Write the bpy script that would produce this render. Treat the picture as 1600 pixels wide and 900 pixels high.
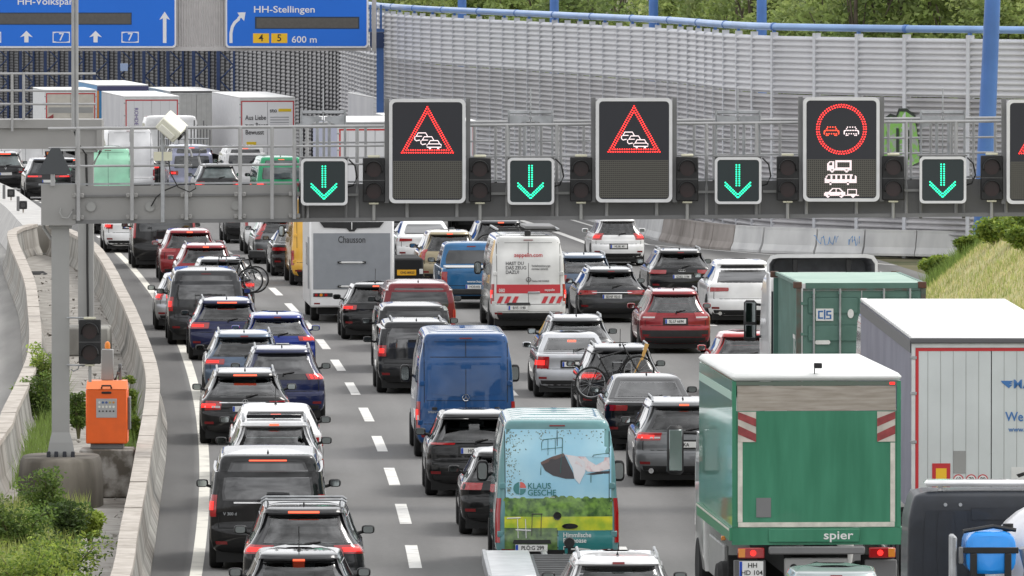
import bpy, bmesh, math, random
from mathutils import Vector, Matrix
random.seed(11)
PI = math.pi
for o in list(bpy.data.objects):
    bpy.data.objects.remove(o)
SC = bpy.context.scene
COL = SC.collection

# ------------------------------------------------------------ camera, sky, sun, exposure
F = 15280.0          # focal length in pixels of the 1600 px wide photograph
H = 10.5             # camera height above the carriageway (parapet of an overbridge)
HOR = -110.0         # image row of the horizon
cam = bpy.data.cameras.new('camera')
cam.sensor_width = 36
cam.lens = 36 * F / 1600
cam.clip_start = 5
cam.clip_end = 6000
camo = bpy.data.objects.new('camera', cam)
COL.objects.link(camo)
camo.location = (0, 0, H)
camo.rotation_euler = (PI / 2 - math.atan(560 / F), 0, 0)
SC.camera = camo

SUN_EL, SUN_AZ = 56, 78          # degrees; azimuth clockwise from +Y (view direction): to the right, behind thin cloud
world = bpy.data.worlds.new('World')
SC.world = world
world.use_nodes = True
wn, wl = world.node_tree.nodes, world.node_tree.links
wn.clear()
w_out = wn.new('ShaderNodeOutputWorld')
w_bg = wn.new('ShaderNodeBackground')
w_sky = wn.new('ShaderNodeTexSky')
w_sky.sky_type = 'NISHITA'
w_sky.sun_disc = False
w_sky.sun_elevation = math.radians(SUN_EL)
w_sky.sun_rotation = math.radians(SUN_AZ)
w_sky.dust_density = 4
w_sky.ozone_density = 1
w_hs = wn.new('ShaderNodeHueSaturation')
w_hs.inputs['Saturation'].default_value = 0.22
w_tc = wn.new('ShaderNodeTexCoord')
w_mp = wn.new('ShaderNodeMapping')
w_mp.inputs['Scale'].default_value = (1.6, 1.6, 4.0)
w_nz = wn.new('ShaderNodeTexNoise')
w_nz.inputs['Scale'].default_value = 2.2
w_nz.inputs['Detail'].default_value = 7
w_nz.inputs['Roughness'].default_value = .62
w_rp = wn.new('ShaderNodeMapRange')
w_rp.inputs['From Min'].default_value = .32
w_rp.inputs['From Max'].default_value = .68
w_rp.inputs['To Min'].default_value = .45
w_rp.inputs['To Max'].default_value = 1.50
w_mx = wn.new('ShaderNodeVectorMath')
w_mx.operation = 'SCALE'
wl.new(w_sky.outputs[0], w_hs.inputs['Color'])
wl.new(w_tc.outputs['Generated'], w_mp.inputs[0])
wl.new(w_mp.outputs[0], w_nz.inputs['Vector'])
wl.new(w_nz.outputs['Fac'], w_rp.inputs['Value'])
w_cl = wn.new('ShaderNodeMix')                 # a bright, nearly closed cloud cover over the clear sky
w_cl.data_type = 'RGBA'
w_cl.inputs['Factor'].default_value = .80
w_cl.inputs['B'].default_value = (8.2, 8.25, 8.4, 1)
wl.new(w_hs.outputs[0], w_cl.inputs['A'])
wl.new(w_cl.outputs['Result'], w_mx.inputs[0])
wl.new(w_rp.outputs[0], w_mx.inputs['Scale'])
wl.new(w_mx.outputs[0], w_bg.inputs['Color'])
w_bg.inputs['Strength'].default_value = 0.15
wl.new(w_bg.outputs[0], w_out.inputs[0])

sun = bpy.data.lights.new('sun', 'SUN')
sun.energy = 1.3
sun.angle = math.radians(16)
sun.color = (1, .97, .92)
suno = bpy.data.objects.new('sun', sun)
COL.objects.link(suno)
az, el = math.radians(SUN_AZ), math.radians(SUN_EL)
sdir = Vector((math.sin(az) * math.cos(el), math.cos(az) * math.cos(el), math.sin(el)))
suno.rotation_euler = sdir.to_track_quat('Z', 'Y').to_euler()
suno.location = (0, 100, 60)

SC.render.engine = 'CYCLES'
SC.view_settings.view_transform = 'Standard'
SC.view_settings.look = 'None'
SC.view_settings.gamma = 1
SC.view_settings.exposure = 0.28
SC.view_settings.use_curve_mapping = False
SC.cycles.max_bounces = 6

# ------------------------------------------------------------ road geometry
def E(Y):                     # X of the left edge line at distance Y
    t = min(Y, 430) - 179
    e = -5.65 - .0284 * t - .000168 * t * t
    if Y > 430:
        e += (Y - 430) * -(.0284 + .000336 * 251)
        e += -.00010 * (Y - 430) ** 2
    return e

def slope(Y):
    return (E(Y + .5) - E(Y - .5))

def Zr(Y):                    # the carriageway dips towards the far end
    if Y < 340: return 0.0
    if Y < 450: return -1e-4 * (Y - 340) ** 2
    return -1.21 - .010 * (min(Y, 700) - 450)

def P(px, py, D):             # photograph pixel at distance D
    return Vector(((px - 800) / F * D, D, H - (py - HOR) / F * D))

# ------------------------------------------------------------ materials
MATS = {}
def mat(name, col, rough=.5, metal=0., coat=0., var=0., scale=4., bump=0., bscale=30., em=None, es=0., ior=1.5, detail=5, coord='Object', stretch=None, col2=None, lo=.35, hi=.65):
    if name in MATS: return MATS[name]
    m = bpy.data.materials.new(name)
    m.use_nodes = True
    nt = m.node_tree
    b = nt.nodes['Principled BSDF']
    c4 = (col[0], col[1], col[2], 1)
    b.inputs['Base Color'].default_value = c4
    b.inputs['Roughness'].default_value = rough
    b.inputs['Metallic'].default_value = metal
    b.inputs['IOR'].default_value = ior
    b.inputs['Coat Weight'].default_value = coat
    b.inputs['Coat Roughness'].default_value = .04
    if em:
        b.inputs['Emission Color'].default_value = (em[0], em[1], em[2], 1)
        b.inputs['Emission Strength'].default_value = es
    if var or bump or col2:
        tc = nt.nodes.new('ShaderNodeTexCoord')
        src = tc.outputs[coord]
        if stretch:
            mp = nt.nodes.new('ShaderNodeMapping')
            mp.inputs['Scale'].default_value = stretch
            nt.links.new(src, mp.inputs[0]); src = mp.outputs[0]
    if var or col2:
        n = nt.nodes.new('ShaderNodeTexNoise')
        n.inputs['Scale'].default_value = scale
        n.inputs['Detail'].default_value = detail
        nt.links.new(src, n.inputs['Vector'])
        mr = nt.nodes.new('ShaderNodeMapRange')
        mr.inputs['From Min'].default_value = lo
        mr.inputs['From Max'].default_value = hi
        nt.links.new(n.outputs['Fac'], mr.inputs['Value'])
        mx = nt.nodes.new('ShaderNodeMix')
        mx.data_type = 'RGBA'
        nt.links.new(mr.outputs[0], mx.inputs['Factor'])
        a = c4 if col2 else tuple(max(0, v * (1 - var)) for v in col) + (1,)
        d = (tuple(col2) + (1,)) if col2 else tuple(min(1, v * (1 + var)) for v in col) + (1,)
        mx.inputs['A'].default_value = a
        mx.inputs['B'].default_value = d
        nt.links.new(mx.outputs['Result'], b.inputs['Base Color'])
    if bump:
        n2 = nt.nodes.new('ShaderNodeTexNoise')
        n2.inputs['Scale'].default_value = bscale
        n2.inputs['Detail'].default_value = 4
        nt.links.new(src, n2.inputs['Vector'])
        bp = nt.nodes.new('ShaderNodeBump')
        bp.inputs['Strength'].default_value = bump
        bp.inputs['Distance'].default_value = .02
        nt.links.new(n2.outputs['Fac'], bp.inputs['Height'])
        nt.links.new(bp.outputs[0], b.inputs['Normal'])
    MATS[name] = m
    return m

def paint(name, col, metal=.35):
    m = mat('paint_' + name, col, .42, metal, 1.0, .16, 1.1)
    b = m.node_tree.nodes['Principled BSDF']
    b.inputs['Specular IOR Level'].default_value = .15
    b.inputs['Coat IOR'].default_value = 1.42
    return m

GLASS = mat('glass_dark', (.012, .014, .016), .04, 0, 0, ior=1.75)
GLASSL = mat('glass_clear', (.075, .095, .095), .04, 0, 0, ior=1.75, var=.5, scale=2.2)
def see_through(name, tint, refl):
    m = bpy.data.materials.new(name); m.use_nodes = True
    nt = m.node_tree; nt.nodes.clear()
    o = nt.nodes.new('ShaderNodeOutputMaterial'); mx = nt.nodes.new('ShaderNodeMixShader')
    tr = nt.nodes.new('ShaderNodeBsdfTransparent'); tr.inputs[0].default_value = tint + (1,)
    gl = nt.nodes.new('ShaderNodeBsdfGlossy'); gl.inputs['Roughness'].default_value = .02
    fr = nt.nodes.new('ShaderNodeFresnel'); fr.inputs[0].default_value = refl
    nt.links.new(fr.outputs[0], mx.inputs[0]); nt.links.new(tr.outputs[0], mx.inputs[1]); nt.links.new(gl.outputs[0], mx.inputs[2]); nt.links.new(mx.outputs[0], o.inputs[0])
    MATS[name] = m
    return m
WINL = see_through('window_clear', (.80, .88, .86), 2.25)
WIND = see_through('window_tinted', (.38, .42, .42), 1.85)
LINER = mat('cabin_trim', (.14, .14, .145), .9, var=.2)
SEAT = mat('seat_fabric', (.022, .022, .024), .85, var=.3)
GLASSB = mat('glass_privacy', (.012, .012, .014), .03, 0, 0, ior=2.0)
BLACKP = mat('black_plastic', (.009, .009, .0095), .55, var=.3, scale=6)
BLACKG = mat('black_gloss', (.008, .008, .009), .12, coat=1)
RUBBER = mat('rubber', (.012, .012, .012), .85, var=.3, scale=9)
UNDER = mat('underbody', (.010, .010, .010), .9)
RIM = mat('rim_alloy', (.35, .35, .36), .35, .8)
RIMD = mat('rim_dark', (.05, .05, .05), .45, .5)
CHROME = mat('chrome', (.75, .75, .76), .12, 1)
MIRROR = mat('mirror_glass', (.38, .42, .42), .04, 1)
REDL = mat('lamp_red', (.32, .008, .010), .12, coat=1)
REDG = mat('lamp_red_lit', (.6, .02, .02), .3, em=(1, .025, .018), es=1.25)
REDB = mat('lamp_brake_lit', (.6, .05, .02), .3, em=(1, .12, .05), es=1.3)
REDR = mat('reflector_red', (.16, .008, .010), .25)
AMBER = mat('lamp_amber', (.65, .22, .02), .2, coat=1)
WHITEL = mat('lamp_clear', (.6, .6, .6), .15, coat=1)
PLATE = mat('plate_white', (.72, .72, .70), .4, var=.06)
PLATEY = mat('plate_yellow', (.75, .38, .01), .4)
EURO = mat('plate_blue', (.01, .06, .40), .4)
INK = mat('plate_ink', (.015, .015, .015), .5)
STEEL = mat('steel_galvanised', (.36, .37, .38), .5, .45, var=.16, scale=5)
GREYP = mat('grey_paint', (.30, .30, .29), .5, var=.06, scale=1.2)
GREYD = mat('grey_paint_dark', (.16, .16, .16), .55, var=.08, scale=2)

# ------------------------------------------------------------ mesh helpers
def link(o, parent=None):
    COL.objects.link(o)
    if parent is not None: o.parent = parent
    return o

def tag(o, label=None, cat=None, group=None, kind=None):
    if label: o['label'] = label
    if cat: o['category'] = cat
    if group: o['group'] = group
    if kind: o['kind'] = kind
    return o

def empty(name, loc=(0, 0, 0), rz=0):
    o = bpy.data.objects.new(name, None)
    o.empty_display_size = .2
    o.location = loc
    o.rotation_euler = (0, 0, rz)
    return link(o)

def put(name, me, parent=None, loc=None, rot=None, scale=None, m=None):
    o = bpy.data.objects.new(name, me)
    if loc is not None: o.location = loc
    if rot is not None: o.rotation_euler = rot
    if scale is not None: o.scale = scale
    if m is not None:
        if len(me.materials) == 0: me.materials.append(m)
    return link(o, parent)

class MB:
    def __init__(s): s.v = []; s.f = []
    def add(s, vs, fs):
        k = len(s.v)
        s.v += [tuple(v) for v in vs]
        s.f += [tuple(i + k for i in f) for f in fs]
        return s
    def box(s, x0, x1, y0, y1, z0, z1):
        return s.add([(x0,y0,z0),(x1,y0,z0),(x1,y1,z0),(x0,y1,z0),(x0,y0,z1),(x1,y0,z1),(x1,y1,z1),(x0,y1,z1)],
              [(0,3,2,1),(4,5,6,7),(0,1,5,4),(1,2,6,5),(2,3,7,6),(3,0,4,7)])
    def cbox(s, x0, x1, y0, y1, z0, z1, c=.03):       # box with chamfered edges
        xs, ys, zs = (x0, x1), (y0, y1), (z0, z1)
        vs, idx = [], {}
        for i in (0, 1):
            for j in (0, 1):
                for k in (0, 1):
                    dx, dy, dz = c * (1 - 2 * i), c * (1 - 2 * j), c * (1 - 2 * k)
                    b = (xs[i], ys[j], zs[k])
                    for ax in range(3):
                        p = [b[0] + dx, b[1] + dy, b[2] + dz]
                        p[ax] = b[ax]
                        idx[i, j, k, ax] = len(vs); vs.append(p)
        fs = []
        for ax in range(3):
            o1, o2 = [a for a in range(3) if a != ax]
            for sd in (0, 1):
                q = []
                for a, b in ((0, 0), (1, 0), (1, 1), (0, 1)):
                    key = [0, 0, 0]; key[ax] = sd; key[o1] = a; key[o2] = b
                    q.append(idx[tuple(key) + (ax,)])
                fs.append(q)
        for e in range(3):                                # edges along axis e
            o1, o2 = [a for a in range(3) if a != e]
            for a in (0, 1):
                for b in (0, 1):
                    k0 = [0, 0, 0]; k0[o1] = a; k0[o2] = b
                    k1 = list(k0); k1[e] = 1
                    fs.append((idx[tuple(k0) + (o1,)], idx[tuple(k1) + (o1,)], idx[tuple(k1) + (o2,)], idx[tuple(k0) + (o2,)]))
        for i in (0, 1):
            for j in (0, 1):
                for k in (0, 1):
                    fs.append((idx[i, j, k, 0], idx[i, j, k, 1], idx[i, j, k, 2]))
        return s.add(vs, fs)
    def tube(s, pts, r, n=8, close=False):
        pts = [Vector(p) for p in pts]
        rs = r if isinstance(r, (list, tuple)) else [r] * len(pts)
        vs, fs = [], []
        for i, p in enumerate(pts):
            if close: d = pts[(i + 1) % len(pts)] - pts[i - 1]
            else: d = pts[min(i + 1, len(pts) - 1)] - pts[max(i - 1, 0)]
            d.normalize()
            up = Vector((0, 0, 1)) if abs(d.z) < .9 else Vector((1, 0, 0))
            a = d.cross(up).normalized(); b = d.cross(a).normalized()
            for k in range(n):
                t = 2 * PI * k / n
                vs.append(p + (a * math.cos(t) + b * math.sin(t)) * rs[i])
        m = len(pts)
        for i in range(m if close else m - 1):
            j = (i + 1) % m
            for k in range(n):
                l = (k + 1) % n
                fs.append((i * n + k, i * n + l, j * n + l, j * n + k))
        if not close:
            fs.append(tuple(range(n))[::-1]); fs.append(tuple((m - 1) * n + k for k in range(n)))
        return s.add(vs, fs)
    def disc(s, c, r, n=16, axis='y', th=.01):
        vs = []
        for d in (0, th):
            for k in range(n):
                t = 2 * PI * k / n
                a, b = r * math.cos(t), r * math.sin(t)
                if axis == 'y': vs.append((c[0] + a, c[1] + d, c[2] + b))
                elif axis == 'x': vs.append((c[0] + d, c[1] + a, c[2] + b))
                else: vs.append((c[0] + a, c[1] + b, c[2] + d))
        fs = [tuple(range(n)), tuple(range(n, 2 * n))[::-1]]
        for k in range(n):
            l = (k + 1) % n
            fs.append((k, l, n + l, n + k))
        return s.add(vs, fs)
    def prism(s, poly, a0, a1, axis='y'):         # polygon extruded along an axis
        n = len(poly); vs = []
        for d in (a0, a1):
            for (u, w) in poly:
                vs.append((u, d, w) if axis == 'y' else ((d, u, w) if axis == 'x' else (u, w, d)))
        fs = [tuple(range(n)), tuple(range(n, 2 * n))[::-1]]
        for k in range(n):
            l = (k + 1) % n
            fs.append((k, l, n + l, n + k))
        return s.add(vs, fs)
    def lathe(s, prof, n=20, axis='x', c=(0, 0, 0)):  # profile (along, radius)
        vs, fs = [], []
        for (a, r) in prof:
            for k in range(n):
                t = 2 * PI * k / n
                p, q = r * math.cos(t), r * math.sin(t)
                if axis == 'x': vs.append((c[0] + a, c[1] + p, c[2] + q))
                elif axis == 'y': vs.append((c[0] + p, c[1] + a, c[2] + q))
                else: vs.append((c[0] + p, c[1] + q, c[2] + a))
        m = len(prof)
        for i in range(m - 1):
            for k in range(n):
                l = (k + 1) % n
                fs.append((i * n + k, i * n + l, (i + 1) * n + l, (i + 1) * n + k))
        fs.append(tuple(range(n))[::-1]); fs.append(tuple((m - 1) * n + k for k in range(n)))
        return s.add(vs, fs)
    def mesh(s, name, m=None, sharp=38, smooth=True, fix=True):
        me = bpy.data.meshes.new(name)
        me.from_pydata(s.v, [], s.f)
        if fix or smooth:
            bm = bmesh.new(); bm.from_mesh(me)
            if fix: bmesh.ops.recalc_face_normals(bm, faces=bm.faces)
            if smooth:
                ca = math.radians(sharp)
                for f in bm.faces: f.smooth = True
                for e in bm.edges:
                    if len(e.link_faces) == 2 and e.calc_face_angle(0) > ca: e.smooth = False
            bm.to_mesh(me); bm.free()
        if m: me.materials.append(m)
        return me
    def build(s, name, m, parent=None, **k):
        loc = k.pop('loc', None); rot = k.pop('rot', None)
        return put(name, s.mesh(name, m, **k), parent, loc, rot)

def box(name, m, parent, x0, x1, y0, y1, z0, z1, c=0):
    b = MB()
    if c: b.cbox(x0, x1, y0, y1, z0, z1, c)
    else: b.box(x0, x1, y0, y1, z0, z1)
    return b.build(name, m, parent, smooth=bool(c), fix=True)

TXT = {}
def text(name, s, size, m, parent, loc, rot=(PI / 2, 0, 0), align='CENTER', ext=.002, sx=1, font=None):
    key = (s, size, align, m.name, ext)
    if key not in TXT:
        cu = bpy.data.curves.new('t', 'FONT')
        cu.body = s; cu.size = size; cu.align_x = align; cu.align_y = 'CENTER'; cu.extrude = ext
        cu.resolution_u = 3
        cu.offset = size * .012
        o = bpy.data.objects.new('t', cu)
        me = bpy.data.meshes.new_from_object(o)
        bpy.data.objects.remove(o)
        me.materials.clear(); me.materials.append(m)
        TXT[key] = me
    return put(name, TXT[key], parent, loc, rot, (sx, 1, 1))

# ------------------------------------------------------------ vehicle builder
def pchip(xs, ys, x):
    n = len(xs)
    if x <= xs[0]: return ys[0]
    if x >= xs[-1]: return ys[-1]
    i = 0
    while xs[i + 1] < x: i += 1
    def dl(k): return (ys[k + 1] - ys[k]) / (xs[k + 1] - xs[k])
    def tan(k):
        if k == 0: return dl(0)
        if k == n - 1: return dl(n - 2)
        a, b = dl(k - 1), dl(k)
        if a * b <= 0: return 0
        return 2 * a * b / (a + b)
    h = xs[i + 1] - xs[i]; t = (x - xs[i]) / h
    m0, m1 = tan(i), tan(i + 1)
    return (ys[i] * (2 * t**3 - 3 * t**2 + 1) + h * m0 * (t**3 - 2 * t**2 + t) + ys[i + 1] * (-2 * t**3 + 3 * t**2) + h * m1 * (t**3 - t**2))

US = [0, .2, .4, .6, .72, .80, .86, .91, .955, .985, 1.0]
class Body:
    """A car body as a stack of plan outlines: rear at y = 0, front at y = L."""
    def __init__(s, lev, L, p=2.5):
        s.lev = lev; s.L = L; s.p = p; s.zb = 9.; s.gt = 0.
        s.z = [l[0] for l in lev]
        s.c = [[l[k] for l in lev] for k in range(1, 5)]
        s.cache = {}
    def at(s, z):
        k = round(z, 5)
        if k not in s.cache: s.cache[k] = [pchip(s.z, c, z) for c in s.c]
        return s.cache[k]
    def f(s, u): return 1 - max(0, 1 - min(u, 1) ** s.p) ** (1 / s.p)
    def tap(s, y, z=0):
        r = 1
        if y < 1.3: r -= .030 * ((1.3 - y) / 1.3) ** 2
        g = max(0, min(1, (z - s.zb + .05) / .35)) * s.gt        # the greenhouse narrows towards the tail
        if g and y < 2.2: r -= g * ((2.2 - y) / 2.2) ** 1.5
        if y > s.L - 1.4: r -= .07 * ((y - s.L + 1.4) / 1.4) ** 2
        return r
    def R(s, a, z):
        yr, yf, hw, rd = s.at(z); u = abs(a); sg = 1 if a >= 0 else -1
        if u <= 1: y = yr + rd * s.f(u); x = u * hw
        else: y = yr + rd + (u - 1); x = hw
        return Vector((sg * x * s.tap(y, z), y, z))
    def Rx(s, x, z):
        hw = s.at(z)[2]
        return s.R(max(-1, min(1, x / hw)), z)
    def S(s, sg, y, z):
        hw = s.at(z)[2]
        return Vector((sg * hw * s.tap(y, z), y, z))
    def Fr(s, a, z):
        yr, yf, hw, rd = s.at(z); u = abs(a); y = yf - rd * s.f(u)
        return Vector(((1 if a >= 0 else -1) * u * hw * s.tap(y, z), y, z))
    def mesh(s, name, m, sub=3, rear=None, front=None):
        """rear / front: (z0, z1, u) of a window opening"""
        zs = []
        for i in range(len(s.z) - 1):
            for k in range(sub): zs.append(s.z[i] + (s.z[i + 1] - s.z[i]) * k / sub)
        zs.append(s.z[-1])
        for hole in (rear, front):
            if hole: zs += [hole[0], hole[1]]
        zs = sorted(set(round(z, 4) for z in zs))
        mb = MB(); n = None
        for z in zs:
            yr, yf, hw, rd = s.at(z)
            half = [s.R(u, z) for u in US]
            a, b = yr + rd, yf - rd
            half += [s.S(1, a + (b - a) * t, z) for t in (.06, .16, .3, .45, .6, .75, .88, .95)]
            half += [s.Fr(u, z) for u in reversed(US)]
            ring = half + [Vector((-p.x, p.y, p.z)) for p in reversed(half[1:-1])]
            n = len(ring); mb.v += [tuple(p) for p in ring]
        nu = len(US); hm = nu * 2 + 8 - 1                    # ring index of the front centre
        for i in range(len(zs) - 1):
            zm = (zs[i] + zs[i + 1]) / 2
            for k in range(n):
                l = (k + 1) % n
                kk = min(k, n - k - 1)                          # cells counted from the rear centre on either side
                if rear and rear[0] < zm < rear[1] and kk < nu - 1 and US[kk + 1] <= rear[2] + .001: continue
                kf = hm - 1 - kk
                if front and front[0] < zm < front[1] and 0 <= kf < nu - 1 and US[kf + 1] <= front[2] + .001: continue
                mb.f.append((i * n + k, i * n + l, (i + 1) * n + l, (i + 1) * n + k))
        mb.f.append(tuple(range(n))[::-1])
        t = (len(zs) - 1) * n
        hn = n // 2
        for k in range(hn):                       # roof cap, strips between mirrored points
            a, b, c, d = t + k, t + k + 1, t + (n - k - 1) % n, t + (n - k) % n
            q = [a, b, c, d]
            q = [v for i, v in enumerate(q) if v not in q[:i]]
            if len(q) > 2: mb.f.append(tuple(q))
        return mb.mesh(name, m, sharp=42)
    def patch(s, fn, cor, off=.006, th=.02, nu=8, nv=4, rnd=0.):
        """shell on the surface fn(u, v) between corners bl, br, tr, tl"""
        mb = MB(); bl, br, tr, tl = cor
        def uv(i, j):
            a, b = i / nu, j / nv
            if rnd:
                w = 1 - rnd * (1 - max(0, 1 - abs(2 * b - 1) ** 5) ** .2)
                a = .5 + (a - .5) * w
            u = (bl[0] * (1 - a) + br[0] * a) * (1 - b) + (tl[0] * (1 - a) + tr[0] * a) * b
            v = (bl[1] * (1 - a) + br[1] * a) * (1 - b) + (tl[1] * (1 - a) + tr[1] * a) * b
            return u, v
        cen = Vector((0, s.L / 2, .9))
        for layer in (off, off - th):
            for j in range(nv + 1):
                for i in range(nu + 1):
                    u, v = uv(i, j)
                    p = fn(u, v); e = .01
                    n = (fn(u + e, v) - fn(u - e, v)).cross(fn(u, v + e) - fn(u, v - e))
                    if n.length < 1e-9: n = p - cen
                    n.normalize()
                    if n.dot(p - cen) < 0: n = -n
                    mb.v.append(tuple(p + n * layer))
        W = nu + 1; K = W * (nv + 1)
        for j in range(nv):
            for i in range(nu):
                q = (j * W + i, j * W + i + 1, (j + 1) * W + i + 1, (j + 1) * W + i)
                mb.f.append(q)
        edge = [i for i in range(nu + 1)] + [j * W + nu for j in range(1, nv + 1)] + [nv * W + i for i in range(nu - 1, -1, -1)] + [j * W for j in range(nv - 1, 0, -1)]
        for k in range(len(edge)):
            a, b = edge[k], edge[(k + 1) % len(edge)]
            mb.f.append((a, b, b + K, a + K))
        return mb

def lev_hatch(L, W, Hh, rake=.32, zb=None, spoil=.07, hood=1.0):
    h = W / 2; zb = zb or (.60 * Hh + .04)
    return [(.25, .12, L - .2, .88 * h, .22), (.33, .03, L - .06, .965 * h, .26), (.50, 0, L, .998 * h, .28), (.63, .01, L, 1.0 * h, .28),
            (.70, .055, L - .02, .998 * h, .26), (.80, .06, L - .10, .995 * h, .24), (zb - .13, .07, L - .40, .985 * h, .23), (zb - .04, .085, L - 1.0, .965 * h, .22),
            (zb + .03, .115, L - 1.15, .905 * h, .22), (Hh - .20, .07 + rake, L - 1.9, .74 * h, .20), (Hh - .145, .10 + rake, L - 2.0, .725 * h, .19),
            (Hh - .115, .09 + rake - spoil, L - 2.05, .71 * h, .19), (Hh - .085, .11 + rake - spoil, L - 2.1, .695 * h, .19), (Hh - .060, .15 + rake - spoil, L - 2.18, .68 * h, .15), (Hh - .042, .24 + rake - spoil, L - 2.25, .65 * h, .15),
            (Hh - .018, .60 + rake, L - 2.4, .56 * h, .16), (Hh - .006, 1.0 + rake, L - 2.55, .42 * h, .18), (Hh, 1.35 + rake, L - 2.75, .22 * h, .2)]

def lev_sedan(L, W, Hh, deck=.50, rake=.72, zd=.98):
    h = W / 2
    return [(.22, .12, L - .2, .88 * h, .24), (.30, .03, L - .06, .965 * h, .28), (.48, 0, L, 1.0 * h, .30), (.60, .01, L, 1.0 * h, .30),
            (.66, .045, L - .02, .998 * h, .28), (.78, .05, L - .12, .992 * h, .26), (zd - .08, .035, L - .7, .975 * h, .26), (zd - .02, .05, L - 1.0, .955 * h, .26), (zd, .12, L - 1.1, .94 * h, .26),
            (zd + .02, deck, L - 1.2, .915 * h, .22), (zd + .06, deck + .10, L - 1.27, .90 * h, .18), (Hh - .13, deck + rake, L - 1.95, .745 * h, .16), (Hh - .09, deck + rake + .08, L - 2.03, .72 * h, .16),
            (Hh - .060, deck + rake + .16, L - 2.10, .69 * h, .17), (Hh - .040, deck + rake + .26, L - 2.2, .65 * h, .17), (Hh - .022, deck + rake + .48, L - 2.3, .57 * h, .17), (Hh - .008, deck + rake + .72, L - 2.45, .44 * h, .18), (Hh, deck + rake + .9, L - 2.55, .22 * h, .2)]

def lev_van(L, W, Hh, rake=.10, top=.80, nose=1.0):
    h = W / 2
    return [(.30, .10, L - .2, .90 * h, .14), (.40, .02, L - .05, .97 * h, .15), (.55, 0, L, 1.0 * h, .16), (.68, .01, L, 1.0 * h, .16), (.74, .035, L - .02, 1.0 * h, .16),
            (.95, .04, L - .12, 1.0 * h, .16), (1.15, .045, L - .45 * nose, .99 * h, .16), (1.30, .05, L - .85 * nose, .975 * h, .16), (Hh * .45 + .75, .06 + rake * .3, L - .85 * nose - .45, .94 * h, .15),
            (Hh - .30, .06 + rake, L - 1.35 * nose - .2, (top + .075) * h, .14), (Hh - .14, .08 + rake, L - 1.5 * nose - .2, (top + .045) * h, .14), (Hh - .075, .095 + rake, L - 1.58 * nose - .2, (top + .01) * h, .15), (Hh - .048, .13 + rake, L - 1.63 * nose - .2, (top - .03) * h, .15),
            (Hh - .034, .21 + rake, L - 1.7 * nose - .2, (top - .075) * h, .16), (Hh - .018, .70 + rake, L - 1.85 * nose - .2, (top - .20) * h, .18), (Hh - .006, 1.3 + rake, L - 2. * nose - .2, (top - .34) * h, .2), (Hh, 1.7 + rake, L - 2.15 * nose - .2, (top - .52) * h, .2)]

WM = {}
def wheel_meshes():
    t = MB().lathe([(-.11, .20), (-.115, .30), (-.09, .327), (-.04, .333), (.04, .333), (.09, .327), (.115, .30), (.11, .20)], 22).mesh('tyre', RUBBER)
    r = MB()
    r.lathe([(-.02, .205), (.085, .215), (.098, .205), (.06, .18), (.05, .06), (.085, .05), (.088, .0)], 20)
    rm = r.mesh('rim', RIM)
    sp = MB()
    for k in range(5):
        a = 2 * PI * k / 5
        c, s_ = math.cos(a), math.sin(a)
        p = [(-.024, .03), (.024, .03), (.034, .2), (-.034, .2)]
        sp.add([(x, c * v - s_ * u, s_ * v + c * u) for x in (.065, .09) for (u, v) in p], [(0, 1, 2, 3), (7, 6, 5, 4), (0, 1, 5, 4), (1, 2, 6, 5), (2, 3, 7, 6), (3, 0, 4, 7)])
    WM['tyre'], WM['rim'], WM['spoke'] = t, rm, sp.mesh('spokes', RIM)
wheel_meshes()

def wheel(root, x, y, r=.33, w=1., spokes=True, dark=False):
    e = bpy.data.objects.new('wheel', None); e.empty_display_size = .1
    e.location = (x, y, r); k = r / .333
    e.scale = (k * w * (1 if x > 0 else -1), k, k)
    link(e, root)
    put('tyre', WM['tyre'], e); put('rim', WM['rim'], e)
    if spokes: put('spokes', WM['spoke'], e)
    return e

def plate(root, loc, txt='', w=.52, h=.11, y2=None, yellow=False, eu=True, sz=.095):
    p = MB().cbox(-w / 2, w / 2, -.008, .004, -h / 2, h / 2, .003).build('number_plate', PLATEY if yellow else PLATE, root, loc=loc)
    if eu and not yellow: box('euro_band', EURO, p, -w / 2 + .003, -w / 2 + .045, -.0105, -.0085, -h / 2 + .004, h / 2 - .004)
    if txt:
        if y2:
            text('lettering', txt, .10, INK, p, (.02, -.011, .055)); text('lettering', y2, .10, INK, p, (.01, -.011, -.055))
        else: text('lettering', txt, sz, INK, p, (.02, -.011, -.002), sx=.86)
    return p

def star(parent, loc, r=.055, m=None):
    m = m or CHROME
    b = MB()
    b.tube([(r * math.cos(t * PI / 8), 0, r * math.sin(t * PI / 8)) for t in range(16)], r * .12, 5, close=True)
    for k in range(3):
        t = PI / 2 + k * 2 * PI / 3
        c, s_ = math.cos(t), math.sin(t)
        b.prism([(c * r, s_ * r), (-s_ * r * .14, c * r * .14), (s_ * r * .14, -c * r * .14)], -.006, .004)
    return b.build('emblem', m, parent, loc=loc)

def rings(parent, loc, r=.032):
    b = MB()
    for k in range(4):
        b.tube([(r * math.cos(t * PI / 8) + (k - 1.5) * r * 1.45, 0, r * math.sin(t * PI / 8)) for t in range(16)], r * .14, 5, close=True)
    return b.build('emblem', CHROME, parent, loc=loc)

def roundel(parent, loc, r=.05):
    b = MB()
    b.tube([(r * math.cos(t * PI / 8), 0, r * math.sin(t * PI / 8)) for t in range(16)], r * .12, 5, close=True)
    for x0, z0, x1, z1 in ((-.55, .6, -.2, -.6), (-.2, -.6, 0, .0), (0, 0, .2, -.6), (.2, -.6, .55, .6)):
        b.tube([(x0 * r, 0, z0 * r), (x1 * r, 0, z1 * r)], r * .1, 4)
    return b.build('emblem', CHROME, parent, loc=loc)

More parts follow.
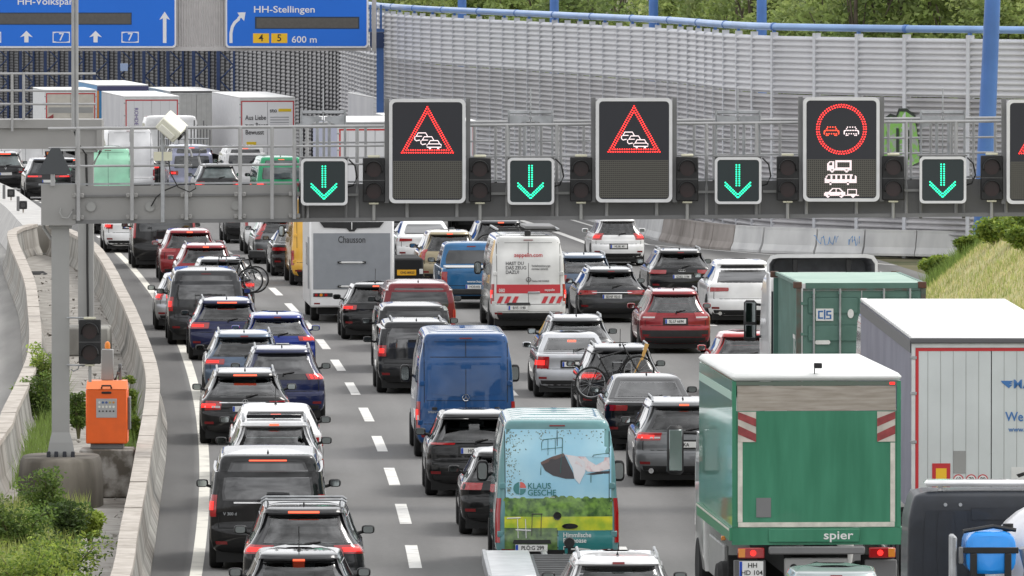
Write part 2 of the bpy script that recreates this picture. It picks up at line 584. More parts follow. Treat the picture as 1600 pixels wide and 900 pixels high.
def mirrors(root, bd, y, z, m, big=False, left=True, right=True):
    for sg in ((-1,) if left else ()) + ((1,) if right else ()):
        b0 = bd.S(sg, y, z)
        if big: w, h = .20, .36
        else: w, h = .205, .135
        cx = b0.x + sg * (.055 + w / 2); cz = z + (.0 if big else .05)
        mb = MB(); vs = []
        prof = [(-.07, .80), (-.055, .96), (0, 1.0), (.07, .85), (.11, .4)]
        n = 14; ring = []
        for yy, k in prof:
            for i in range(n):
                t = 2 * PI * i / n
                c, s_ = math.cos(t), math.sin(t)
                ring.append((cx + (abs(c) ** .55) * math.copysign(1, c) * w / 2 * k, y + yy, cz + (abs(s_) ** .55) * math.copysign(1, s_) * h / 2 * k))
        fs = []
        for i in range(len(prof) - 1):
            for k in range(n):
                l = (k + 1) % n
                fs.append((i * n + k, i * n + l, (i + 1) * n + l, (i + 1) * n + k))
        fs.append(tuple(range(n))[::-1]); fs.append(tuple((len(prof) - 1) * n + k for k in range(n)))
        mb.add(ring, fs)
        mb.tube([(b0.x - sg * .03, y + .02, z - .02), (cx - sg * w * .3, y + .02, cz - h * .25)], .028, 6)
        o = mb.build('door_mirror', m, root)
        g = MB()
        pts = []
        for i in range(n):
            t = 2 * PI * i / n
            c, s_ = math.cos(t), math.sin(t)
            pts.append((cx + (abs(c) ** .5) * math.copysign(1, c) * w / 2 * .74, cz + (abs(s_) ** .5) * math.copysign(1, s_) * h / 2 * .74))
        g.prism(pts, y - .078, y - .071).build('mirror_glass', MIRROR, o)

def place(name, label, cat, px, D, grp=None, dz=0, yaw=0):
    X = (px - 800) / F * D
    o = empty(name, (X, D, Zr(D) + dz), -math.atan(slope(D)) + math.radians(yaw))
    tag(o, label, cat, grp)
    return o

def car(name, label, px, D, kind='hatch', L=4.4, W=1.8, Hh=1.5, col='grey', cat='car', rake=None, glass=None, tail=None, lit=True, brake=True, rails=False, ant='fin', plt=None, platez=None,
        emblem=None, skirt=True, frame=False, wiper=True, side=True, mir=True, spoil=.07, zb=None, far=False, brk=None, garnish=None, reflector=True, exhaust=False, yaw=0, roofm=None, mirm=None, wr=.335, band=None, deck=.5, zd=.98, plw=.52, yellow=False, top=.8, spoiler_black=False):
    root = place(name, label, cat, px, D, yaw=yaw)
    pm = PAINTS[col]
    glass = {'d': GLASS, 'l': GLASSL, 'b': GLASSB, None: GLASS}[glass]
    if kind == 'sedan':
        lv = lev_sedan(L, W, Hh, deck, rake or .72, zd); zt = Hh - .14; z0 = zd + .055; zb = zd
    elif kind in ('van', 'mpv'):
        lv = lev_van(L, W, Hh, .10 if rake is None else rake, top, 1.0); zb = zb or 1.12; z0 = zb + .02; zt = Hh - .17
    else:
        lv = lev_hatch(L, W, Hh, .32 if rake is None else rake, zb, spoil); zb = zb or (.60 * Hh + .04); z0 = zb + .035; zt = Hh - .155
    bd = Body(lv, L, 2.7 if kind == 'van' else 2.4)
    bd.zb = zb; bd.gt = {'van': 0, 'mpv': .03}.get(kind, .12)
    opened = kind in ('hatch', 'sedan') and not far and glass is not GLASSB
    if opened: put('body', bd.mesh('body', pm, 3, (z0 + .02, zt - .015, .80), (zb + .14, Hh - .19, .80)), root)
    else: put('body', bd.mesh('body', pm), root)
    if opened: cabin(root, bd, W, L, Hh, zb, zt)
    box('underbody', UNDER, root, -W * .44, W * .44, .16, L - .2, .13, .40)  # floor of the car, set low and wide to deepen the shadow beneath
    ra, fa = (.80 if kind != 'van' else 1.05), L - .88
    hb = W / 2
    for sg in (-1, 1):
        for y in (ra, fa):
            wheel(root, sg * (hb - .115), y, wr)
            if side:
                m = MB(); n = 14
                pts = [(y + (wr + .055) * math.cos(PI * t / n), max(.26, wr + (wr + .055) * math.sin(PI * t / n))) for t in range(n + 1)]
                vs = [bd.S(sg, a, b) + Vector((sg * .004, 0, 0)) for a, b in pts]
                m.add(vs, [tuple(range(n + 1))]); m.add([v - Vector((sg * .05, 0, 0)) for v in vs], [tuple(range(n + 1))])
                m.build('wheel_arch', UNDER, root, smooth=False)
    # glazing
    ae = .90 if kind != 'sedan' else .86
    if kind in ('van', 'mpv'): ae = .84
    at = ae - .03
    if band != 'none':
        if opened:
            sl = BLACKG
            for c4 in ([(-ae, z0 - .012), (ae, z0 - .012), (ae, z0 + .035), (-ae, z0 + .035)], [(-at, zt - .03), (at, zt - .03), (at, zt + .012), (-at, zt + .012)]):
                bd.patch(bd.R, c4, .005, .012, 12, 1).build('window_seal', sl, root)
            for sg in (-1, 1): bd.patch(bd.R, [(sg * .775, z0 + .03), (sg * ae, z0 + .03), (sg * at, zt - .025), (sg * .775, zt - .025)], .005, .012, 3, 4).build('window_seal', sl, root)
            bd.patch(bd.R, [(-.79, z0 + .025), (.79, z0 + .025), (.79, zt - .02), (-.79, zt - .02)], .008, .004, 12, 5).build('rear_window', WINL if glass is GLASSL else WIND, root)
        else:
            bd.patch(bd.R, [(-ae, z0 - .012), (ae, z0 - .012), (at, zt + .012), (-at, zt + .012)], .003, .02, 12, 5, .05).build('window_seal', BLACKG, root)
            bd.patch(bd.R, [(-ae + .045, z0 + .01), (ae - .045, z0 + .01), (at - .05, zt - .008), (-at + .05, zt - .008)], .008, .02, 12, 5, .06).build('rear_window', glass, root)
    if side:
        ztop = Hh - .19 if kind != 'sedan' else Hh - .12
        yr_b = bd.at(zb + .06)[0]; yr_t = bd.at(ztop)[0]; yf_b = bd.at(zb + .06)[1]; yf_t = bd.at(ztop)[1]
        cuts = [.0, .33, .66, 1.0] if kind != 'van' else [.70, .85, 1.0]
        for sg in (-1, 1):
            fn = lambda y, z, sg=sg: bd.S(sg, y, z)
            b0, b1 = yr_b + .42, yf_b - .30; t0, t1 = yr_t + .30, yf_t - .22
            for k in range(len(cuts) - 1):
                c0, c1 = cuts[k] + (.012 if k else 0), cuts[k + 1] - .012
                bd.patch(fn, [(b0 + (b1 - b0) * c0, zb + .055), (b0 + (b1 - b0) * c1, zb + .055), (t0 + (t1 - t0) * c1, ztop), (t0 + (t1 - t0) * c0, ztop)], .006, .02, 3, 2).build('side_window', glass if kind != 'van' else GLASS, root)
        bd.patch(bd.Fr, [(-.84, zb + .12), (.84, zb + .12), (.80, Hh - .17), (-.80, Hh - .17)], .006, .004 if opened else .02, 8, 3).build('windscreen', WINL if opened else GLASS, root)
        for sg in (-1, 1):
            bd.patch(bd.Fr, [(sg * .60, .62), (sg * .93, .64), (sg * .93, .76), (sg * .60, .74)], .008, .03, 4, 2).build('headlight', WHITEL, root)
    # lamps
    tl = tail or (.62, 1.10, zb - .27, zb - .10)
    for sg in (-1, 1):
        a0, a1, q0, q1 = tl[:4]
        dz = tl[4] if len(tl) > 4 else 0
        b = bd.patch(bd.R, [(sg * a0, q0 + dz), (sg * a1, q0), (sg * a1, q1), (sg * a0, q1 - dz * .3)], .012, .04, 5, 3, .04).build('tail_light', REDL, root)
        if lit:
            ca = (a0 + a1) / 2; ha = abs(a1 - a0) * .26; cz = (q0 + q1) / 2; hz = (q1 - q0) * .20
            if tl[5:6] == ('claw',):
                for k in (-1, 0, 1):
                    bd.patch(bd.R, [(sg * (ca + k * .11 - .03), cz - hz * 1.6), (sg * (ca + k * .11 + .03), cz - hz * 1.6), (sg * (ca + k * .11 + .05), cz + hz * 1.6), (sg * (ca + k * .11 - .01), cz + hz * 1.6)], .016, .012, 2, 2).build('lamp_element', REDG, b)
            else:
                bd.patch(bd.R, [(sg * (ca - ha), cz - hz), (sg * (ca + ha), cz - hz), (sg * (ca + ha), cz + hz), (sg * (ca - ha), cz + hz)], .016, .012, 3, 2).build('lamp_element', REDG, b)
        if not far and tail and len(tail) > 6:
            bd.patch(bd.R, [(sg * (a0 + .02), q0 + (q1 - q0) * .30), (sg * (a1 - .04), q0 + (q1 - q0) * .30), (sg * (a1 - .04), q0 + (q1 - q0) * .48), (sg * (a0 + .02), q0 + (q1 - q0) * .48)], .017, .01, 3, 1).build('reversing_lamp', WHITEL, b)
    if brake is not None:
        zz = brk if brk else (Hh - .10 if kind != 'sedan' else zt - .05)
        if kind in ('van', 'mpv'): zz = brk or Hh - .125
        bw = .15 if brake != 'wide' else .40
        bd.patch(bd.R, [(-bw, zz - .011), (bw, zz - .011), (bw, zz + .011), (-bw, zz + .011)], .012, .03, 6, 1).build('brake_light', REDB if brake else REDR, root)
    if skirt:
        bd.patch(bd.R, [(-1.22, .265), (1.22, .265), (1.22, .40), (-1.22, .40)], .008, .02, 14, 2).build('lower_bumper', BLACKP, root)
    if reflector and not far:
        for sg in (-1, 1):
            bd.patch(bd.R, [(sg * .72, .43), (sg * .92, .43), (sg * .92, .48), (sg * .72, .48)], .010, .02, 3, 1).build('reflector', REDR, root)
    # seams of the tailgate
    if not far:
        sz = .695 if kind not in ('sedan',) else .655
        bd.patch(bd.R, [(-.86, sz - .007), (.86, sz - .007), (.86, sz + .007), (-.86, sz + .007)], .002, .008, 10, 1).build('tailgate_gap', UNDER, root)
        for sg in (-1, 1):
            zq = min(tl[2], z0 - .05)
            if zq - sz > .1: bd.patch(bd.R, [(sg * .855, sz), (sg * .87, sz), (sg * .87, zq), (sg * .855, zq)], .002, .008, 1, 3).build('tailgate_gap', UNDER, root)
    if garnish:
        gm = {'chrome': CHROME, 'black': BLACKG}[garnish[0]]
        bd.patch(bd.R, [(-.6, garnish[1]), (.6, garnish[1]), (.6, garnish[2]), (-.6, garnish[2])], .014, .03, 8, 1).build('garnish', gm, root)
    pz = platez or (zb - .20)
    p0 = bd.R(0, pz)
    if plt is not None:
        bd.patch(bd.R, [(-.36, pz - .09), (.36, pz - .09), (.36, pz + .09), (-.36, pz + .09)], .003, .01, 4, 2).build('plate_recess', BLACKP if not far else pm, root) if not far else None
        plate(root, (0, min(p0.y, bd.R(.3, pz).y) - .02, pz), plt, yellow=yellow)
    if emblem:
        ez = zb - .06
        q = bd.R(0, ez); l_ = (0, q.y - .012, ez)
        {'star': star, 'rings': rings, 'roundel': roundel}[emblem](root, l_)
    if wiper and kind != 'van':
        q0, q1 = bd.R(.02, z0 + .0), bd.R(.34, z0 + .055)
        MB().tube([q0 + Vector((0, -.03, -.03)), q0 + Vector((.0, -.035, .02)), q1 + Vector((0, -.025, 0))], [.022, .018, .010], 6).build('rear_wiper', BLACKP, root)
    if exhaust:
        for sg in (-1, 1):
            MB().lathe([(-.03, .05), (.12, .05)], 12, 'y', (sg * W * .34, .03, .31)).build('exhaust', CHROME, root)
    # roof equipment
    rz = lambda x, y: roofz(bd, x, y)
    if ant == 'fin':
        y = bd.at(Hh - .03)[0] + .25; z = rz(0, y)
        MB().add([(-.022, y - .05, z - .01), (.022, y - .05, z - .01), (.022, y + .15, z - .01), (-.022, y + .15, z - .01), (0, y - .03, z + .065), (0, y, z + .065)],
                 [(0, 3, 2, 1), (0, 1, 4), (1, 2, 5, 4), (2, 3, 5), (3, 0, 4, 5)]).build('antenna', BLACKP, root)
    elif ant == 'rod':
        y = bd.at(Hh - .03)[0] + .2; z = rz(0, y)
        MB().tube([(0, y, z - .01), (0, y, z + .03)], [.035, .02], 8).tube([(0, y, z + .03), (0, y - .12, z + .36)], .007, 5).build('antenna', BLACKP, root)
    if rails:
        rm = STEEL if rails == 'silver' else BLACKP
        y0 = bd.at(Hh - .05)[0] + .15; y1 = L - 2.25; xr = W / 2 * .62
        for sg in (-1, 1):
            pts = []
            for k in range(9):
                y = y0 + (y1 - y0) * k / 8
                z = rz(xr, y) + (.055 if 0 < k < 8 else -.01)
                pts.append((sg * xr, y, z))
            MB().tube(pts, [.02, .024, .02, .02, .02, .02, .02, .024, .02], 6).build('roof_rail', rm, root)
        if rails == 'silver+' :
            pass
    if mir and side:
        mirrors(root, bd, L - 1.75 if kind != 'van' else L - 1.55, zb + .06, mirm or (pm if col in ('red', 'blue', 'brightred') else BLACKP), big=(kind == 'van' and Hh > 2.2))
    return root, bd

def cabin(root, bd, W, L, Hh, zb, zt):
    w = W * .375
    yf = L - 1.55; yr = bd.at(zb + .05)[0] + .10
    t = MB()
    t.add([(-w * 1.12, yr, .62), (w * 1.12, yr, .62), (w * 1.12, yf, .62), (-w * 1.12, yf, .62)], [(0, 1, 2, 3)])
    for sg in (-1, 1): t.add([(sg * w * 1.12, yr, .62), (sg * w * 1.12, yf, .62), (sg * w * 1.12, yf, zb + .03), (sg * w * 1.12, yr, zb + .03)], [(0, 1, 2, 3)])
    t.build('cabin_trim', LINER, root, smooth=False, fix=False)
    for sg in (-1, 1):                                 # lining of the pillars and doors
        fn = lambda y, z, sg=sg: bd.S(sg, y, z)
        a0, a1 = bd.at(zb + .02)[0] + .16, bd.at(zb + .02)[1] - .1; b0, b1 = bd.at(Hh - .09)[0] + .14, bd.at(Hh - .12)[1] - .1
        bd.patch(fn, [(a0, zb + .0), (a1, zb + .0), (b1, Hh - .075), (b0, Hh - .075)], -.018, .006, 5, 3).build('pillar_trim', LINER, root)
    y1 = bd.at(Hh - .10)[0] + .18
    MB().box(-w * .80, w * .80, y1, L - 2.2, Hh - .085, Hh - .075).build('headliner', mat('headliner', (.30, .29, .27), .9), root, smooth=False)
    b = MB().cbox(-w, w, yr + .75, yr + .95, .62, zb + .06, .05)
    for x in (-.62, 0, .62): b.cbox(x * w - .11, x * w + .11, yr + .80, yr + .90, zb + .065, zb + .19, .03)
    b.build('rear_bench', SEAT, root)
    for sg in (-1, 1):
        s_ = MB().cbox(sg * w * .52 - .23, sg * w * .52 + .23, L * .5, L * .5 + .16, .62, zb + .16, .05).cbox(sg * w * .52 - .12, sg * w * .52 + .12, L * .5 + .02, L * .5 + .12, zb + .19, zb + .36, .035)
        s_.build('front_seat', SEAT, root)
    MB().cbox(-w * 1.05, w * 1.05, L - 1.85, L - 1.35, .7, zb + .135, .06).build('dashboard', SEAT, root)
    MB().cbox(-.11, .11, L - 2.0, L - 1.97, Hh - .25, Hh - .19, .012).build('inner_mirror', SEAT, root)

def roofz(bd, x, y):
    best = bd.z[0]
    x = abs(x)
    lo, hi = bd.z[0], bd.z[-1]
    zs = [hi - (hi - lo) * k / 160 * .5 for k in range(160)]
    for z in zs:
        yr, yf, hw, rd = bd.at(z)
        if hw >= x and yr <= y <= yf: return z
    return best

PAINTS = {}
for nm, c, mt in (('black', (.003, .003, .0035), .0), ('anthracite', (.012, .0125, .014), .2), ('darkgrey', (.030, .031, .034), .3), ('grey', (.16, .165, .17), .6), ('silver', (.42, .43, .45), .7),
                  ('white', (.78, .78, .78), .0), ('navy', (.005, .010, .055), .2), ('blue', (.008, .026, .20), .2), ('greyblue', (.085, .12, .175), .5), ('red', (.24, .012, .018), .3), ('maroon', (.16, .010, .016), .35),
                  ('brightred', (.42, .03, .03), .2), ('vanblue', (.009, .062, .190), .0), ('pickup', (.020, .115, .26), .3), ('lavender', (.26, .27, .36), .5), ('beige', (.33, .28, .18), .5), ('mint', (.34, .68, .48), .0), ('yellow', (.75, .42, .06), .0),
                  ('teal', (.12, .27, .28), .0), ('vwgreen', (.02, .30, .13), .1), ('tint', (.35, .40, .40), .5), ('offwhite', (.66, .66, .64), 0)):
    PAINTS[nm] = paint(nm, c, mt)

# ------------------------------------------------------------ ground, carriageways, markings
def asphalt():
    m = mat('asphalt', (.15, .147, .142), .85, bump=.3, bscale=50)
    nt = m.node_tree; N, L_ = nt.nodes, nt.links; b = N['Principled BSDF']
    uv = N.new('ShaderNodeUVMap'); sx = N.new('ShaderNodeSeparateXYZ'); L_.new(uv.outputs[0], sx.inputs[0])
    def math_(op, a, b_=None, c=None):
        n = N.new('ShaderNodeMath'); n.operation = op
        for i, v in enumerate((a, b_, c)):
            if v is None: continue
            if isinstance(v, (int, float)): n.inputs[i].default_value = v
            else: L_.new(v, n.inputs[i])
        return n.outputs[0]
    def noise(scale, st, det=6):
        mp = N.new('ShaderNodeMapping'); mp.inputs['Scale'].default_value = st; L_.new(uv.outputs[0], mp.inputs[0])
        n = N.new('ShaderNodeTexNoise'); n.inputs['Scale'].default_value = scale; n.inputs['Detail'].default_value = det; L_.new(mp.outputs[0], n.inputs['Vector']); return n.outputs['Fac']
    trk = math_('COSINE', math_('MULTIPLY', math_('SUBTRACT', sx.outputs[0], .92), 2 * PI / 1.785))       # polished wheel tracks
    oil = math_('POWER', math_('MULTIPLY_ADD', math_('COSINE', math_('MULTIPLY', math_('SUBTRACT', sx.outputs[0], 1.8), 2 * PI / 3.57)), .5, .5), 5.)
    streak = noise(1., (1.4, .05, 1)); patch = noise(.35, (1, .35, 1), 3); fine = noise(9., (1, .6, 1), 4)
    v = math_('MULTIPLY_ADD', trk, .085, 1.)
    v = math_('SUBTRACT', v, math_('MULTIPLY', math_('MULTIPLY', oil, streak), .45))
    v = math_('ADD', v, math_('MULTIPLY', math_('SUBTRACT', streak, .5), .55))
    v = math_('ADD', v, math_('MULTIPLY', math_('SUBTRACT', patch, .5), .5))
    v = math_('ADD', v, math_('MULTIPLY', math_('SUBTRACT', fine, .5), .25))
    sh = N.new('ShaderNodeMapRange'); sh.inputs['From Min'].default_value = -.22; sh.inputs['From Max'].default_value = -.12; sh.inputs['To Min'].default_value = .66; L_.new(sx.outputs[0], sh.inputs['Value'])   # older, darker surfacing of the hard strip
    v = math_('MULTIPLY', v, sh.outputs[0])
    sc = N.new('ShaderNodeVectorMath'); sc.operation = 'SCALE'; sc.inputs[0].default_value = (.148, .145, .141); L_.new(v, sc.inputs['Scale']); L_.new(sc.outputs[0], b.inputs['Base Color'])
    return m
ASPH = asphalt()
ASPH2 = mat('asphalt_old', (.22, .215, .205), .9, col2=(.31, .30, .285), scale=.6, stretch=(2.2, .12, 1), bump=.2, bscale=40, detail=8)
LINE = mat('road_paint', (.42, .41, .39), .7, col2=(.66, .65, .62), scale=2.2, detail=9, lo=.30, hi=.46)
LINEY = mat('road_paint_aged', (.40, .38, .34), .7, col2=(.64, .62, .55), scale=1.6, detail=9, lo=.30, hi=.48)
SOIL = mat('soil_grass', (.07, .085, .03), .95, col2=(.15, .13, .07), scale=.6)
CONC = mat('concrete_barrier', (.17, .162, .148), .85, col2=(.36, .35, .32), scale=1.1, bump=.25, bscale=14, stretch=(1, 1, .4), detail=8)
CONCD = mat('concrete_stained', (.17, .155, .135), .9, col2=(.36, .34, .31), scale=1.3, bump=.25, bscale=12, stretch=(1, 1, .3), detail=8)
CAP = mat('concrete_cap', (.33, .295, .255), .85, col2=(.47, .43, .385), scale=3.5, bump=.2, bscale=25)
GRAVEL = mat('median_gravel', (.20, .185, .165), .95, col2=(.36, .34, .31), scale=2.2, bump=.6, bscale=9, detail=9)
SLAB = mat('broken_slab', (.24, .22, .20), .9, col2=(.42, .40, .37), scale=2.6, bump=.4, bscale=10, detail=8, stretch=(.6, 2.2, 1))

def strip(name, fl, fr, y0, y1, dy, m, zo, parent=None, nx=1, zfun=Zr):
    mb = MB(); n = int((y1 - y0) / dy) + 1
    for k in range(n):
        y = y0 + dy * k
        for i in range(nx + 1):
            t = i / nx
            mb.v.append((fl(y) * (1 - t) + fr(y) * t, y, zfun(y) + zo))
    w = nx + 1
    for k in range(n - 1):
        for i in range(nx):
            mb.f.append((k * w + i, k * w + i + 1, (k + 1) * w + i + 1, (k + 1) * w + i))
    o = mb.build(name, m, parent, smooth=False, fix=False)
    if name == 'motorway_carriageway':
        uvl = o.data.uv_layers.new(name='UVMap')
        for lp in o.data.loops:
            c_ = o.data.vertices[lp.vertex_index].co; uvl.data[lp.index].uv = (c_.x - E(c_.y), c_.y)
    return o

RB = [(-5.45, 125), (-5.76, 143.7), (-6.06, 154.4), (-6.41, 167.4), (-6.75, 179.2), (-7.28, 197.5), (-7.90, 213.5), (-9.40, 241.9), (-10.4, 259.2), (-11.5, 278), (-12.7, 295.6), (-13.9, 308), (-15.0, 316)]
LB = [(-9.3, 130), (-9.45, 160), (-9.72, 186), (-9.9, 192), (-10.25, 204.5), (-10.6, 216), (-11.15, 228.6), (-12.05, 246), (-13.0, 263.5), (-14.2, 282.4), (-15.2, 298), (-15.75, 309), (-15.4, 316)]
def interp(pl, y):
    for (x0, a), (x1, b) in zip(pl, pl[1:]):
        if a <= y <= b: return x0 + (x1 - x0) * (y - a) / (b - a)
    return pl[0][0] if y < pl[0][1] else pl[-1][0]
g = strip('ground', lambda y: -900, lambda y: 900, -200, 4000, 10, SOIL, -.10); tag(g, kind='structure')
road = strip('motorway_carriageway', lambda y: E(y) - 1.35, lambda y: E(y) + 24, 60, 680, 4, ASPH, 0, nx=4); tag(road, kind='structure')
opp = strip('opposite_carriageway', lambda y: E(y) - 30, lambda y: (interp(LB, y) + .1) if y < 318 else E(y) - 1.9, 60, 680, 4, ASPH2, -.004, nx=2); tag(opp, kind='structure')

def lane_x(o): return lambda y, o=o: E(y) + o
LW = [0, 3.6, 7.15, 10.75, 14.35]
strip('edge_line', lane_x(-.10), lane_x(.10), 60, 318, 2, LINEY, .004, road)
strip('edge_line', lane_x(15.95), lane_x(16.2), 270, 560, 2, LINE, .004, road)
strip('edge_line', lane_x(17.9), lane_x(18.05), 326, 420, 2, LINE, .004, road)
strip('edge_line', lambda y: E(y) + 17.9 + (326 - y) * .30, lambda y: E(y) + 18.05 + (326 - y) * .30, 306, 326, 2, LINE, .004, road)
def dashes(off, y0, y1, on, per, w, m=LINE):
    y = y0
    while y < y1:
        strip('lane_dash', lambda q: E(q) + off - w / 2, lambda q: E(q) + off + w / 2, y, y + on + .01, on / 3, m, .004, road)
        y += per
dashes(LW[1], 160.6 - 12 * 4, 420, 6, 12, .21)
dashes(LW[2], 160.2 - 12 * 4, 420, 6, 12, .21)
dashes(LW[3], 163 - 12 * 4, 420, 6, 12, .21)
dashes(LW[4], 163 - 12 * 4, 300, 6, 12, .21)
dashes(0, 320, 470, 2.2, 4.4, .16)
# tar seams and dark patches in the asphalt
SEAM = mat('tar_seam', (.045, .045, .045), .6)
for off in ():
    strip('tar_seam', lane_x(off + 1.72), lane_x(off + 1.75), 90, 400, 3, SEAM, .002, road)

# ------------------------------------------------------------ median between the concrete barriers
md = strip('median_strip', lambda y: interp(LB, y), lambda y: interp(RB, y), 125, 316, 3, GRAVEL, .06, nx=2, zfun=lambda y: 0); tag(md, kind='structure')

JER = [(-.30, 0), (.30, 0), (.30, .08), (.20, .30), (.125, .80), (.125, .90), (-.125, .90), (-.125, .80), (-.20, .30), (-.30, .08)]
CAPP = [(-.15, .902), (.15, .902), (.145, 1.0), (-.145, 1.0)]
def smooth_pl(pl, step):
    pts = [Vector((x, y, 0)) for x, y in pl]
    out = []
    for i in range(len(pts) - 1):
        p0, p1, p2, p3 = pts[max(i - 1, 0)], pts[i], pts[i + 1], pts[min(i + 2, len(pts) - 1)]
        n = max(1, int((p2 - p1).length / .5))
        for k in range(n):
            t = k / n
            out.append(.5 * ((2 * p1) + (p2 - p0) * t + (2 * p0 - 5 * p1 + 4 * p2 - p3) * t * t + (3 * p1 - p0 - 3 * p2 + p3) * t ** 3))
    out.append(pts[-1])
    res = [out[0]]; acc = 0
    for a, b in zip(out, out[1:]):
        acc += (b - a).length
        if acc >= step: res.append(b); acc = 0
    return res
def sweep(mb, prof, a, b, na, nb):
    n = len(prof); vs = []
    for p, nn in ((a, na), (b, nb)):
        for (u, z) in prof: vs.append((p.x + nn.x * u, p.y + nn.y * u, p.z + z))
    fs = [tuple(range(n)), tuple(range(n, 2 * n))[::-1]]
    for k in range(n):
        l = (k + 1) % n
        fs.append((k, l, n + l, n + k))
    mb.add(vs, fs)
def barrier(name, label, pl, step, ms, cap=True, zsc=1, prof=JER, gap=.015, zf=None):
    pts = smooth_pl(pl, step)
    root = empty(name, pts[0]); tag(root, label, 'barrier')
    off = root.location
    nrm = []
    for i in range(len(pts)):
        d = (pts[min(i + 1, len(pts) - 1)] - pts[max(i - 1, 0)]).normalized()
        nrm.append(Vector((d.y, -d.x, 0)))
    for i in range(len(pts) - 1):
        d = (pts[i + 1] - pts[i]).normalized()
        a, b = pts[i] - off + d * gap, pts[i + 1] - off - d * gap
        dz = random.uniform(0, .012)
        a = a + Vector((0, 0, dz)); b = b + Vector((0, 0, dz))
        m = ms[0] if random.random() < ms[2] else ms[1]
        mb = MB(); sweep(mb, [(u, z * zsc) for u, z in prof], a, b, nrm[i], nrm[i + 1]); s_ = mb.build('barrier_segment', m, root, smooth=False)
        if cap:
            for h in range(2):
                p, q = a.lerp(b, h / 2) + d * .006, a.lerp(b, (h + 1) / 2) - d * .006
                np_, nq = nrm[i].lerp(nrm[i + 1], h / 2), nrm[i].lerp(nrm[i + 1], (h + 1) / 2)
                j = Vector((0, 0, random.uniform(0, .012)))
                mb = MB(); sweep(mb, CAPP, p + j, q + j, np_, nq); mb.build('coping_stone', CAP, s_, smooth=False)
    return root
barrier('concrete_barrier', 'long snaking concrete barrier with pale coping beside the left traffic lane', RB, 3.6, (CONC, CONCD, .75))
barrier('concrete_barrier', 'concrete barrier curving along the far left side of the overgrown median', LB, 3.6, (CONC, CONCD, .6))
# nose block where both barriers meet, and the wide barrier that runs on beyond it
HATCHM = mat('concrete_pale', (.40, .39, .38), .85, col2=(.50, .49, .47), scale=2)
nb = empty('barrier_nose', (-15.3, 317, 0)); tag(nb, 'wide concrete median block beyond the point where both barriers meet, carrying lamps', 'barrier')
mb = MB()
ys = [0, 20, 45, 75, 110]
for k in range(len(ys) - 1):
    for q in ():
        pass
for k, y in enumerate(ys):
    xx = E(317 + y) - 1.75 + 15.3; z = Zr(317 + y)
    for (u, h) in ((-1.6, 0), (-1.15, .92), (.0, .95), (.35, .0)): mb.v.append((xx + u - .2, y, z + h))
for k in range(len(ys) - 1):
    for i in range(3): mb.f.append((k * 4 + i, k * 4 + i + 1, k * 4 + 5 + i, k * 4 + 4 + i))
mb.f.append((0, 1, 2, 3)); mb.f.append((16, 17, 18, 19))
mb.build('median_block', HATCHM, nb, smooth=False)
REDP = mat('hatch_red', (.50, .07, .06), .6)
for k in range(9):
    y = 1.2 + k * 3.2
    xx = E(317 + y) - 1.75 + 15.3 - .2
    MB().add([(xx - 1.53, y, .14), (xx - 1.53, y + 1.2, .14), (xx - 1.2, y + 2.4, .80), (xx - 1.2, y + 1.2, .80)], [(0, 1, 2, 3)]).build('hatch_stripe', REDP, nb, smooth=False, fix=False)
mb = MB().box(-15.65, -14.7, 315.6, 315.9, .06, .95); o = mb.build('barrier_end_wall', CONCD, smooth=False)
tag(o, 'short concrete cross wall closing the median where the two barriers meet', 'wall')
o.rotation_euler = (0, 0, 0)
# small signal lamps on the nose
for px, py in ((36, 333), (17, 318)):
    D = 330 if px > 30 else 345
    p = P(px, py, D)
    r = empty('signal_lamp', (p.x, p.y, .95)); tag(r, 'small black signal lamp on the concrete block, ' + ('nearer of the two' if px > 30 else 'farther of the two'), 'signal lamp', 'lamps on the median block')
    MB().cbox(-.13, .13, -.1, .1, .12, .40, .02).build('housing', BLACKP, r)
    MB().lathe([(-.12, .085), (-.10, .09), (-.06, .05)], 14, 'y', (0, 0, .26)).build('lens', GLASSB, r)
    MB().tube([(0, 0, 0), (0, 0, .13)], .03, 6).build('foot', CAP, r)
for px, py in ((28, 330), (6, 314)):
    D = 332 if px > 20 else 347
    p = P(px, py, D)
    r = MB().cbox(-.05, .05, -.05, .05, 0, .5, .012).build('delineator_post', GREYD, None, loc=(p.x, p.y, .95))
    tag(r, 'short grey post on the concrete block beside ' + ('the nearer lamp' if px > 20 else 'the farther lamp'), 'post', 'posts on the median block')

# rubble, slab and litter in the median
sl = strip('broken_slab_path', lambda y: interp(RB, y) - 1.0, lambda y: interp(RB, y) - .28, 128, 176, 2, SLAB, .075, nx=2, zfun=lambda y: 0); tag(sl, kind='structure')
rb = MB()
for k in range(420):
    y = random.uniform(140, 300); x = random.uniform(interp(LB, y) + .35, interp(RB, y) - .35); s_ = random.uniform(.02, .07)
    if random.random() < .25: x = interp(RB, y) - random.uniform(.3, .45)
    vs = [Vector((random.uniform(-1, 1), random.uniform(-1, 1), random.uniform(-.4, 1))) * s_ + Vector((x, y, .06 + s_ * .3)) for _ in range(6)]
    rb.add(vs, [(0, 1, 2), (0, 2, 3), (0, 3, 4), (0, 4, 5), (1, 2, 5), (2, 3, 5), (3, 4, 5), (0, 1, 5)])
o = rb.build('rubble', SLAB, smooth=False); tag(o, 'small stones and rubble scattered over the median', 'rubble', kind='stuff')
p = P(58, 418, 299)
o = MB().add([(-.42, -.3, .0), (.40, -.35, .0), (.45, .3, .0), (-.38, .35, .0), (-.3, -.1, .09), (.1, -.2, .05), (.32, .1, .1), (-.1, .2, .06)],
             [(0, 1, 5, 4), (1, 2, 6, 5), (2, 3, 7, 6), (3, 0, 4, 7), (4, 5, 6, 7)]).build('rubber_mat', RUBBER, None, loc=(p.x, 296, .065), smooth=False)
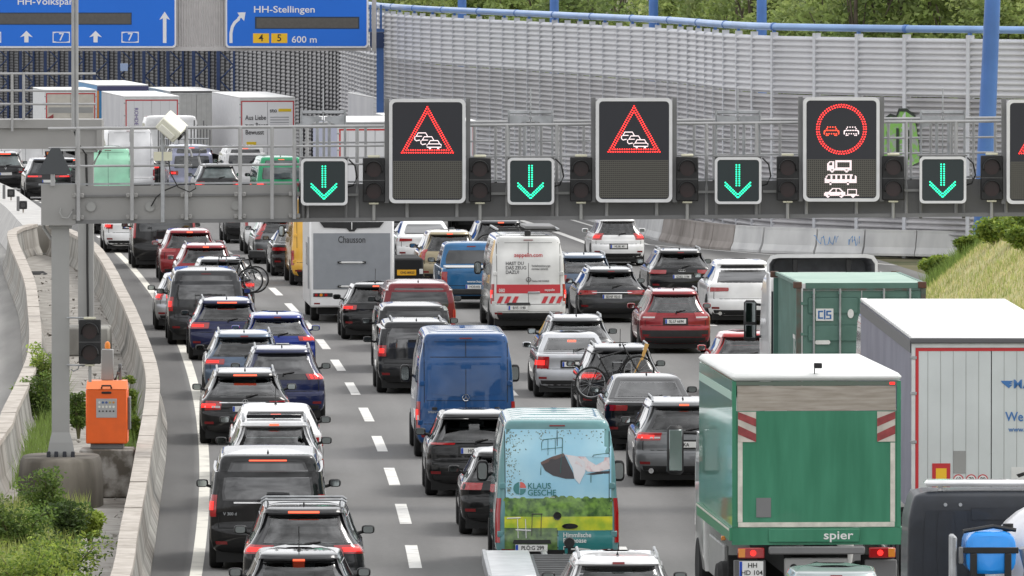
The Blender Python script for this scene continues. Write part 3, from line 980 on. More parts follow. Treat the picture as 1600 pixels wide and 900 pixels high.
tag(o, 'torn black rubber mat lying on the median near its far end', 'mat')

# ------------------------------------------------------------ jersey barrier and noise barrier on the right
JWHITE = mat('jersey_pale', (.46, .46, .46), .8, col2=(.60, .60, .59), scale=1.4, stretch=(1, 1, .4), bump=.12, bscale=12)
JDIRT = mat('jersey_dirty', (.17, .15, .135), .9, col2=(.33, .30, .28), scale=1.2, stretch=(1, 1, .4), bump=.15, bscale=12)
JP = [(16.5, 313.2), (15.0, 313.6), (13.6, 314.4), (12.0, 315.2), (10.4, 316.2), (9.2, 317.2), (8.3, 318.2), (7.2, 320.6), (6.2, 324), (5.3, 329.5), (4.6, 336), (3.9, 344), (3.0, 354), (1.9, 366), (.5, 382), (-2.5, 406), (-6.5, 440), (-15.5, 500)]
def jersey():
    pts = smooth_pl(JP, 1.65)
    root = empty('jersey_barrier', (8.3, 318.2, 0)); tag(root, 'pale concrete jersey barrier curving in front of the ribbed noise wall', 'barrier')
    off = Vector((8.3, 318.2, 0))
    for i in range(len(pts) - 1):
        d = (pts[i + 1] - pts[i]).normalized(); n = Vector((d.y, -d.x, 0))
        d2 = (pts[min(i + 2, len(pts) - 1)] - pts[i + 1]).normalized() if i + 2 < len(pts) else d
        n2 = Vector((d2.y, -d2.x, 0))
        z = Vector((0, 0, Zr(pts[i].y)))
        mb = MB(); sweep(mb, [(u, v * .92) for u, v in JER], pts[i] - off + d * .02 + z, pts[i + 1] - off - d * .02 + z, n, n)
        c = pts[i]
        m = JDIRT if 319.5 < c.y < 329 or c.y > 350 and i % 3 == 0 else JWHITE
        mb.build('barrier_segment', m, root, smooth=False)
    # blue scribbled graffiti on two segments
    gm = mat('spray_blue', (.10, .30, .62), .7)
    for x0, x1, seed in ((1275, 1312, 4), (1328, 1345, 9)):
        rnd = random.Random(seed); pts2 = []
        for k in range(16):
            px = x0 + (x1 - x0) * k / 15 + rnd.uniform(-2, 2); py = 377 + rnd.uniform(-9, 9)
            q = P(px, py, 315.0)
            yy = None
            for a, b in zip(smooth_pl(JP, .4), smooth_pl(JP, .4)[1:]):
                if min(a.x, b.x) <= q.x <= max(a.x, b.x): yy = a.y
            pts2.append(Vector((q.x, (yy or 315.5) - .24 + (q.z - .1) * .17 - .02, q.z)) - off)
        MB().tube(pts2, .012, 4).build('graffiti', gm, root)
jersey()

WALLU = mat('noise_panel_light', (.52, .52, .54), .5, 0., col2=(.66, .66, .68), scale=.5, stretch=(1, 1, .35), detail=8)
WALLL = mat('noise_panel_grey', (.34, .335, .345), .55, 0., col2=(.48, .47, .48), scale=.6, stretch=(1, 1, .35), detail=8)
WALLM = mat('noise_panel_half_shade', (.24, .235, .24), .6, .1, var=.1)  # middle step of the far wall's shade, mixed into the panel colour
WALLD = mat('noise_panel_shade', (.055, .055, .060), .6, .1, var=.12)  # shade of the farthest stretch, put into the panel colour
WPOSTD = mat('noise_post_shade', (.06, .06, .066), .6)  # posts of the far stretch carry the same shade in their colour
WPOST = mat('noise_post', (.56, .57, .60), .5, .2, var=.06)
BLUE = mat('blue_steel', (.065, .165, .44), .4, .1, var=.12, scale=1)
BLUEP = mat('blue_pipe', (.22, .36, .62), .3, .25, var=.12, scale=.6)
NAVY = mat('navy_steel', (.035, .065, .17), .5, .1, var=.1)
WP = [(18.5, 309.5), (16.5, 311.5), (15.3, 312.7), (12.4, 316), (10.5, 319), (8.64, 322.5), (7.2, 330), (5.64, 345), (3.2, 359), (0, 376.6), (-3.19, 393), (-5.6, 412), (-7.0, 431), (-8.4, 450), (-11.4, 480), (-16.2, 520), (-23.5, 570), (-32, 620), (-42, 670)]
WTOP = 7.0; WMID = 5.1
def corr(wd, z0, z1, pitch, dep, m):
    mb = MB(); n = max(1, round((z1 - z0) / pitch)); q = (z1 - z0) / n
    pr = []
    for k in range(n):
        z = z0 + k * q
        pr += [(z, 0), (z + q * .10, 0), (z + q * .42, dep), (z + q * .62, dep)]
    pr.append((z1, 0))
    for (z, d) in pr: mb.v += [(.0, d, z), (wd, d, z)]
    for k in range(len(pr) - 1): mb.f.append((2 * k, 2 * k + 1, 2 * k + 3, 2 * k + 2))
    nn = len(pr) * 2
    mb.v += [(0, -.08, z0), (wd, -.08, z0), (0, -.08, z1), (wd, -.08, z1)]
    mb.f += [(nn, nn + 1, nn + 3, nn + 2), (0, 1, nn + 1, nn), (nn - 2, nn - 1, nn + 3, nn + 2)]
    return mb.mesh('noise_panel', m, smooth=False)
def noise_wall():
    pts = smooth_pl(WP, 2.4)
    root = empty('noise_barrier', (8.64, 322.5, 0)); tag(root, 'tall curved noise barrier of ribbed grey metal panels with blue top rail', 'noise barrier')
    off = Vector((8.64, 322.5, 0))
    cache = {}
    jp = []
    for i in range(len(pts) - 1):
        a, b = pts[i], pts[i + 1]; d = b - a; wd = d.length; d.normalize()
        rz = math.atan2(d.y, d.x); zg = Zr(a.y)
        key = (round(wd, 1), round(zg, 1), a.y > 440, a.y > 505)
        if key not in cache:
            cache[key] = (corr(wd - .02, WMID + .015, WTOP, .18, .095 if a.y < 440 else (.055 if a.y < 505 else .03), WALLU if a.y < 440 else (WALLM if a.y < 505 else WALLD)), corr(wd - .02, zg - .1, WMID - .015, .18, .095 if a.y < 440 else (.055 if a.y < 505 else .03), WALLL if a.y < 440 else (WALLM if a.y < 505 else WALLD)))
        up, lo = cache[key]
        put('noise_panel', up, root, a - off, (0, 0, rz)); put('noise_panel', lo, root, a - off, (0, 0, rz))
        n = Vector((-d.y, d.x, 0))
        pw = .025 if 330 < a.y else .085
        mb = MB().box(-pw, pw, -.12, .10, zg - .1, WTOP + .12)
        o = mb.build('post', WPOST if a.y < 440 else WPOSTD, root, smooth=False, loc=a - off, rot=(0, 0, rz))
        if i % 2 == 0: MB().box(-.05, .05, -.05, .05, WTOP + .1, WTOP + .22).build('rail_bracket', BLUE, root, smooth=False, loc=a - off, rot=(0, 0, rz))
        jp.append(a - off + Vector((0, 0, WTOP + .30)))
    # top rail in lengths with sleeves
    for k in range(0, len(jp) - 3, 3):
        seg = jp[k:k + 4]
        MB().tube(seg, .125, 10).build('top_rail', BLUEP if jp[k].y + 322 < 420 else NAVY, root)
        MB().tube([seg[0] + (seg[1] - seg[0]) * -.03, seg[0] + (seg[1] - seg[0]) * .03], .14, 10).build('rail_sleeve', BLUE, root)
    return pts
WPTS = noise_wall()
# graffiti on the wall beside the speed sign
gg = mat('spray_green', (.20, .45, .08), .6, col2=(.30, .32, .30), scale=6, lo=.45, hi=.6)
gk = mat('spray_black', (.02, .03, .02), .7)
def on_wall(px, py):
    best = None
    for a, b in zip(WPTS, WPTS[1:]):
        pa, pb = 800 + F * a.x / a.y, 800 + F * b.x / b.y
        if min(pa, pb) <= px <= max(pa, pb) and abs(pa - pb) > 1:
            t = (px - pa) / (pb - pa); q = a.lerp(b, t); d = (b - a).normalized(); n = Vector((-d.y, d.x, 0))
            best = P(px, py, q.y) + n * .115
            break
    return best
gr = empty('wall_graffiti', on_wall(1408, 255)); tag(gr, 'green spray painted lettering low on the noise barrier beside the overtaking ban sign', 'graffiti')
for name, m, poly in (('spray_field', gg, [(1378, 200), (1384, 186), (1396, 180), (1404, 182), (1408, 172), (1420, 172), (1432, 182), (1436, 200), (1440, 228), (1441, 252), (1430, 258), (1400, 258), (1380, 250)]),
                      ('spray_outline', gk, [(1378, 190), (1396, 177), (1405, 180), (1409, 169), (1421, 169), (1435, 180), (1435, 184), (1420, 174), (1410, 174), (1406, 184), (1396, 182), (1382, 194)]),
                      ('spray_outline', gk, [(1390, 205), (1393, 205), (1395, 245), (1391, 246)]), ('spray_outline', gk, [(1405, 200), (1409, 200), (1409, 250), (1405, 250)]), ('spray_outline', gk, [(1421, 203), (1425, 203), (1424, 248), (1420, 248)])):
    pts = [on_wall(*q) for q in poly]
    mb = MB(); mb.add([p - gr.location for p in pts], [tuple(range(len(pts)))])
    o = mb.build(name, m, gr, smooth=False, fix=False)
    if m is gk: o.location = (-.008, -.012, 0)

# blue masts: raking posts above the wall and the big one on the embankment
for px, w, D in ((722, .34, 398), (866, .34, 384), (1021, .34, 366), (1190, .34, 342)):
    p = P(px, 10, D)
    o = MB().tube([(0, 0, -.1), (0, 0, 13.5)], [.20, .165], 14).build('blue_mast', BLUE, None, loc=(p.x, p.y, 0))
    tag(o, {722: 'blue steel mast behind the noise wall, nearest to the direction signs', 866: 'second blue mast behind the noise wall from the direction signs', 1021: 'third blue mast behind the noise wall from the direction signs', 1190: 'fourth blue mast behind the noise wall, left of the overtaking ban sign'}[px], 'mast', 'blue masts behind the noise wall')
a, b = P(1538, 300, 306), P(1551, -10, 306)
o = MB().tube([(0, 0, -.2), (b.x - a.x + (b.x - a.x) * 1.0, 0, (b.z - a.z) * 2)], [.30, .22], 16).build('blue_mast', BLUE, None, loc=(a.x, 306, a.z - 2.4))
o.location = (a.x - .10, 306, a.z - 2.3)
tag(o, 'thick slightly leaning blue mast in front of the noise wall at far right', 'mast')
# blue portal leg beside the blue sign
pl_ = empty('blue_portal', P(594, 250, 409)); tag(pl_, 'blue steel portal leg with bracket against the noise wall beside the exit sign', 'portal')
s_ = F / 409
MB().box(-.15, .15, -.15, .15, 0, 4.7).build('leg', BLUE, pl_, smooth=False)
MB().box(-.42, .3, -.2, .2, 4.7, 5.35).build('bracket', NAVY, pl_, smooth=False)
MB().box(-.5, .3, -.22, .22, 5.36, 5.5).build('ledge', BLUE, pl_, smooth=False)
for k in range(4): MB().box(-.45 + k * .22, -.36 + k * .22, -.1, .1, 5.5, 6.5).build('baluster', BLUE, pl_, smooth=False)

# far wall stretch: lattice columns, and a hidden roof added to shade it
ga = empty('wall_gallery', (WPTS[0].x, 470, 0)); tag(ga, 'navy lattice columns in front of the distant noise wall, with an added shading roof', 'gallery')
canv, cnt = [], 0
gl = ga.location
for i, (a, b) in enumerate(zip(WPTS, WPTS[1:])):
    if a.y < 503: continue
    d = (b - a).normalized(); n = Vector((-d.y, d.x, 0))
    canv += [a - gl + Vector((0, 0, WTOP - .2)), a - gl + n * 1.0 + Vector((0, 0, WTOP - .1))]
    if cnt % 5 == 0:
        c = a + n * .9 - gl; zg = Zr(a.y)
        q = MB()
        q.box(-.09, .09, -.09, .09, zg, WTOP - .3).box(.75, .87, -.06, .06, zg, WTOP - .3)
        z = zg
        k = 0
        while z < WTOP - 1.2:
            x0, x1 = (.05, .8) if k % 2 == 0 else (.8, .05)
            q.tube([(x0, 0, z), (x1, 0, z + .75)], .04, 5); z += .75; k += 1
        q.build('lattice_column', NAVY, ga, smooth=False, loc=c, rot=(0, 0, 0))
    cnt += 1
mb = MB(); mb.v = [tuple(v) for v in canv] + [(v.x, v.y, v.z + .25) for v in canv]
K = len(canv)
for k in range(0, K - 2, 2):
    mb.f += [(k, k + 1, k + 3, k + 2), (K + k, K + k + 1, K + k + 3, K + k + 2), (k + 1, k + 3, K + k + 3, K + k + 1)]
mb.f += [(0, 1, K + 1, K)]
mb.build('added_canopy', NAVY, ga, smooth=False)  # unseen behind the blue signs; added for its shade on the wall
p = on_wall(194, 105)
o = MB().cbox(-.2, .2, -.03, .03, -.2, .2, .01).build('emergency_sign', mat('sign_pale_blue', (.35, .45, .65), .5), None, loc=P(194, 105, 515)); tag(o, 'small square pale blue sign on the dark gallery wall', 'sign')

# ------------------------------------------------------------ embankment, weeds, trees
DRY = mat('dry_grass_soil', (.48, .43, .21), .95, col2=(.33, .34, .12), scale=1.2, bump=.5, bscale=20)
def mound_z(X, Y):
    foot = 11.35 + max(0, (215 - Y)) * .01
    nose = max(0, (Y - 270) / 24)
    foot += nose ** 2 * 1.8
    t = X - foot
    if t <= 0: return -.05 + t * .05
    z = .85 * t - .012 * t * t + .12 * math.sin(Y * .35) * min(1, t)
    return min(z, 3.6 + .05 * t) - .03
mb = MB(); xs = [10.8 + .35 * k for k in range(34)]; ys = [150 + 2 * k for k in range(86)]
for y in ys:
    for x in xs: mb.v.append((x, y, mound_z(x, y)))
w = len(xs)
for j in range(len(ys) - 1):
    for i in range(w - 1): mb.f.append((j * w + i, j * w + i + 1, (j + 1) * w + i + 1, (j + 1) * w + i))
emb = mb.build('embankment', DRY, None, fix=False); tag(emb, kind='structure')

LEAF = []
for i, (c, v) in enumerate((((.10, .17, .035), .45), ((.18, .27, .05), .4), ((.33, .42, .07), .4), ((.06, .10, .028), .4))):
    m = mat('leaf_%s' % 'abcd'[i], c, .6, var=v, scale=1.5)
    b = m.node_tree.nodes['Principled BSDF']
    b.inputs['Subsurface Weight'].default_value = 0
    LEAF.append(m)
GRASSM = [mat('grass_straw', (.62, .56, .29), .8, var=.3, scale=3), mat('grass_olive', (.36, .42, .12), .8, var=.35, scale=3), mat('grass_green', (.20, .29, .07), .8, var=.35, scale=3)]

def leafy(m, amt=.45):
    nt = m.node_tree; b = nt.nodes['Principled BSDF']; o = nt.nodes['Material Output']
    t = nt.nodes.new('ShaderNodeBsdfTranslucent'); mx = nt.nodes.new('ShaderNodeMixShader'); mx.inputs[0].default_value = amt
    lk = b.inputs['Base Color'].links
    if lk: nt.links.new(lk[0].from_socket, t.inputs[0])
    else: t.inputs[0].default_value = b.inputs['Base Color'].default_value
    nt.links.new(b.outputs[0], mx.inputs[1]); nt.links.new(t.outputs[0], mx.inputs[2]); nt.links.new(mx.outputs[0], o.inputs[0])
for m_ in LEAF + GRASSM: leafy(m_)

def blades(name, m, pts, hlo, hhi, w, label, cat, rnd):
    mb = MB()
    for (x, y, z) in pts:
        h = rnd.uniform(hlo, hhi); a = rnd.uniform(0, 2 * PI); lx, ly = rnd.gauss(0, .25) * h, rnd.gauss(0, .25) * h
        dx, dy = math.cos(a) * w, math.sin(a) * w
        k = len(mb.v)
        mb.v += [(x - dx, y - dy, z), (x + dx, y + dy, z), (x + lx * .5 + dx * .7, y + ly * .5 + dy * .7, z + h * .6), (x + lx * .5 - dx * .7, y + ly * .5 - dy * .7, z + h * .6), (x + lx, y + ly, z + h)]
        mb.f += [(k, k + 1, k + 2, k + 3), (k + 3, k + 2, k + 4)]
    o = mb.build(name, m, None, smooth=False, fix=False)
    tag(o, label, cat, kind='stuff'); return o
R1 = random.Random(3)
def mp(n, x0, x1, y0, y1, acc=lambda x, y: True):
    out = []
    while len(out) < n:
        x, y = R1.uniform(x0, x1), R1.uniform(y0, y1)
        if acc(x, y) and mound_z(x, y) > -.04: out.append((x, y, mound_z(x, y) - .02))
    return out
blades('dry_grass', GRASSM[0], mp(30000, 11.4, 16.5, 195, 296), .05, .20, .010, 'dry straw coloured grass on the embankment', 'grass', R1)
blades('green_grass', GRASSM[1], mp(12000, 11.3, 16.0, 215, 298, lambda x, y: R1.random() < .35 + .65 * (math.sin(x * 3 + y * .5) > .2)), .06, .28, .010, 'green grass along the foot of the embankment', 'grass', R1)
blades('tall_grass', GRASSM[2], mp(4200, 11.6, 14.4, 282, 298), .2, .65, .009, 'tall green grass at the tip of the embankment', 'grass', R1)

def leafball(mb, c, rad, n, size, rnd, squash=1., shell=.45):
    for _ in range(n):
        while True:
            v = Vector((rnd.uniform(-1, 1), rnd.uniform(-1, 1), rnd.uniform(-1, 1)))
            if shell < v.length <= 1: break
        p = Vector(c) + Vector((v.x * rad, v.y * rad, v.z * rad * squash))
        a = Vector((rnd.gauss(0, 1), rnd.gauss(0, 1), rnd.gauss(0, .6))).normalized()
        b = a.cross(Vector((rnd.gauss(0, 1), rnd.gauss(0, 1), rnd.gauss(0, 1)))).normalized()
        s_ = size * rnd.uniform(.6, 1.3)
        k = len(mb.v)
        mb.v += [tuple(p - a * s_), tuple(p + b * s_ * .45), tuple(p + a * s_), tuple(p - b * s_ * .45)]
        mb.f.append((k, k + 1, k + 2, k + 3))

def bush(name, label, cat, loc, rad, hgt, n, size, mats, rnd, stems=5, group=None):
    root = empty(name, loc); tag(root, label, cat, group)
    sb = MB(); tips = []
    for k in range(stems):
        a = rnd.uniform(0, 2 * PI); r = rad * rnd.uniform(.2, .85); h = hgt * rnd.uniform(.6, 1)
        tip = (math.cos(a) * r, math.sin(a) * r, h)
        sb.tube([(0, 0, -.05), (tip[0] * .4, tip[1] * .4, h * .5), tip], [.02, .014, .005], 5); tips.append(tip)
    sb.build('stem', mat('stem', (.12, .11, .05), .8), root)
    per = max(1, n // (stems * len(mats)))
    for m in mats:
        mb = MB()
        for tip in tips:
            for f_ in (.45, .7, .95):
                c = (tip[0] * f_ + rnd.gauss(0, .08) * rad, tip[1] * f_ + rnd.gauss(0, .08) * rad, tip[2] * f_)
                leafball(mb, c, rad * .42, per // 3 + 1, size, rnd, .8, .1)
        mb.build('foliage', m, root, smooth=False, fix=False)
    return root
R2 = random.Random(8)
for i, (px, py, D, rad, h, ms, lab) in enumerate((
        (40, 860, 152, .85, .85, (LEAF[2], LEAF[1]), 'yellow green weed clump at the bottom left corner'),
        (95, 845, 155, .80, .75, (LEAF[2], LEAF[0]), 'low bright weed clump left of the broken slab path, nearest to it'),
        (130, 865, 150, .5, .5, (LEAF[2], LEAF[1]), 'small straggly weeds spilling over the slab path'),
        (20, 800, 163, .65, 1.0, (LEAF[1], LEAF[0]), 'leafy weeds at the left edge below the gantry base'),
        (70, 800, 168, .55, 1.15, (LEAF[0], LEAF[1]), 'dark green sapling growing in front of the gantry base'),
        (110, 822, 165, .40, .75, (LEAF[0], LEAF[3]), 'leafy shoots against the front of the gantry base'),
        (140, 815, 166, .28, .55, (LEAF[2],), 'small light green plant at the right corner of the gantry base'),
        (62, 650, 205, .55, 1.1, (LEAF[0], LEAF[1]), 'bush behind the gantry post next to the far barrier'),
        (72, 620, 212, .42, 1.5, (LEAF[2], LEAF[1]), 'tall yellowish weeds behind the gantry post'),
        (122, 640, 200, .30, 1.0, (LEAF[1], LEAF[0]), 'weeds between the gantry post and the orange cabinet'),
        (200, 610, 205, .22, 1.1, (LEAF[1], LEAF[2]), 'grassy weeds behind the orange cabinet beside the barrier'),
        (213, 640, 197, .16, .7, (LEAF[2], LEAF[1]), 'small green tuft against the barrier right of the cabinet'))):
    X = (px - 800) / F * D
    ub = interp(RB, D) - .32
    X = min(X, ub - rad * .3)
    bush('weed', lab, 'weed', (X, D, .06), rad, h, 2600, .040, ms, R2, 9, 'weeds in the median')
blades('median_grass', GRASSM[1], [(R1.uniform(interp(LB, y) + .3, interp(RB, y) - .95), y, .06) for y in [R1.uniform(138, 176) for _ in range(9000)]], .08, .45, .008, 'rough grass between the weeds in the near median', 'grass', R1)
blades('median_tuft', GRASSM[2], [(interp(RB, y) - R1.uniform(.3, .9), y, .06) for y in [R1.uniform(182, 214) for _ in range(1500)]] + [(interp(LB, y) + R1.uniform(.3, .8), y, .06) for y in [R1.uniform(182, 225) for _ in range(2200)]], .1, .6, .008, 'grass tufts growing along both barriers in the median', 'grass', R1)
for i, (px, py, D, rad, h, lab) in enumerate(((1552, 372, 272, .6, .7, 'bright green shrub on top of the embankment, left one'), (1588, 366, 268, .7, .8, 'bright green shrub on top of the embankment at the right edge'), (1515, 400, 284, .4, .6, 'bushy green shrub at the tip of the embankment'), (1470, 425, 287, .55, .6, 'low yellowish shrub at the foot of the embankment'), (1602, 372, 262, .5, .6, 'dark shrub on the embankment half cut by the right edge'))):
    X = (px - 800) / F * D
    bush('shrub', lab, 'shrub', (X, D, max(0, mound_z(X, D))), rad, h, 2600, .075, (LEAF[1], LEAF[2]), R2, 10, 'shrubs on the embankment')

BARK = mat('bark', (.10, .08, .06), .9, var=.3, scale=4, bump=.4)
def crown_meshes(seed, ms):
    rnd = random.Random(seed); out = []
    cl = []
    for k in range(30):
        a = rnd.uniform(0, 2 * PI); r = 2.6 * math.sqrt(rnd.random()); z = rnd.uniform(2.2, 10.5)
        q = 1 - abs(z - 6) / 7.5
        cl.append((math.cos(a) * r * q, math.sin(a) * r * q, z, rnd.uniform(.7, 1.25)))
    for j, m in enumerate(ms):
        mb = MB()
        for i, c in enumerate(cl):
            if i % len(ms) != j and rnd.random() < .5: continue
            leafball(mb, c[:3], c[3], 150, .14, rnd, .8, .35)
        out.append(mb.mesh('crown', m, smooth=False, fix=False))
    t = MB().tube([(0, 0, -.2), (.1, 0, 3), (-.05, .1, 7), (0, 0, 10)], [.2, .15, .09, .02], 8)
    for c in cl[:12]: t.tube([(0, 0, c[2] * .6), (c[0], c[1], c[2])], [.06, .015], 5)
    return out, t.mesh('trunk', BARK)
TL = [mat('tree_leaf_%s' % n, c, .6, var=.45, scale=.9) for n, c in (('a', (.15, .21, .065)), ('b', (.23, .30, .09)), ('c', (.34, .41, .13)), ('d', (.45, .50, .19)))]
for m_ in TL: leafy(m_)
KINDS = [crown_meshes(5, (TL[0], TL[1])), crown_meshes(6, (TL[1], TL[2])), crown_meshes(9, (TL[2], TL[3]))]
KN = ['dark green', 'mid green', 'light yellowish green']
R3 = random.Random(21)
ORD = ['first', 'second', 'third', 'fourth', 'fifth', 'sixth', 'seventh', 'eighth', 'ninth', 'tenth', 'eleventh', 'twelfth', 'thirteenth', 'fourteenth', 'fifteenth', 'sixteenth', 'seventeenth', 'eighteenth', 'nineteenth', 'twentieth']
n_ = 0
for row, (y0, cnt) in enumerate(((12, 20), (22, 18))):
    for k in range(cnt):
        px = 640 + (1660 - 640) * (k + (.5 if row else 0)) / (cnt - 1)
        wy = 415 - (px - 590) * .105 if px < 1200 else 345 - (px - 1200) * .03
        D = wy + y0 + R3.uniform(-2, 3) + (20 if px < 1150 else 3)
        kd = R3.choice((0, 0, 1, 1, 2))
        if row: kd = R3.choice((0, 0, 0, 1))
        X = (px - 800) / F * D
        t = empty('tree', (X, D, -.2 - R3.uniform(0, 1.2)), R3.uniform(0, 6.28)); sc = R3.uniform(.85, 1.15); t.scale = (sc, sc, sc * R3.uniform(.9, 1.1))
        tag(t, '%s %s tree from the left in the %s row behind the noise wall' % (ORD[k], KN[kd], 'front' if row == 0 else 'back'), 'tree', 'trees behind the noise wall')
        for me in KINDS[kd][0]: put('crown', me, t)
        put('trunk', KINDS[kd][1], t)

# ------------------------------------------------------------ main sign gantry
GD = 177.3
GS = F / GD
LEDR = mat('led_red', (.5, .02, .02), .4, em=(1, .035, .03), es=2.2)
LEDG = mat('led_green', (.02, .5, .3), .4, em=(.02, 1, .50), es=1.35)
LEDW = mat('led_white', (.7, .6, .6), .4, em=(1, .82, .84), es=.75)
SIGNF = mat('sign_face_black', (.013, .014, .020), .35)
SIGNG = mat('sign_face_green_black', (.010, .020, .022), .35)
FRAME = mat('sign_frame', (.66, .66, .66), .4, var=.04)
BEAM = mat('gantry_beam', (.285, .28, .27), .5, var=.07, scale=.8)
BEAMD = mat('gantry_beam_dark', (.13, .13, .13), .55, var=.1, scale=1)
TUBEM = mat('gantry_tube', (.36, .36, .36), .45, .3, var=.08)
CREAM = mat('cream_plastic', (.62, .60, .46), .5)
SOCK = mat('cable_black', (.012, .012, .012), .5)

GR = P(93, 715, GD)
gantry = empty('sign_gantry', (GR.x, GD, 0)); tag(gantry, 'grey steel gantry spanning the motorway with walkway railings', 'gantry')
g0 = Vector((GR.x, GD, 0))
def gp(px, py, dy=0.):
    """point on the gantry's plane dy metres nearer than its axis; the beam rises a little to the right"""
    return P(px, py, GD - dy) - g0
def tilt(px): return -(px - 70) * .0080
def gtube(name, pts, r, m=None, par=None, n=7):
    return MB().tube(pts, r, n).build(name, m or TUBEM, par or gantry)
def gbeam(name, x0, x1, ya, yb, d0, d1, m):
    mb = MB()
    for px in (x0, x1):
        for d in (d0, d1):
            for y in (ya, yb): mb.v.append(tuple(gp(px, y + tilt(px), d)))
    mb.f = [(0, 1, 3, 2), (4, 5, 7, 6), (0, 1, 5, 4), (2, 3, 7, 6), (0, 2, 6, 4), (1, 3, 7, 5)]
    return mb.build(name, m, gantry, smooth=False)
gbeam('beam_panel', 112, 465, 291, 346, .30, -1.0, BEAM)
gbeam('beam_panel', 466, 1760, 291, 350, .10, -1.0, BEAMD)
gbeam('beam_flange', 112, 465, 305, 308, .345, .305, GREYD)
gbeam('beam_flange', 112, 1760, 344, 350, .36, .305, GREYD)
gbeam('beam_end', 64, 118, 288, 352, .38, -1.05, BEAM)
gbeam('walkway', 60, 1760, 286.5, 289.5, .0, -1.0, STEEL)
for a, b in ((466, 560), (730, 792), (868, 890), (1052, 1116), (1192, 1215), (1376, 1436)):
    gbeam('beam_flange', a, b, 306, 310, .16, .105, GREYP)
for px in (122, 206, 291, 375, 460):
    for y in (306, 340):
        for dx in (-6, 6): MB().cbox(-.035, .035, -.04, .02, -.04, .04, .01).build('clamp', BEAM, gantry, loc=gp(px + dx, y + tilt(px), .36))
for px, py in ((142, 323), (234, 323), (369, 321)):
    MB().disc((0, 0, 0), .085, 20, 'y', .02).build('cover_disc', GREYP, gantry, loc=gp(px, py, .34))
# railing, left open stretch and behind the signs
for (y, x0, x1) in ((201, 75, 600), (231.5, 76, 288), (260, 76, 300), (231.5, 310, 600), (260, 320, 600)):
    gtube('railing_tube', [gp(x0, y + tilt(x0), .42), gp(x1, y + tilt(x1), .42)], .030 if y < 210 else .022)
for px in (122, 206, 291, 375, 425, 460):
    gtube('railing_post', [gp(px, 199, .44), gp(px, 345 + tilt(px), .44)], .036)
gtube('railing_bend', [gp(288, 231.5, .42), gp(297, 234, .42), gp(300, 245, .42), gp(297, 257, .42), gp(288, 260, .42)], .022)
gtube('railing_bend', [gp(322, 231.5, .42), gp(313, 234, .42), gp(310, 245, .42), gp(313, 257, .42), gp(322, 260, .42)], .022)
for (y, x0, x1) in ((196, 470, 1760), (226, 470, 1760), (250, 470, 1760)):
    gtube('railing_tube', [gp(x0, y + tilt(x0), -.9), gp(x1, y + tilt(x1), -.9)], .028 if y < 210 else .02)
for (y, x0, x1) in ((201, 610, 1760),):
    gtube('railing_tube', [gp(x0, y + tilt(x0) , -.02), gp(x1, y + tilt(x1), -.02)], .028)
for k in range(39):
    px = 470 + k * 34 + random.uniform(-3, 3)
    gtube('railing_post', [gp(px, 196 + tilt(px), -.9), gp(px, 292 + tilt(px), -.9)], .026)
for k in range(17):
    px = 480 + k * 78
    gtube('railing_post', [gp(px, 201 + tilt(px), -.02), gp(px, 344 + tilt(px), .12)], .034)
for px in (505, 829, 1153, 1473):                       # galvanised hoist frames above the lane signals
    for dx in (-34, 34):
        gtube('hoist_post', [gp(px + dx, 172, -.3), gp(px + dx, 292, -.3)], .022, STEEL)
    for dx in (-17, 17):
        gtube('hoist_post', [gp(px + dx * .55, 180, -.3), gp(px + dx * .55, 292, -.3)], .03, STEEL)
        gtube('hoist_bar', [gp(px + dx - 15, 176, -.3), gp(px + dx + 15, 176, -.3)], .022, STEEL)
        sg = 1 if dx > 0 else -1
        a = [(px + dx - 15 * sg, 182), (px + dx + 16 * sg, 180), (px + dx + 16 * sg, 200), (px + dx + 6 * sg, 197), (px + dx - 5 * sg, 190), (px + dx - 15 * sg, 189)]
        mb = MB(); mb.v = [tuple(gp(x, y, d)) for d in (-.27, -.30) for x, y in a]
        n = len(a); mb.f = [tuple(range(n)), tuple(range(n, 2 * n))] + [(k, (k + 1) % n, n + (k + 1) % n, n + k) for k in range(n)]
        mb.build('hoist_plate', STEEL, gantry, smooth=False)
    gtube('hoist_bar', [gp(px - 34, 174, -.3), gp(px + 34, 174, -.3)], .016, STEEL)
    gtube('antenna_rod', [gp(px, 138, -.3), gp(px, 250, -.3)], .012, STEEL)
# post with flared foot
def ppost(px0, px1, y0, y1, d0, d1, name, m):
    mb = MB()
    for y in (y0, y1):
        for d in (d0, d1):
            for px in (px0, px1): mb.v.append(tuple(gp(px, y, d)))
    mb.f = [(0, 1, 3, 2), (4, 5, 7, 6), (0, 1, 5, 4), (2, 3, 7, 6), (0, 2, 6, 4), (1, 3, 7, 5)]
    return mb.build(name, m, gantry, smooth=False)
ppost(80, 108, 353, 690, .20, -.25, 'post', GREYP)
ppost(76, 112, 352, 357, .24, -.3, 'post_head', GREYP)
mb = MB()
for (a, b, y, d) in ((80, 108, 676, .2), (76, 113, 692, .26), (72, 117, 718, .3)):
    for dd in (d, -d):
        for px in (a, b): mb.v.append(tuple(gp(px, y, dd)))
for k in (0, 4):
    mb.f += [(k, k + 1, k + 5, k + 4), (k + 2, k + 3, k + 7, k + 6), (k, k + 2, k + 6, k + 4), (k + 1, k + 3, k + 7, k + 5)]
mb.f += [(0, 1, 3, 2), (8, 9, 11, 10)]
mb.build('post_foot', GREYP, gantry, smooth=False)
ppost(69, 120, 717, 722, .42, -.42, 'base_plate', GREYP)
for px in (75, 87, 100, 113):
    MB().cbox(-.035, .035, -.04, .04, 0, .14, .012).build('bolt_cap', mat('bolt_cap', (.02, .022, .03), .5), gantry, loc=gp(px, 718, .36))
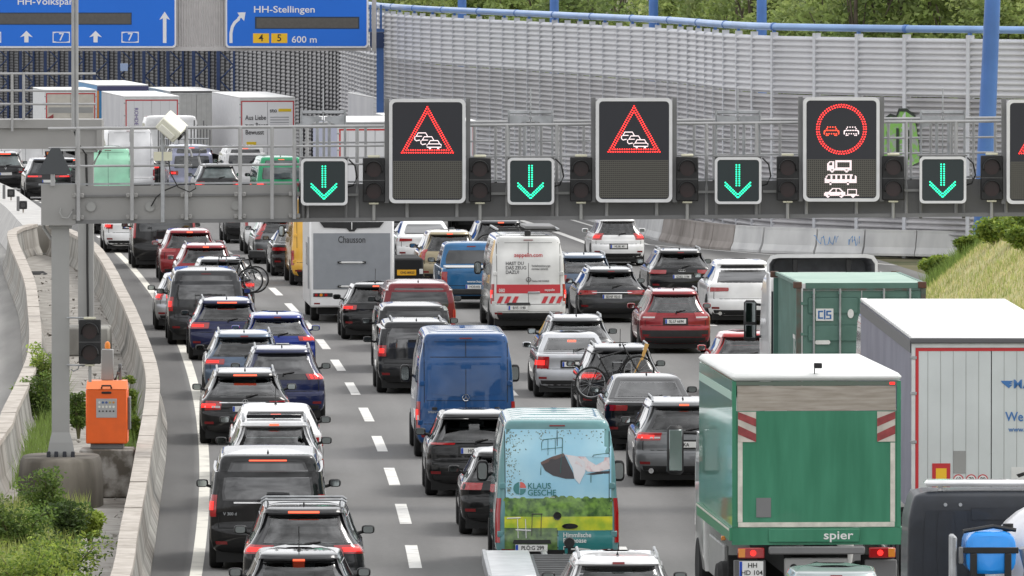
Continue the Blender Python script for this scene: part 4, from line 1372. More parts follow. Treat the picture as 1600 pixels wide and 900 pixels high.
gtube('drain_pipe', [gp(68, 312, .1), gp(68, 356, .1), gp(80, 374, .1)], .03, GREYP)
gtube('cable', [gp(95, 325, .42), gp(93, 332, .44), gp(97, 340, .44), (gp(106, 341, .44)), gp(113, 330, .42), gp(114, 326, .42)], .014, GREYP)
# mast and camera pole
gtube('mast', [gp(120, -40, .3), gp(120, 345, .3)], .032)
gtube('mast', [gp(114.5, -40, .3), gp(114.5, 205, .3)], [.030, .036])
gtube('camera_pole', [gp(254, 205, .52), gp(254, 347, .52)], .038, STEEL)
gtube('cable', [gp(262, 240, .5), gp(266, 270, .5), gp(278, 292, .48), gp(296, 300, .46), gp(306, 294, .46), gp(304, 287, .46), (gp(280, 288, .46)), gp(258, 297, .46), gp(244, 308, .42), gp(236, 322, .37)], .012, SOCK)
gtube('cable', [gp(116, 205, .3), gp(121, 222, .28), gp(133, 240, .1), gp(136, 262, .05)], .014, SOCK)
box('junction_box', CREAM, gantry, *[v for pr in zip(gp(240, 251, .55), gp(269, 237, .45)) for v in (min(pr), max(pr))])

base = MB(); n = 28; c = P(94, 718, GD)
for (z, r) in ((0, 1.0), (.55, .99), (.86, .95), (.93, .90)):
    for k in range(n):
        t = 2 * PI * k / n; cx, sy = math.cos(t), math.sin(t)
        base.v.append((abs(cx) ** .6 * math.copysign(1, cx) * .77 * r, abs(sy) ** .8 * math.copysign(1, sy) * 1.35 * r, z))
for i in range(3):
    for k in range(n): base.f.append((i * n + k, i * n + (k + 1) % n, (i + 1) * n + (k + 1) % n, (i + 1) * n + k))
base.f += [tuple(range(n)), tuple(range(3 * n, 4 * n))]
o = base.build('gantry_base', mat('concrete_brown', (.075, .065, .052), .9, col2=(.20, .18, .15), scale=1.6, bump=.3, bscale=10, stretch=(1, 1, .25), detail=8), None, loc=(c.x, GD, .02), sharp=50); tag(o, 'stained rounded concrete foundation under the gantry post', 'foundation')

# ------------------------------------------------------------ signs on the gantry
def rrect(x0, x1, z0, z1, r, n=5):
    out = []
    for cx, cz, a in ((x1 - r, z1 - r, 0), (x0 + r, z1 - r, 90), (x0 + r, z0 + r, 180), (x1 - r, z0 + r, 270)):
        for k in range(n + 1):
            t = math.radians(a + 90 * k / n)
            out.append((cx + r * math.cos(t), cz + r * math.sin(t)))
    return out
def ringmesh(o, i, y0, y1):
    n = len(o); mb = MB()
    mb.v = [(x, y0, z) for x, z in o] + [(x, y0, z) for x, z in i] + [(x, y1, z) for x, z in o] + [(x, y1, z) for x, z in i]
    for k in range(n):
        l = (k + 1) % n
        mb.f += [(k, l, n + l, n + k), (2 * n + k, 2 * n + l, 3 * n + l, 3 * n + k), (k, l, 2 * n + l, 2 * n + k), (n + k, n + l, 3 * n + l, 3 * n + k)]
    return mb
def dots(name, pts, r, m, par, y):
    mb = MB()
    for (x, z) in pts:
        k = len(mb.v)
        mb.v += [(x + r * math.cos(PI / 4 + PI / 3 * i), y, z + r * math.sin(PI / 4 + PI / 3 * i)) for i in range(6)]
        mb.f.append(tuple(range(k, k + 6))[::-1])
    o = mb.build(name, m, par, smooth=False, fix=False); o['kind'] = 'stuff'; return o
def line_dots(a, b, n): return [(a[0] + (b[0] - a[0]) * k / (n - 1), a[1] + (b[1] - a[1]) * k / (n - 1)) for k in range(n)]
def sign_box(name, label, cat, x0, x1, y0, y1, grp, dep=.42, face=SIGNF, fr=.055, rr=.09):
    a = P(x0, y1, GD - .55); b = P(x1, y0, GD - .55)
    w, h = b.x - a.x, b.z - a.z
    r = empty(name, (a.x + w / 2, GD - .55, a.z)); tag(r, label, cat, grp)
    MB().prism(rrect(-w / 2 + .01, w / 2 - .01, .01, h - .01, rr), .03, dep).build('housing', STEEL, r)
    ringmesh(rrect(-w / 2, w / 2, 0, h, rr), rrect(-w / 2 + fr, w / 2 - fr, fr, h - fr, rr * .7), -.012, .03).build('frame', FRAME, r)
    MB().prism(rrect(-w / 2 + fr * .9, w / 2 - fr * .9, fr * .9, h - fr * .9, rr * .7), 0, .02).build('face', face, r)
    return r, w, h
GREEND = []
for (x0, lab) in ((470, 'leftmost lane signal with green LED arrow, on the gantry'), (793, 'lane signal with green LED arrow between the two congestion signs'), (1117, 'lane signal with green LED arrow left of the overtaking ban sign'), (1437, 'lane signal with green LED arrow right of the overtaking ban sign')):
    yy = 249 + tilt(x0) * .4
    r, w, h = sign_box('lane_signal', lab, 'lane signal', x0, x0 + 73, yy, yy + 73, 'lane signals on the gantry', face=SIGNG, fr=.045, rr=.08)
    u = w / 73; cx = -.5 * u
    L_ = []
    for dx in (-2.3, 2.3): L_ += line_dots((cx + dx * u, h - 12 * u), (cx + dx * u, h - 44 * u), 10)
    for sg in (-1, 1):
        for o_ in (0, 4.6): L_ += line_dots((cx + sg * 19.5 * u, h - (39.5 + o_) * u), (cx + sg * 1.2 * u, h - (57.5 + o_) * u), 9)
    L_.append((cx, h - 62.5 * u))
    dots('led_arrow', L_, .0165, LEDG, r, -.004)
    gm = SOCK
    MB().tube([(w / 2 + .02, .1, h * .98), (w / 2 + .13, .1, h * .85), (w / 2 + .17, .1, h * .6), (w / 2 + .10, .1, h * .42), (w / 2 - .02, .15, h * .38)], .016, 6).build('cable', SOCK, r)
    for sg in (-1, 1): MB().tube([(sg * w * .46, .3, h), (sg * w * .46, .3, -.28)], .03, 7).build('bracket_tube', GREYD, r)
    box('drip_plate', GREYD, r, -w / 2 - .02, w / 2 + .02, .04, .40, h + .004, h + .03)

CARP = [(-.28, 0), (-.28, .10), (-.22, .13), (-.15, .26), (.15, .26), (.22, .13), (.28, .10), (.28, 0)]
def car_led(cx, cz, k, n=26):
    pts = []
    P_ = CARP
    for a, b in zip(P_, P_[1:] + P_[:1]):
        m_ = max(2, int(math.hypot(b[0] - a[0], b[1] - a[1]) / .085))
        for i in range(m_): pts.append((cx + (a[0] + (b[0] - a[0]) * i / m_) * k, cz + (a[1] + (b[1] - a[1]) * i / m_) * k))
    for i in range(1, 7): pts.append((cx + (-.22 + .44 * i / 7) * k, cz + .13 * k))
    for sg in (-1, 1): pts += [(cx + sg * .2 * k, cz - .06 * k), (cx + sg * .14 * k, cz - .06 * k)]
    return pts
BM_TRUCK = ["........################", "..#####.################", ".##..##.##............##", "##...##.##............##", "##...##.##............##", "#######.##............##", "#######.##............##", "#######.################", "########################", "####..############..####", "...####..........####...", "....##............##...."]
BM_BUS = ["...##########################...", "..#...##...##...##...##...###..#.", ".##...##...##...##...##...##...##", ".#....##...##...##...##...##...##", "##....##...##...##...##...##...##", "#################################", "#################################", "#################################", "#####..################..########", ".....##................##........", ".....##................##........"]
BM_CARTR = ["........#########....................", ".......##...#...##......##########...", "......##....#....##.....#........#...", ".....##.....#.....##....#........#...", ".#####################..#........#...", "######################..#........#...", "######################..##########...", "####..##########..##################.", "..####..........####........####.....", "...##............##..........##......"]
def bitmap(name, rows, cx, cz, k, m, par):
    mb = MB(); w = max(len(r) for r in rows)
    for j, r in enumerate(rows):
        for i, ch in enumerate(r):
            if ch == '#':
                x = cx + (i - w / 2) * k; z = cz - j * k; q = len(mb.v)
                mb.v += [(x, -.004, z - k * .86), (x + k * .86, -.004, z - k * .86), (x + k * .86, -.004, z), (x, -.004, z)]
                mb.f.append((q, q + 1, q + 2, q + 3))
    return tag(mb.build(name, m, par, smooth=False, fix=False), kind='stuff')
def grid_mat():
    m = mat('led_matrix_off', (.05, .048, .040), .6)
    nt = m.node_tree; b = nt.nodes['Principled BSDF']
    tc = nt.nodes.new('ShaderNodeTexCoord'); br = nt.nodes.new('ShaderNodeTexBrick')
    br.offset = 0; br.inputs['Scale'].default_value = 1
    br.inputs['Color1'].default_value = (.010, .010, .010, 1); br.inputs['Color2'].default_value = (.016, .015, .013, 1); br.inputs['Mortar'].default_value = (.095, .09, .075, 1)
    br.inputs['Mortar Size'].default_value = .008; br.inputs['Brick Width'].default_value = .036; br.inputs['Row Height'].default_value = .036
    mp_ = nt.nodes.new('ShaderNodeMapping'); mp_.inputs['Rotation'].default_value = (PI / 2, 0, 0)
    nt.links.new(tc.outputs['Object'], mp_.inputs[0]); nt.links.new(mp_.outputs[0], br.inputs['Vector']); nt.links.new(br.outputs['Color'], b.inputs['Base Color'])
    return m
GRID = grid_mat()
for i, (x0, lab) in enumerate(((608, 'LED variable sign showing a red congestion triangle, left one on the gantry'), (931, 'LED variable sign showing a red congestion triangle, middle one on the gantry'), (1255, 'LED variable sign showing an overtaking ban circle above three white vehicle symbols'), (1573, 'LED variable sign cut off by the right edge of the picture'))):
    y0 = 156.5 + tilt(x0) * .5 + (5 if i == 3 else 0)
    r, w, h = sign_box('variable_message_sign', lab, 'LED sign', x0, x0 + 119.5, y0, y0 + 163, 'variable message signs on the gantry', dep=.5, fr=.058, rr=.10)
    u = w / 119.5
    MB().box(-w / 2 + 6 * u, w / 2 - 6 * u, -.0035, -.0005, 7 * u, 66 * u).build('matrix_field', GRID, r, smooth=False)
    for sg in (-1, 1): box('side_bracket', GREYD, r, sg * (w / 2 + .045) - .04, sg * (w / 2 + .045) + .04, .1, .3, 0, h + .01)
    if i != 2:
        pts = []
        A, B, C = (0, h - 12.5 * u), (-40 * u, h - 84 * u), (40 * u, h - 84 * u)
        a2, b2, c2 = (0, h - 20 * u), (-33.5 * u, h - 80 * u), (33.5 * u, h - 80 * u)
        for p, q, n in ((A, B, 24), (B, C, 23), (C, A, 24), (a2, b2, 20), (b2, c2, 19), (c2, a2, 20)): pts += line_dots(p, q, n)
        dots('led_triangle', pts, .0145, LEDR, r, -.005)
        for cx, cy, full in ((10.5, 75.5, 1), (1.0, 69.5, 0), (-8.5, 63.5, 0)):
            q = .46; ln = MB()
            def pp(x, z): return (cx * u + x * q, -.0075, h - cy * u + z * q)
            ps = [pp(*c_) for c_ in CARP]
            if full:
                ln.tube(ps, .0085, 4, close=True); ln.tube([pp(-.22, .13), pp(.22, .13)], .0075, 4)
                for sg in (-1, 1): ln.tube([pp(sg * .2, -.05), pp(sg * .12, -.05)], .012, 4)
            else:
                ln.tube([pp(-.08, -.02), pp(-.22, -.05), pp(-.28, .0)] + ps[1:6], .0085, 4); ln.tube([pp(-.22, .13), pp(.0, .13)], .0075, 4)
            ln.build('led_car', LEDW, r)
    else:
        pts = []
        for rad, n in ((38.5, 60), (35, 54)):
            pts += [(rad * u * math.cos(2 * PI * k / n), h - 50 * u + rad * u * math.sin(2 * PI * k / n)) for k in range(n)]
        dots('led_ring', pts, .0150, LEDR, r, -.005)
        dots('led_car', car_led(-15.5 * u, h - 57 * u, .46), .0125, mat('led_orange', (.5, .05, .02), .4, em=(1, .07, .03), es=1.8), r, -.005)
        dots('led_car', car_led(15.5 * u, h - 57 * u, .46), .0125, LEDW, r, -.005)
        bitmap('led_truck', BM_TRUCK, -3 * u, 64.5 * u, .0185, LEDW, r)
        bitmap('led_bus', BM_BUS, -1 * u, 42.5 * u, .0175, LEDW, r)
        bitmap('led_trailer', BM_CARTR, 1 * u, 21 * u, .0175, LEDW, r)
def signal(loc, label, rz=0):
    r = empty('traffic_signal', loc, rz); tag(r, label, 'traffic signal', 'two lamp signals')
    MB().cbox(-.2, .2, 0, .16, 0, .80, .015).build('housing', BLACKP, r)
    for z in (.20, .59):
        MB().disc((0, -.006, z), .135, 20, 'y', .012).build('lens', mat('lens_dark', (.022, .005, .005), .3), r)
        hd = MB(); n = 14
        for y in (-.20, 0):
            for rad in (.150, .162):
                for k in range(n + 1):
                    t = math.radians(-20 + 220 * k / n); hd.v.append((rad * math.cos(t), y * (1 if k not in (0, n) else .3), z + rad * math.sin(t)))
        q = n + 1
        for k in range(n): hd.f += [(k, k + 1, 2 * q + k + 1, 2 * q + k), (q + k, q + k + 1, 3 * q + k + 1, 3 * q + k), (k, k + 1, q + k + 1, q + k)]
        hd.build('visor', BLACKP, r)
    box('joint', GREYD, r, -.2, .2, -.003, .0, .394, .401)
    MB().cbox(-.11, .11, .02, .14, .805, .85, .01).build('top_cap', CREAM, r)
    MB().cbox(-.09, .09, .03, .13, -.04, -.005, .01).build('bottom_cap', CREAM, r)
    MB().tube([(0, .1, -.04), (0, .1, -.33)], .03, 7).build('stalk', GREYP, r)
    return r
nb_ = ['left of the first congestion sign', 'right of the first congestion sign', 'left of the second congestion sign', 'right of the second congestion sign', 'left of the overtaking ban sign', 'right of the overtaking ban sign', 'at the far right beside the cut off sign']
for px, lb in zip((584, 750, 908, 1074, 1231, 1396, 1550), nb_):
    p = P(px, 318 + tilt(px) * .5, GD - .5)
    signal((p.x, p.y, p.z), 'black two lamp signal on the gantry ' + lb)
p = P(139.5, 569, GD - .45)
sg_ = signal((p.x, p.y, p.z), 'black two lamp signal on the gantry post above the orange cabinet')
MB().tube([(-.42, .2, .83), (-.06, .1, .83)], .018, 6).tube([(-.42, .2, -.03), (-.06, .1, -.03)], .018, 6).tube([(-.35, .2, -.1), (-.30, .2, -.14), (-.22, .15, -.1), (-.2, .12, -.03)], .012, 5).build('bracket', STEEL, sg_)
# warning triangle seen from the back, loudspeaker box
tr = empty('warning_triangle', P(85, 252, GD - .5)); tag(tr, 'dark grey back of a triangular road sign clamped to the gantry railing', 'sign')
t_ = 1 / GS
MB().prism([(-28 * t_, -20 * t_), (27 * t_, -20 * t_), (8 * t_, 21 * t_), (-5 * t_, 21 * t_)], -.01, .02).build('plate', mat('sign_back', (.055, .06, .065), .5), tr, smooth=False)
MB().tube([(-3 * t_, .05, 20 * t_), (-3 * t_, .05, -38 * t_)], .04, 7).build('post', TUBEM, tr)
sp = empty('loudspeaker', P(265, 201, GD - .6)); tag(sp, 'tilted cream coloured box camera on a pole above the gantry', 'camera'); sp.name = 'box_camera'
sp.rotation_euler = (math.radians(25), math.radians(42), 0)
MB().cbox(-.22, .22, -.1, .35, -.13, .13, .02).build('housing', mat('cream_box', (.72, .71, .60), .5), sp)
MB().cbox(-.16, .16, -.14, -.101, -.09, .03, .01).build('front_cover', mat('cream_box2', (.76, .75, .66), .5), sp)
MB().cbox(.221, .27, .0, .2, -.06, .06, .01).build('back_cap', BLACKP, sp)
MB().tube([(0, .1, -.13), (-.2, .1, -.2)], .03, 6).build('bracket', BLACKP, sp)

# orange control cabinet on its concrete block
cb = P(167, 700, 179.8)
blk = MB().cbox(-.50, .50, -.5, .5, 0, .90, .03).build('cabinet_plinth', mat('concrete_mould', (.12, .105, .085), .9, col2=(.40, .38, .35), scale=3.2, bump=.25, bscale=12, lo=.42, hi=.6), None, loc=(cb.x, 179.9, .06)); tag(blk, 'mould stained concrete block carrying the orange cabinet', 'plinth')
oc = empty('control_cabinet', (cb.x, 179.8, .96)); tag(oc, 'bright orange control cabinet with grey button panel and orange beacon', 'cabinet')
ORANGE = mat('orange_paint', (.85, .13, .012), .45, var=.05)
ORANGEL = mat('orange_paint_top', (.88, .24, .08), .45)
MB().cbox(-.30, .30, -.28, .28, 0, .10, .01).build('foot_frame', GREYD, oc)
MB().cbox(-.38, .38, -.36, .36, .10, 1.10, .02).build('body', ORANGE, oc)
MB().add([(-.38, -.36, 1.103), (.38, -.36, 1.103), (.38, .36, 1.103), (-.38, .36, 1.103), (-.36, -.22, 1.25), (.36, -.22, 1.25), (.36, .3, 1.25), (-.36, .3, 1.25)], [(0, 1, 5, 4), (1, 2, 6, 5), (2, 3, 7, 6), (3, 0, 4, 7), (4, 5, 6, 7)]).build('lid', ORANGEL, oc, smooth=False)
pn = MB().cbox(-.19, .19, -.372, -.361, .58, .93, .004).build('button_panel', mat('panel_grey', (.42, .42, .42), .4), oc)
for j, z in enumerate((.86, .78, .70)):
    for i in range(5):
        c_ = [(.7, .7, .7), (.05, .12, .3), (.05, .1, .3), (.5, .4, .1), (.6, .25, .05)][i] if j == 0 else ((.75, .74, .66) if j == 1 else (.03, .03, .03))
        MB().disc((-.13 + .065 * i, -.381, z), .022 if j != 2 else .016, 10, 'y', .009).build('button', mat('btn_%d_%d' % (j, i), c_, .4), pn)
MB().tube([(-.09, -.34, 1.12), (-.08, -.42, 1.17), (.08, -.42, 1.17), (.09, -.34, 1.12)], .018, 6).build('handle', BLACKP, oc)
MB().cbox(-.09, .09, -.385, -.362, 1.02, 1.06, .008).build('latch', BLACKP, oc)
MB().cbox(-.11, .11, -.0, .22, 1.252, 1.82, .012).build('signal_box', GREYP, oc)
MB().lathe([(0, .05), (.08, .05), (.12, .035), (.135, 0.005)], 12, 'z', (0, .11, 1.83)).build('beacon', mat('beacon_amber', (.85, .25, .02), .3), oc)
MB().cbox(.20, .26, .1, .25, 1.10, 1.55, .01).tube([(.14, .1, 1.25), (.2, .05, 1.4), (.23, .1, 1.5)], .03, 6).build('cable_box', GREYD, oc)
MB().cbox(.385, .43, -.2, .2, .35, .95, .01).build('side_box', GREYD, oc)

# ------------------------------------------------------------ gantry of the opposite carriageway
G2 = 240.0
g2 = empty('sign_gantry', (P(134, 300, G2).x, G2, 0)); tag(g2, 'farther grey gantry ending at the left, reaching over the opposite carriageway', 'gantry')
q0 = Vector(g2.location)
def g2b(name, x0, x1, y0, y1, d0, d1, m):
    a, b = P(x0, y1, G2) - q0, P(x1, y0, G2) - q0
    return MB().box(a.x, b.x, -d0, -d1, a.z, b.z).build(name, m, g2, smooth=False)
g2b('beam_panel', -140, 158, 200, 232, .35, -.8, BEAM)
g2b('beam_flange', -140, 160, 186, 199.6, .45, -.8, BEAM)
g2b('beam_end', 152, 160.5, 199, 234, .42, -.8, BEAM)
g2b('post', 122, 146, 234.4, 506, .22, -.25, GREYP)
g2b('post_head', 118, 152, 232.4, 237, .3, -.3, GREYP)
def g2t(name, pts, r, m=None): return MB().tube([P(x, y, G2 - d) - q0 for x, y, d in pts], r, 7).build(name, m or TUBEM, g2)
for y, x1 in ((115, 150), (141.5, 150), (162.5, 150)): g2t('railing_tube', [(-130, y, .5), (x1, y, .5)], .03)
for px in (-60, 19, 37): g2t('railing_post', [(px, 114, .52), (px, 205 if px == 19 else 188, .52)], .034)
g2t('drain_pipe', [(157, 206, .3), (157, 236, .3), (146, 256, .3)], .035, GREYP)
g2t('cable', [(134, 240, .3), (136, 300, .3), (136, 420, .3), (137, 500, .3)], .03, SOCK)
p = P(134, 506, G2)
o = MB().cbox(-.6, .6, -.8, .8, 0, .72, .05).build('gantry_base', CONC, None, loc=(p.x, G2, .05)); tag(o, 'pale concrete foundation of the farther gantry behind the orange cabinet', 'foundation')

# ------------------------------------------------------------ blue direction signs
SD = 405.0; SS = F / SD
SBLUE = mat('sign_blue', (.0, .135, .62), .45, var=.03, scale=.3)
SWHITE = mat('sign_white', (.72, .72, .74), .5)
SGREY = mat('sign_board_grey', (.46, .44, .43), .6, var=.05)
SYEL = mat('sign_yellow', (.80, .47, .01), .5)
DISP = mat('sign_display', (.085, .078, .070), .5, var=.08, scale=8)
def dsign(name, label, x0, x1):
    a = P(x0, 74.5, SD)
    r = empty(name, (a.x, SD, a.z)); tag(r, label, 'road sign', 'blue direction signs')
    w = (x1 - x0) / SS; h = 150 / SS
    MB().prism(rrect(0, w, 0, h, .15), 0, .12).build('panel', SWHITE, r)
    MB().prism(rrect(.07, w - .07, .07, h - .07, .12), -.012, -.001).build('face', SBLUE, r)
    return r, lambda px, py: ((px - x0) / SS, (74.5 - py) / SS)
def sdec(r, f, name, m, poly, y=-.018):
    pts = [f(x, yy) for x, yy in poly]
    return MB().prism(pts, y, y + .005).build(name, m, r, smooth=False)
def arrow(r, f, cx, ytip, yb, hw, sw, hh):
    sdec(r, f, 'arrow', SWHITE, [(cx, ytip), (cx + hw, ytip + hh), (cx + sw, ytip + hh * .8), (cx + sw, yb), (cx - sw, yb), (cx - sw, ytip + hh * .8), (cx - hw, ytip + hh)])
r, f = dsign('direction_sign', 'wide blue motorway sign with arrows and number shields at the upper left', -140, 275.5)
sdec(r, f, 'display', mat('display_rim', (.01, .03, .06), .5), [(-130, 19.5), (206, 19.5), (206, 38.5), (-130, 38.5)])
sdec(r, f, 'display', DISP, [(-129, 21), (204.5, 21), (204.5, 37), (-129, 37)], -.024)
arrow(r, f, 41.5, 48, 66, 10, 3.2, 10); arrow(r, f, 149.5, 48, 66, 10, 3.2, 10); arrow(r, f, 257.5, 18, 67, 8.5, 2.8, 13); arrow(r, f, -66, 48, 66, 10, 3.2, 10)
for cx in (96, 203.5, -11.5):
    sdec(r, f, 'number_shield', SWHITE, [(cx - 13.5, 49.5), (cx + 13.5, 49.5), (cx + 13.5, 66.5), (cx - 13.5, 66.5)])
    sdec(r, f, 'number_shield', SBLUE, [(cx - 12, 52), (cx - 7, 50.8), (cx + 7, 50.8), (cx + 12, 52), (cx + 12, 64), (cx + 7, 65.2), (cx - 7, 65.2), (cx - 12, 64)], -.023)
    x, z = f(cx, 58)
    text('lettering', '7', .44, SWHITE, r, (x, -.026, z))
def stext(r, f, s, px, py, hpx, wpx):
    o = text('lettering', s, hpx / SS / .73, SWHITE, r, (0, -.022, 0), align='LEFT')
    xs = [v.co.x for v in o.data.vertices]; k = (wpx / SS) / (max(xs) - min(xs)); o.scale = (k, 1, 1)
    x, z = f(px, py); o.location = (x - min(xs) * k, -.022, z)
    return o
stext(r, f, 'HH-Volkspark', 28, 2.5, 11, 95)
r2, f2 = dsign('direction_sign', 'blue exit sign with bent arrow and yellow number plates', 352.5, 575.5)
stext(r2, f2, 'HH-Stellingen', 397, 15, 10.5, 95)
sdec(r2, f2, 'display', mat('display_rim', (.01, .03, .06), .5), [(398.5, 26), (561.5, 26), (561.5, 45), (398.5, 45)])
sdec(r2, f2, 'display', DISP, [(401, 28), (559.5, 28), (559.5, 43.5), (401, 43.5)], -.024)
for x0, ch in ((395.5, '4'), (424, '5')):
    sdec(r2, f2, 'number_plate', SYEL, [(x0, 52), (x0 + 25, 52), (x0 + 25, 67), (x0, 67)])
    x, z = f2(x0 + 12.5, 59.5); text('lettering', ch, .40, INK, r2, (x, -.022, z))
stext(r2, f2, '600 m', 456, 62, 10.5, 39)
ap = [(361, 67), (361, 52), (363, 42), (367, 35), (374, 29)]
MB().add([(*f2(x - dx * 2.4, y - dy * 2.4),) [:1] + (-.02,) + f2(x - dx * 2.4, y - dy * 2.4)[1:] for (x, y), (dx, dy) in zip(ap, ((1, 0), (1, 0), (.9, .4), (.75, .65), (.6, .8)))] + [f2(x + dx * 2.4, y + dy * 2.4)[:1] + (-.02,) + f2(x + dx * 2.4, y + dy * 2.4)[1:] for (x, y), (dx, dy) in zip(ap, ((1, 0), (1, 0), (.9, .4), (.75, .65), (.6, .8)))], [(k, k + 1, 6 + k, 5 + k) for k in range(4)]).build('arrow', SWHITE, r2, smooth=False)
sdec(r2, f2, 'arrow', SWHITE, [(371, 19.5), (384, 19), (381.5, 32.5), (377, 27.5), (373.5, 30.5), (371, 27.5), (374, 24)])
sb = empty('sign_bridge', (P(-150, 80, SD).x, SD + .6, 0)); tag(sb, 'ribbed grey sign bridge carrying the two blue direction signs', 'gantry')
q1 = Vector(sb.location)
a, b = P(-170, 79.5, SD) - q1, P(579, 73, SD) - q1
MB().box(a.x, b.x, -.40, .3, a.z, b.z).build('bottom_rail', SGREY, sb, smooth=False)
mb = MB(); n = 0
for k in range(190):
    px = -170 + k * 4
    if px > 577: break
    x = (P(px, 0, SD) - q1).x
    mb.v += [(x, -.28, b.z), (x, -.28, b.z + 4.4), (x + .045, -.32, b.z), (x + .045, -.32, b.z + 4.4)]
k = len(mb.v) // 4
for i in range(k):
    mb.f.append((4 * i, 4 * i + 1, 4 * i + 3, 4 * i + 2))
    if i < k - 1: mb.f.append((4 * i + 2, 4 * i + 3, 4 * i + 5, 4 * i + 4))
mb.build('ribbed_board', SGREY, sb, smooth=False, fix=False)
box('leg', SGREY, sb, .2, .8, -.2, .25, -1.1, b.z + 4)
x = b.x + .15
box('leg', SGREY, sb, x - .1, x + .08, -.30, .25, a.z, b.z + 4.4)

# ------------------------------------------------------------ passenger cars
# left lane, nearest first
c, bd = car('hatchback', 'dark grey hatchback cut off by the bottom edge in the left lane', 466, 141.5, 'hatch', 4.2, 1.78, 1.47, 'darkgrey', rake=.42, ant='rod', glass='d', brk=1.47 - .13)
box('window_sticker', mat('sticker_faded', (.30, .31, .25), .5), c, -.22, .22, .425, .43, 1.085, 1.16).rotation_euler = (0, 0, 0)
c, bd = car('suv', 'dark grey SUV with silver roof rails and crossbars in the left lane', 474, 149.5, 'hatch', 4.65, 1.89, 1.66, 'anthracite', rake=.36, rails='silver', glass='l', tail=(.55, 1.10, .93, 1.07, .02), brake='wide', exhaust=True)
for y in (1.15, 1.95):
    z = roofz(bd, .6, y) + .09
    MB().tube([(-.66, y, z - .04), (-.6, y, z), (.6, y, z), (.66, y, z - .04)], .022, 6).build('crossbar', STEEL, c)
c, bd = car('people_carrier', 'black people carrier with large tinted rear window in the left lane', 418, 160, 'mpv', 5.1, 1.93, 1.92, 'black', cat='van', glass='b', tail=(.90, 1.10, .88, 1.24), brake='wide', zb=1.14, rake=.14, garnish=('chrome', 1.10, 1.125), skirt=False)
text('badge', 'V 300 d', .07, STEEL, c, (-.62, .015, .93), sx=1.0)
car('suv', 'white SUV with open sunroof edge directly ahead of the black people carrier', 428, 176.8, 'hatch', 4.4, 1.82, 1.62, 'white', rake=.34, rails='silver', glass='l', lit=False)
MB().cbox(-.50, .50, 0, .06, -.02, .05, .01).build('sunroof_edge', BLACKG, bpy.data.objects['suv.001'], loc=(0, 1.0, 1.63))
car('saloon_car', 'white saloon in the left lane just behind the navy SUV', 431, 185, 'sedan', 4.5, 1.8, 1.46, 'white', glass='d', ant='rod', lit=False, rake=.62, deck=.3)
car('estate_car', 'black estate car with lit wide brake light and silver star in the left lane', 383, 199, 'hatch', 4.9, 1.85, 1.50, 'black', rake=.52, rails='silver', glass='l', emblem='star', brake='wide', tail=(.55, 1.12, .70, .90, .02, None, 1), garnish=('chrome', .855, .875), plt='S', platez=.74, wiper=True)
car('suv', 'navy blue SUV with three bar rear lamps in the left lane', 441, 207.5, 'hatch', 4.45, 1.84, 1.62, 'navy', rake=.36, glass='b', rails='silver', tail=(.62, 1.05, .94, 1.06, 0, 'claw'), garnish=('black', .94, 1.05), brake=None)
car('estate_car', 'grey blue estate car in the left lane left of the navy SUV', 382, 218, 'hatch', 4.77, 1.83, 1.51, 'greyblue', rake=.46, rails='silver', glass='d', tail=(.52, 1.10, .80, .92), lit=True, brake=False)
car('hatchback', 'bright blue hatchback in the left lane next to the dashed line', 434, 230, 'hatch', 4.35, 1.80, 1.46, 'blue', rake=.38, glass='l', tail=(.58, 1.10, .80, .93, .02), brake=False, plt='10')
car('estate_car', 'dark blue estate car beside the left edge line with lit brake light', 355, 238, 'hatch', 4.95, 1.87, 1.50, 'navy', rake=.46, rails='silver', tail=(.50, 1.10, .78, .93, .01), brake='wide')
car('van', 'charcoal minibus with dark rear window at the left edge line', 322, 247, 'mpv', 5.1, 1.93, 1.92, 'darkgrey', cat='van', glass='b', tail=(.89, 1.08, .86, 1.22), brake=False, zb=1.14, rake=.14)
car('small_car', 'silver small car half hidden left of the charcoal minibus', 294, 256, 'hatch', 4.0, 1.75, 1.5, 'silver', lit=True, tail=(.82, 1.12, .80, 1.0))
car('hatchback', 'dark hatchback with bicycles on its rear rack', 347, 268, 'hatch', 4.3, 1.8, 1.5, 'darkgrey', rake=.3, glass='d', brake=False)
car('hatchback', 'red compact car with silver roof rails ahead of the bicycle carrier', 322, 279, 'hatch', 4.3, 1.78, 1.53, 'red', rails='silver', rake=.32, lit=False)
car('suv', 'red SUV in the left lane behind the black van', 297, 291, 'hatch', 4.4, 1.82, 1.58, 'red', rake=.42, tail=(.50, 1.10, .90, 1.0), lit=False)
car('van', 'black panel van close to the left edge line', 257, 302.7, 'van', 5.0, 1.98, 1.97, 'black', cat='van', tail=(.93, 1.06, .95, 1.55), lit=False, zb=1.15, plt='E', platez=.86, brake=False, far=True)
car('saloon_car', 'white liftback car farthest left below the gantry beam', 206, 317.7, 'sedan', 4.65, 1.80, 1.46, 'white', tail=(.72, 1.08, .78, .98), lit=True, plt='', platez=.86, deck=.28, rake=.8)
car('small_car', 'dark small car mostly hidden behind the gantry beam, left of the white liftback', 186, 337, 'hatch', 4.2, 1.76, 1.5, 'black', far=True)
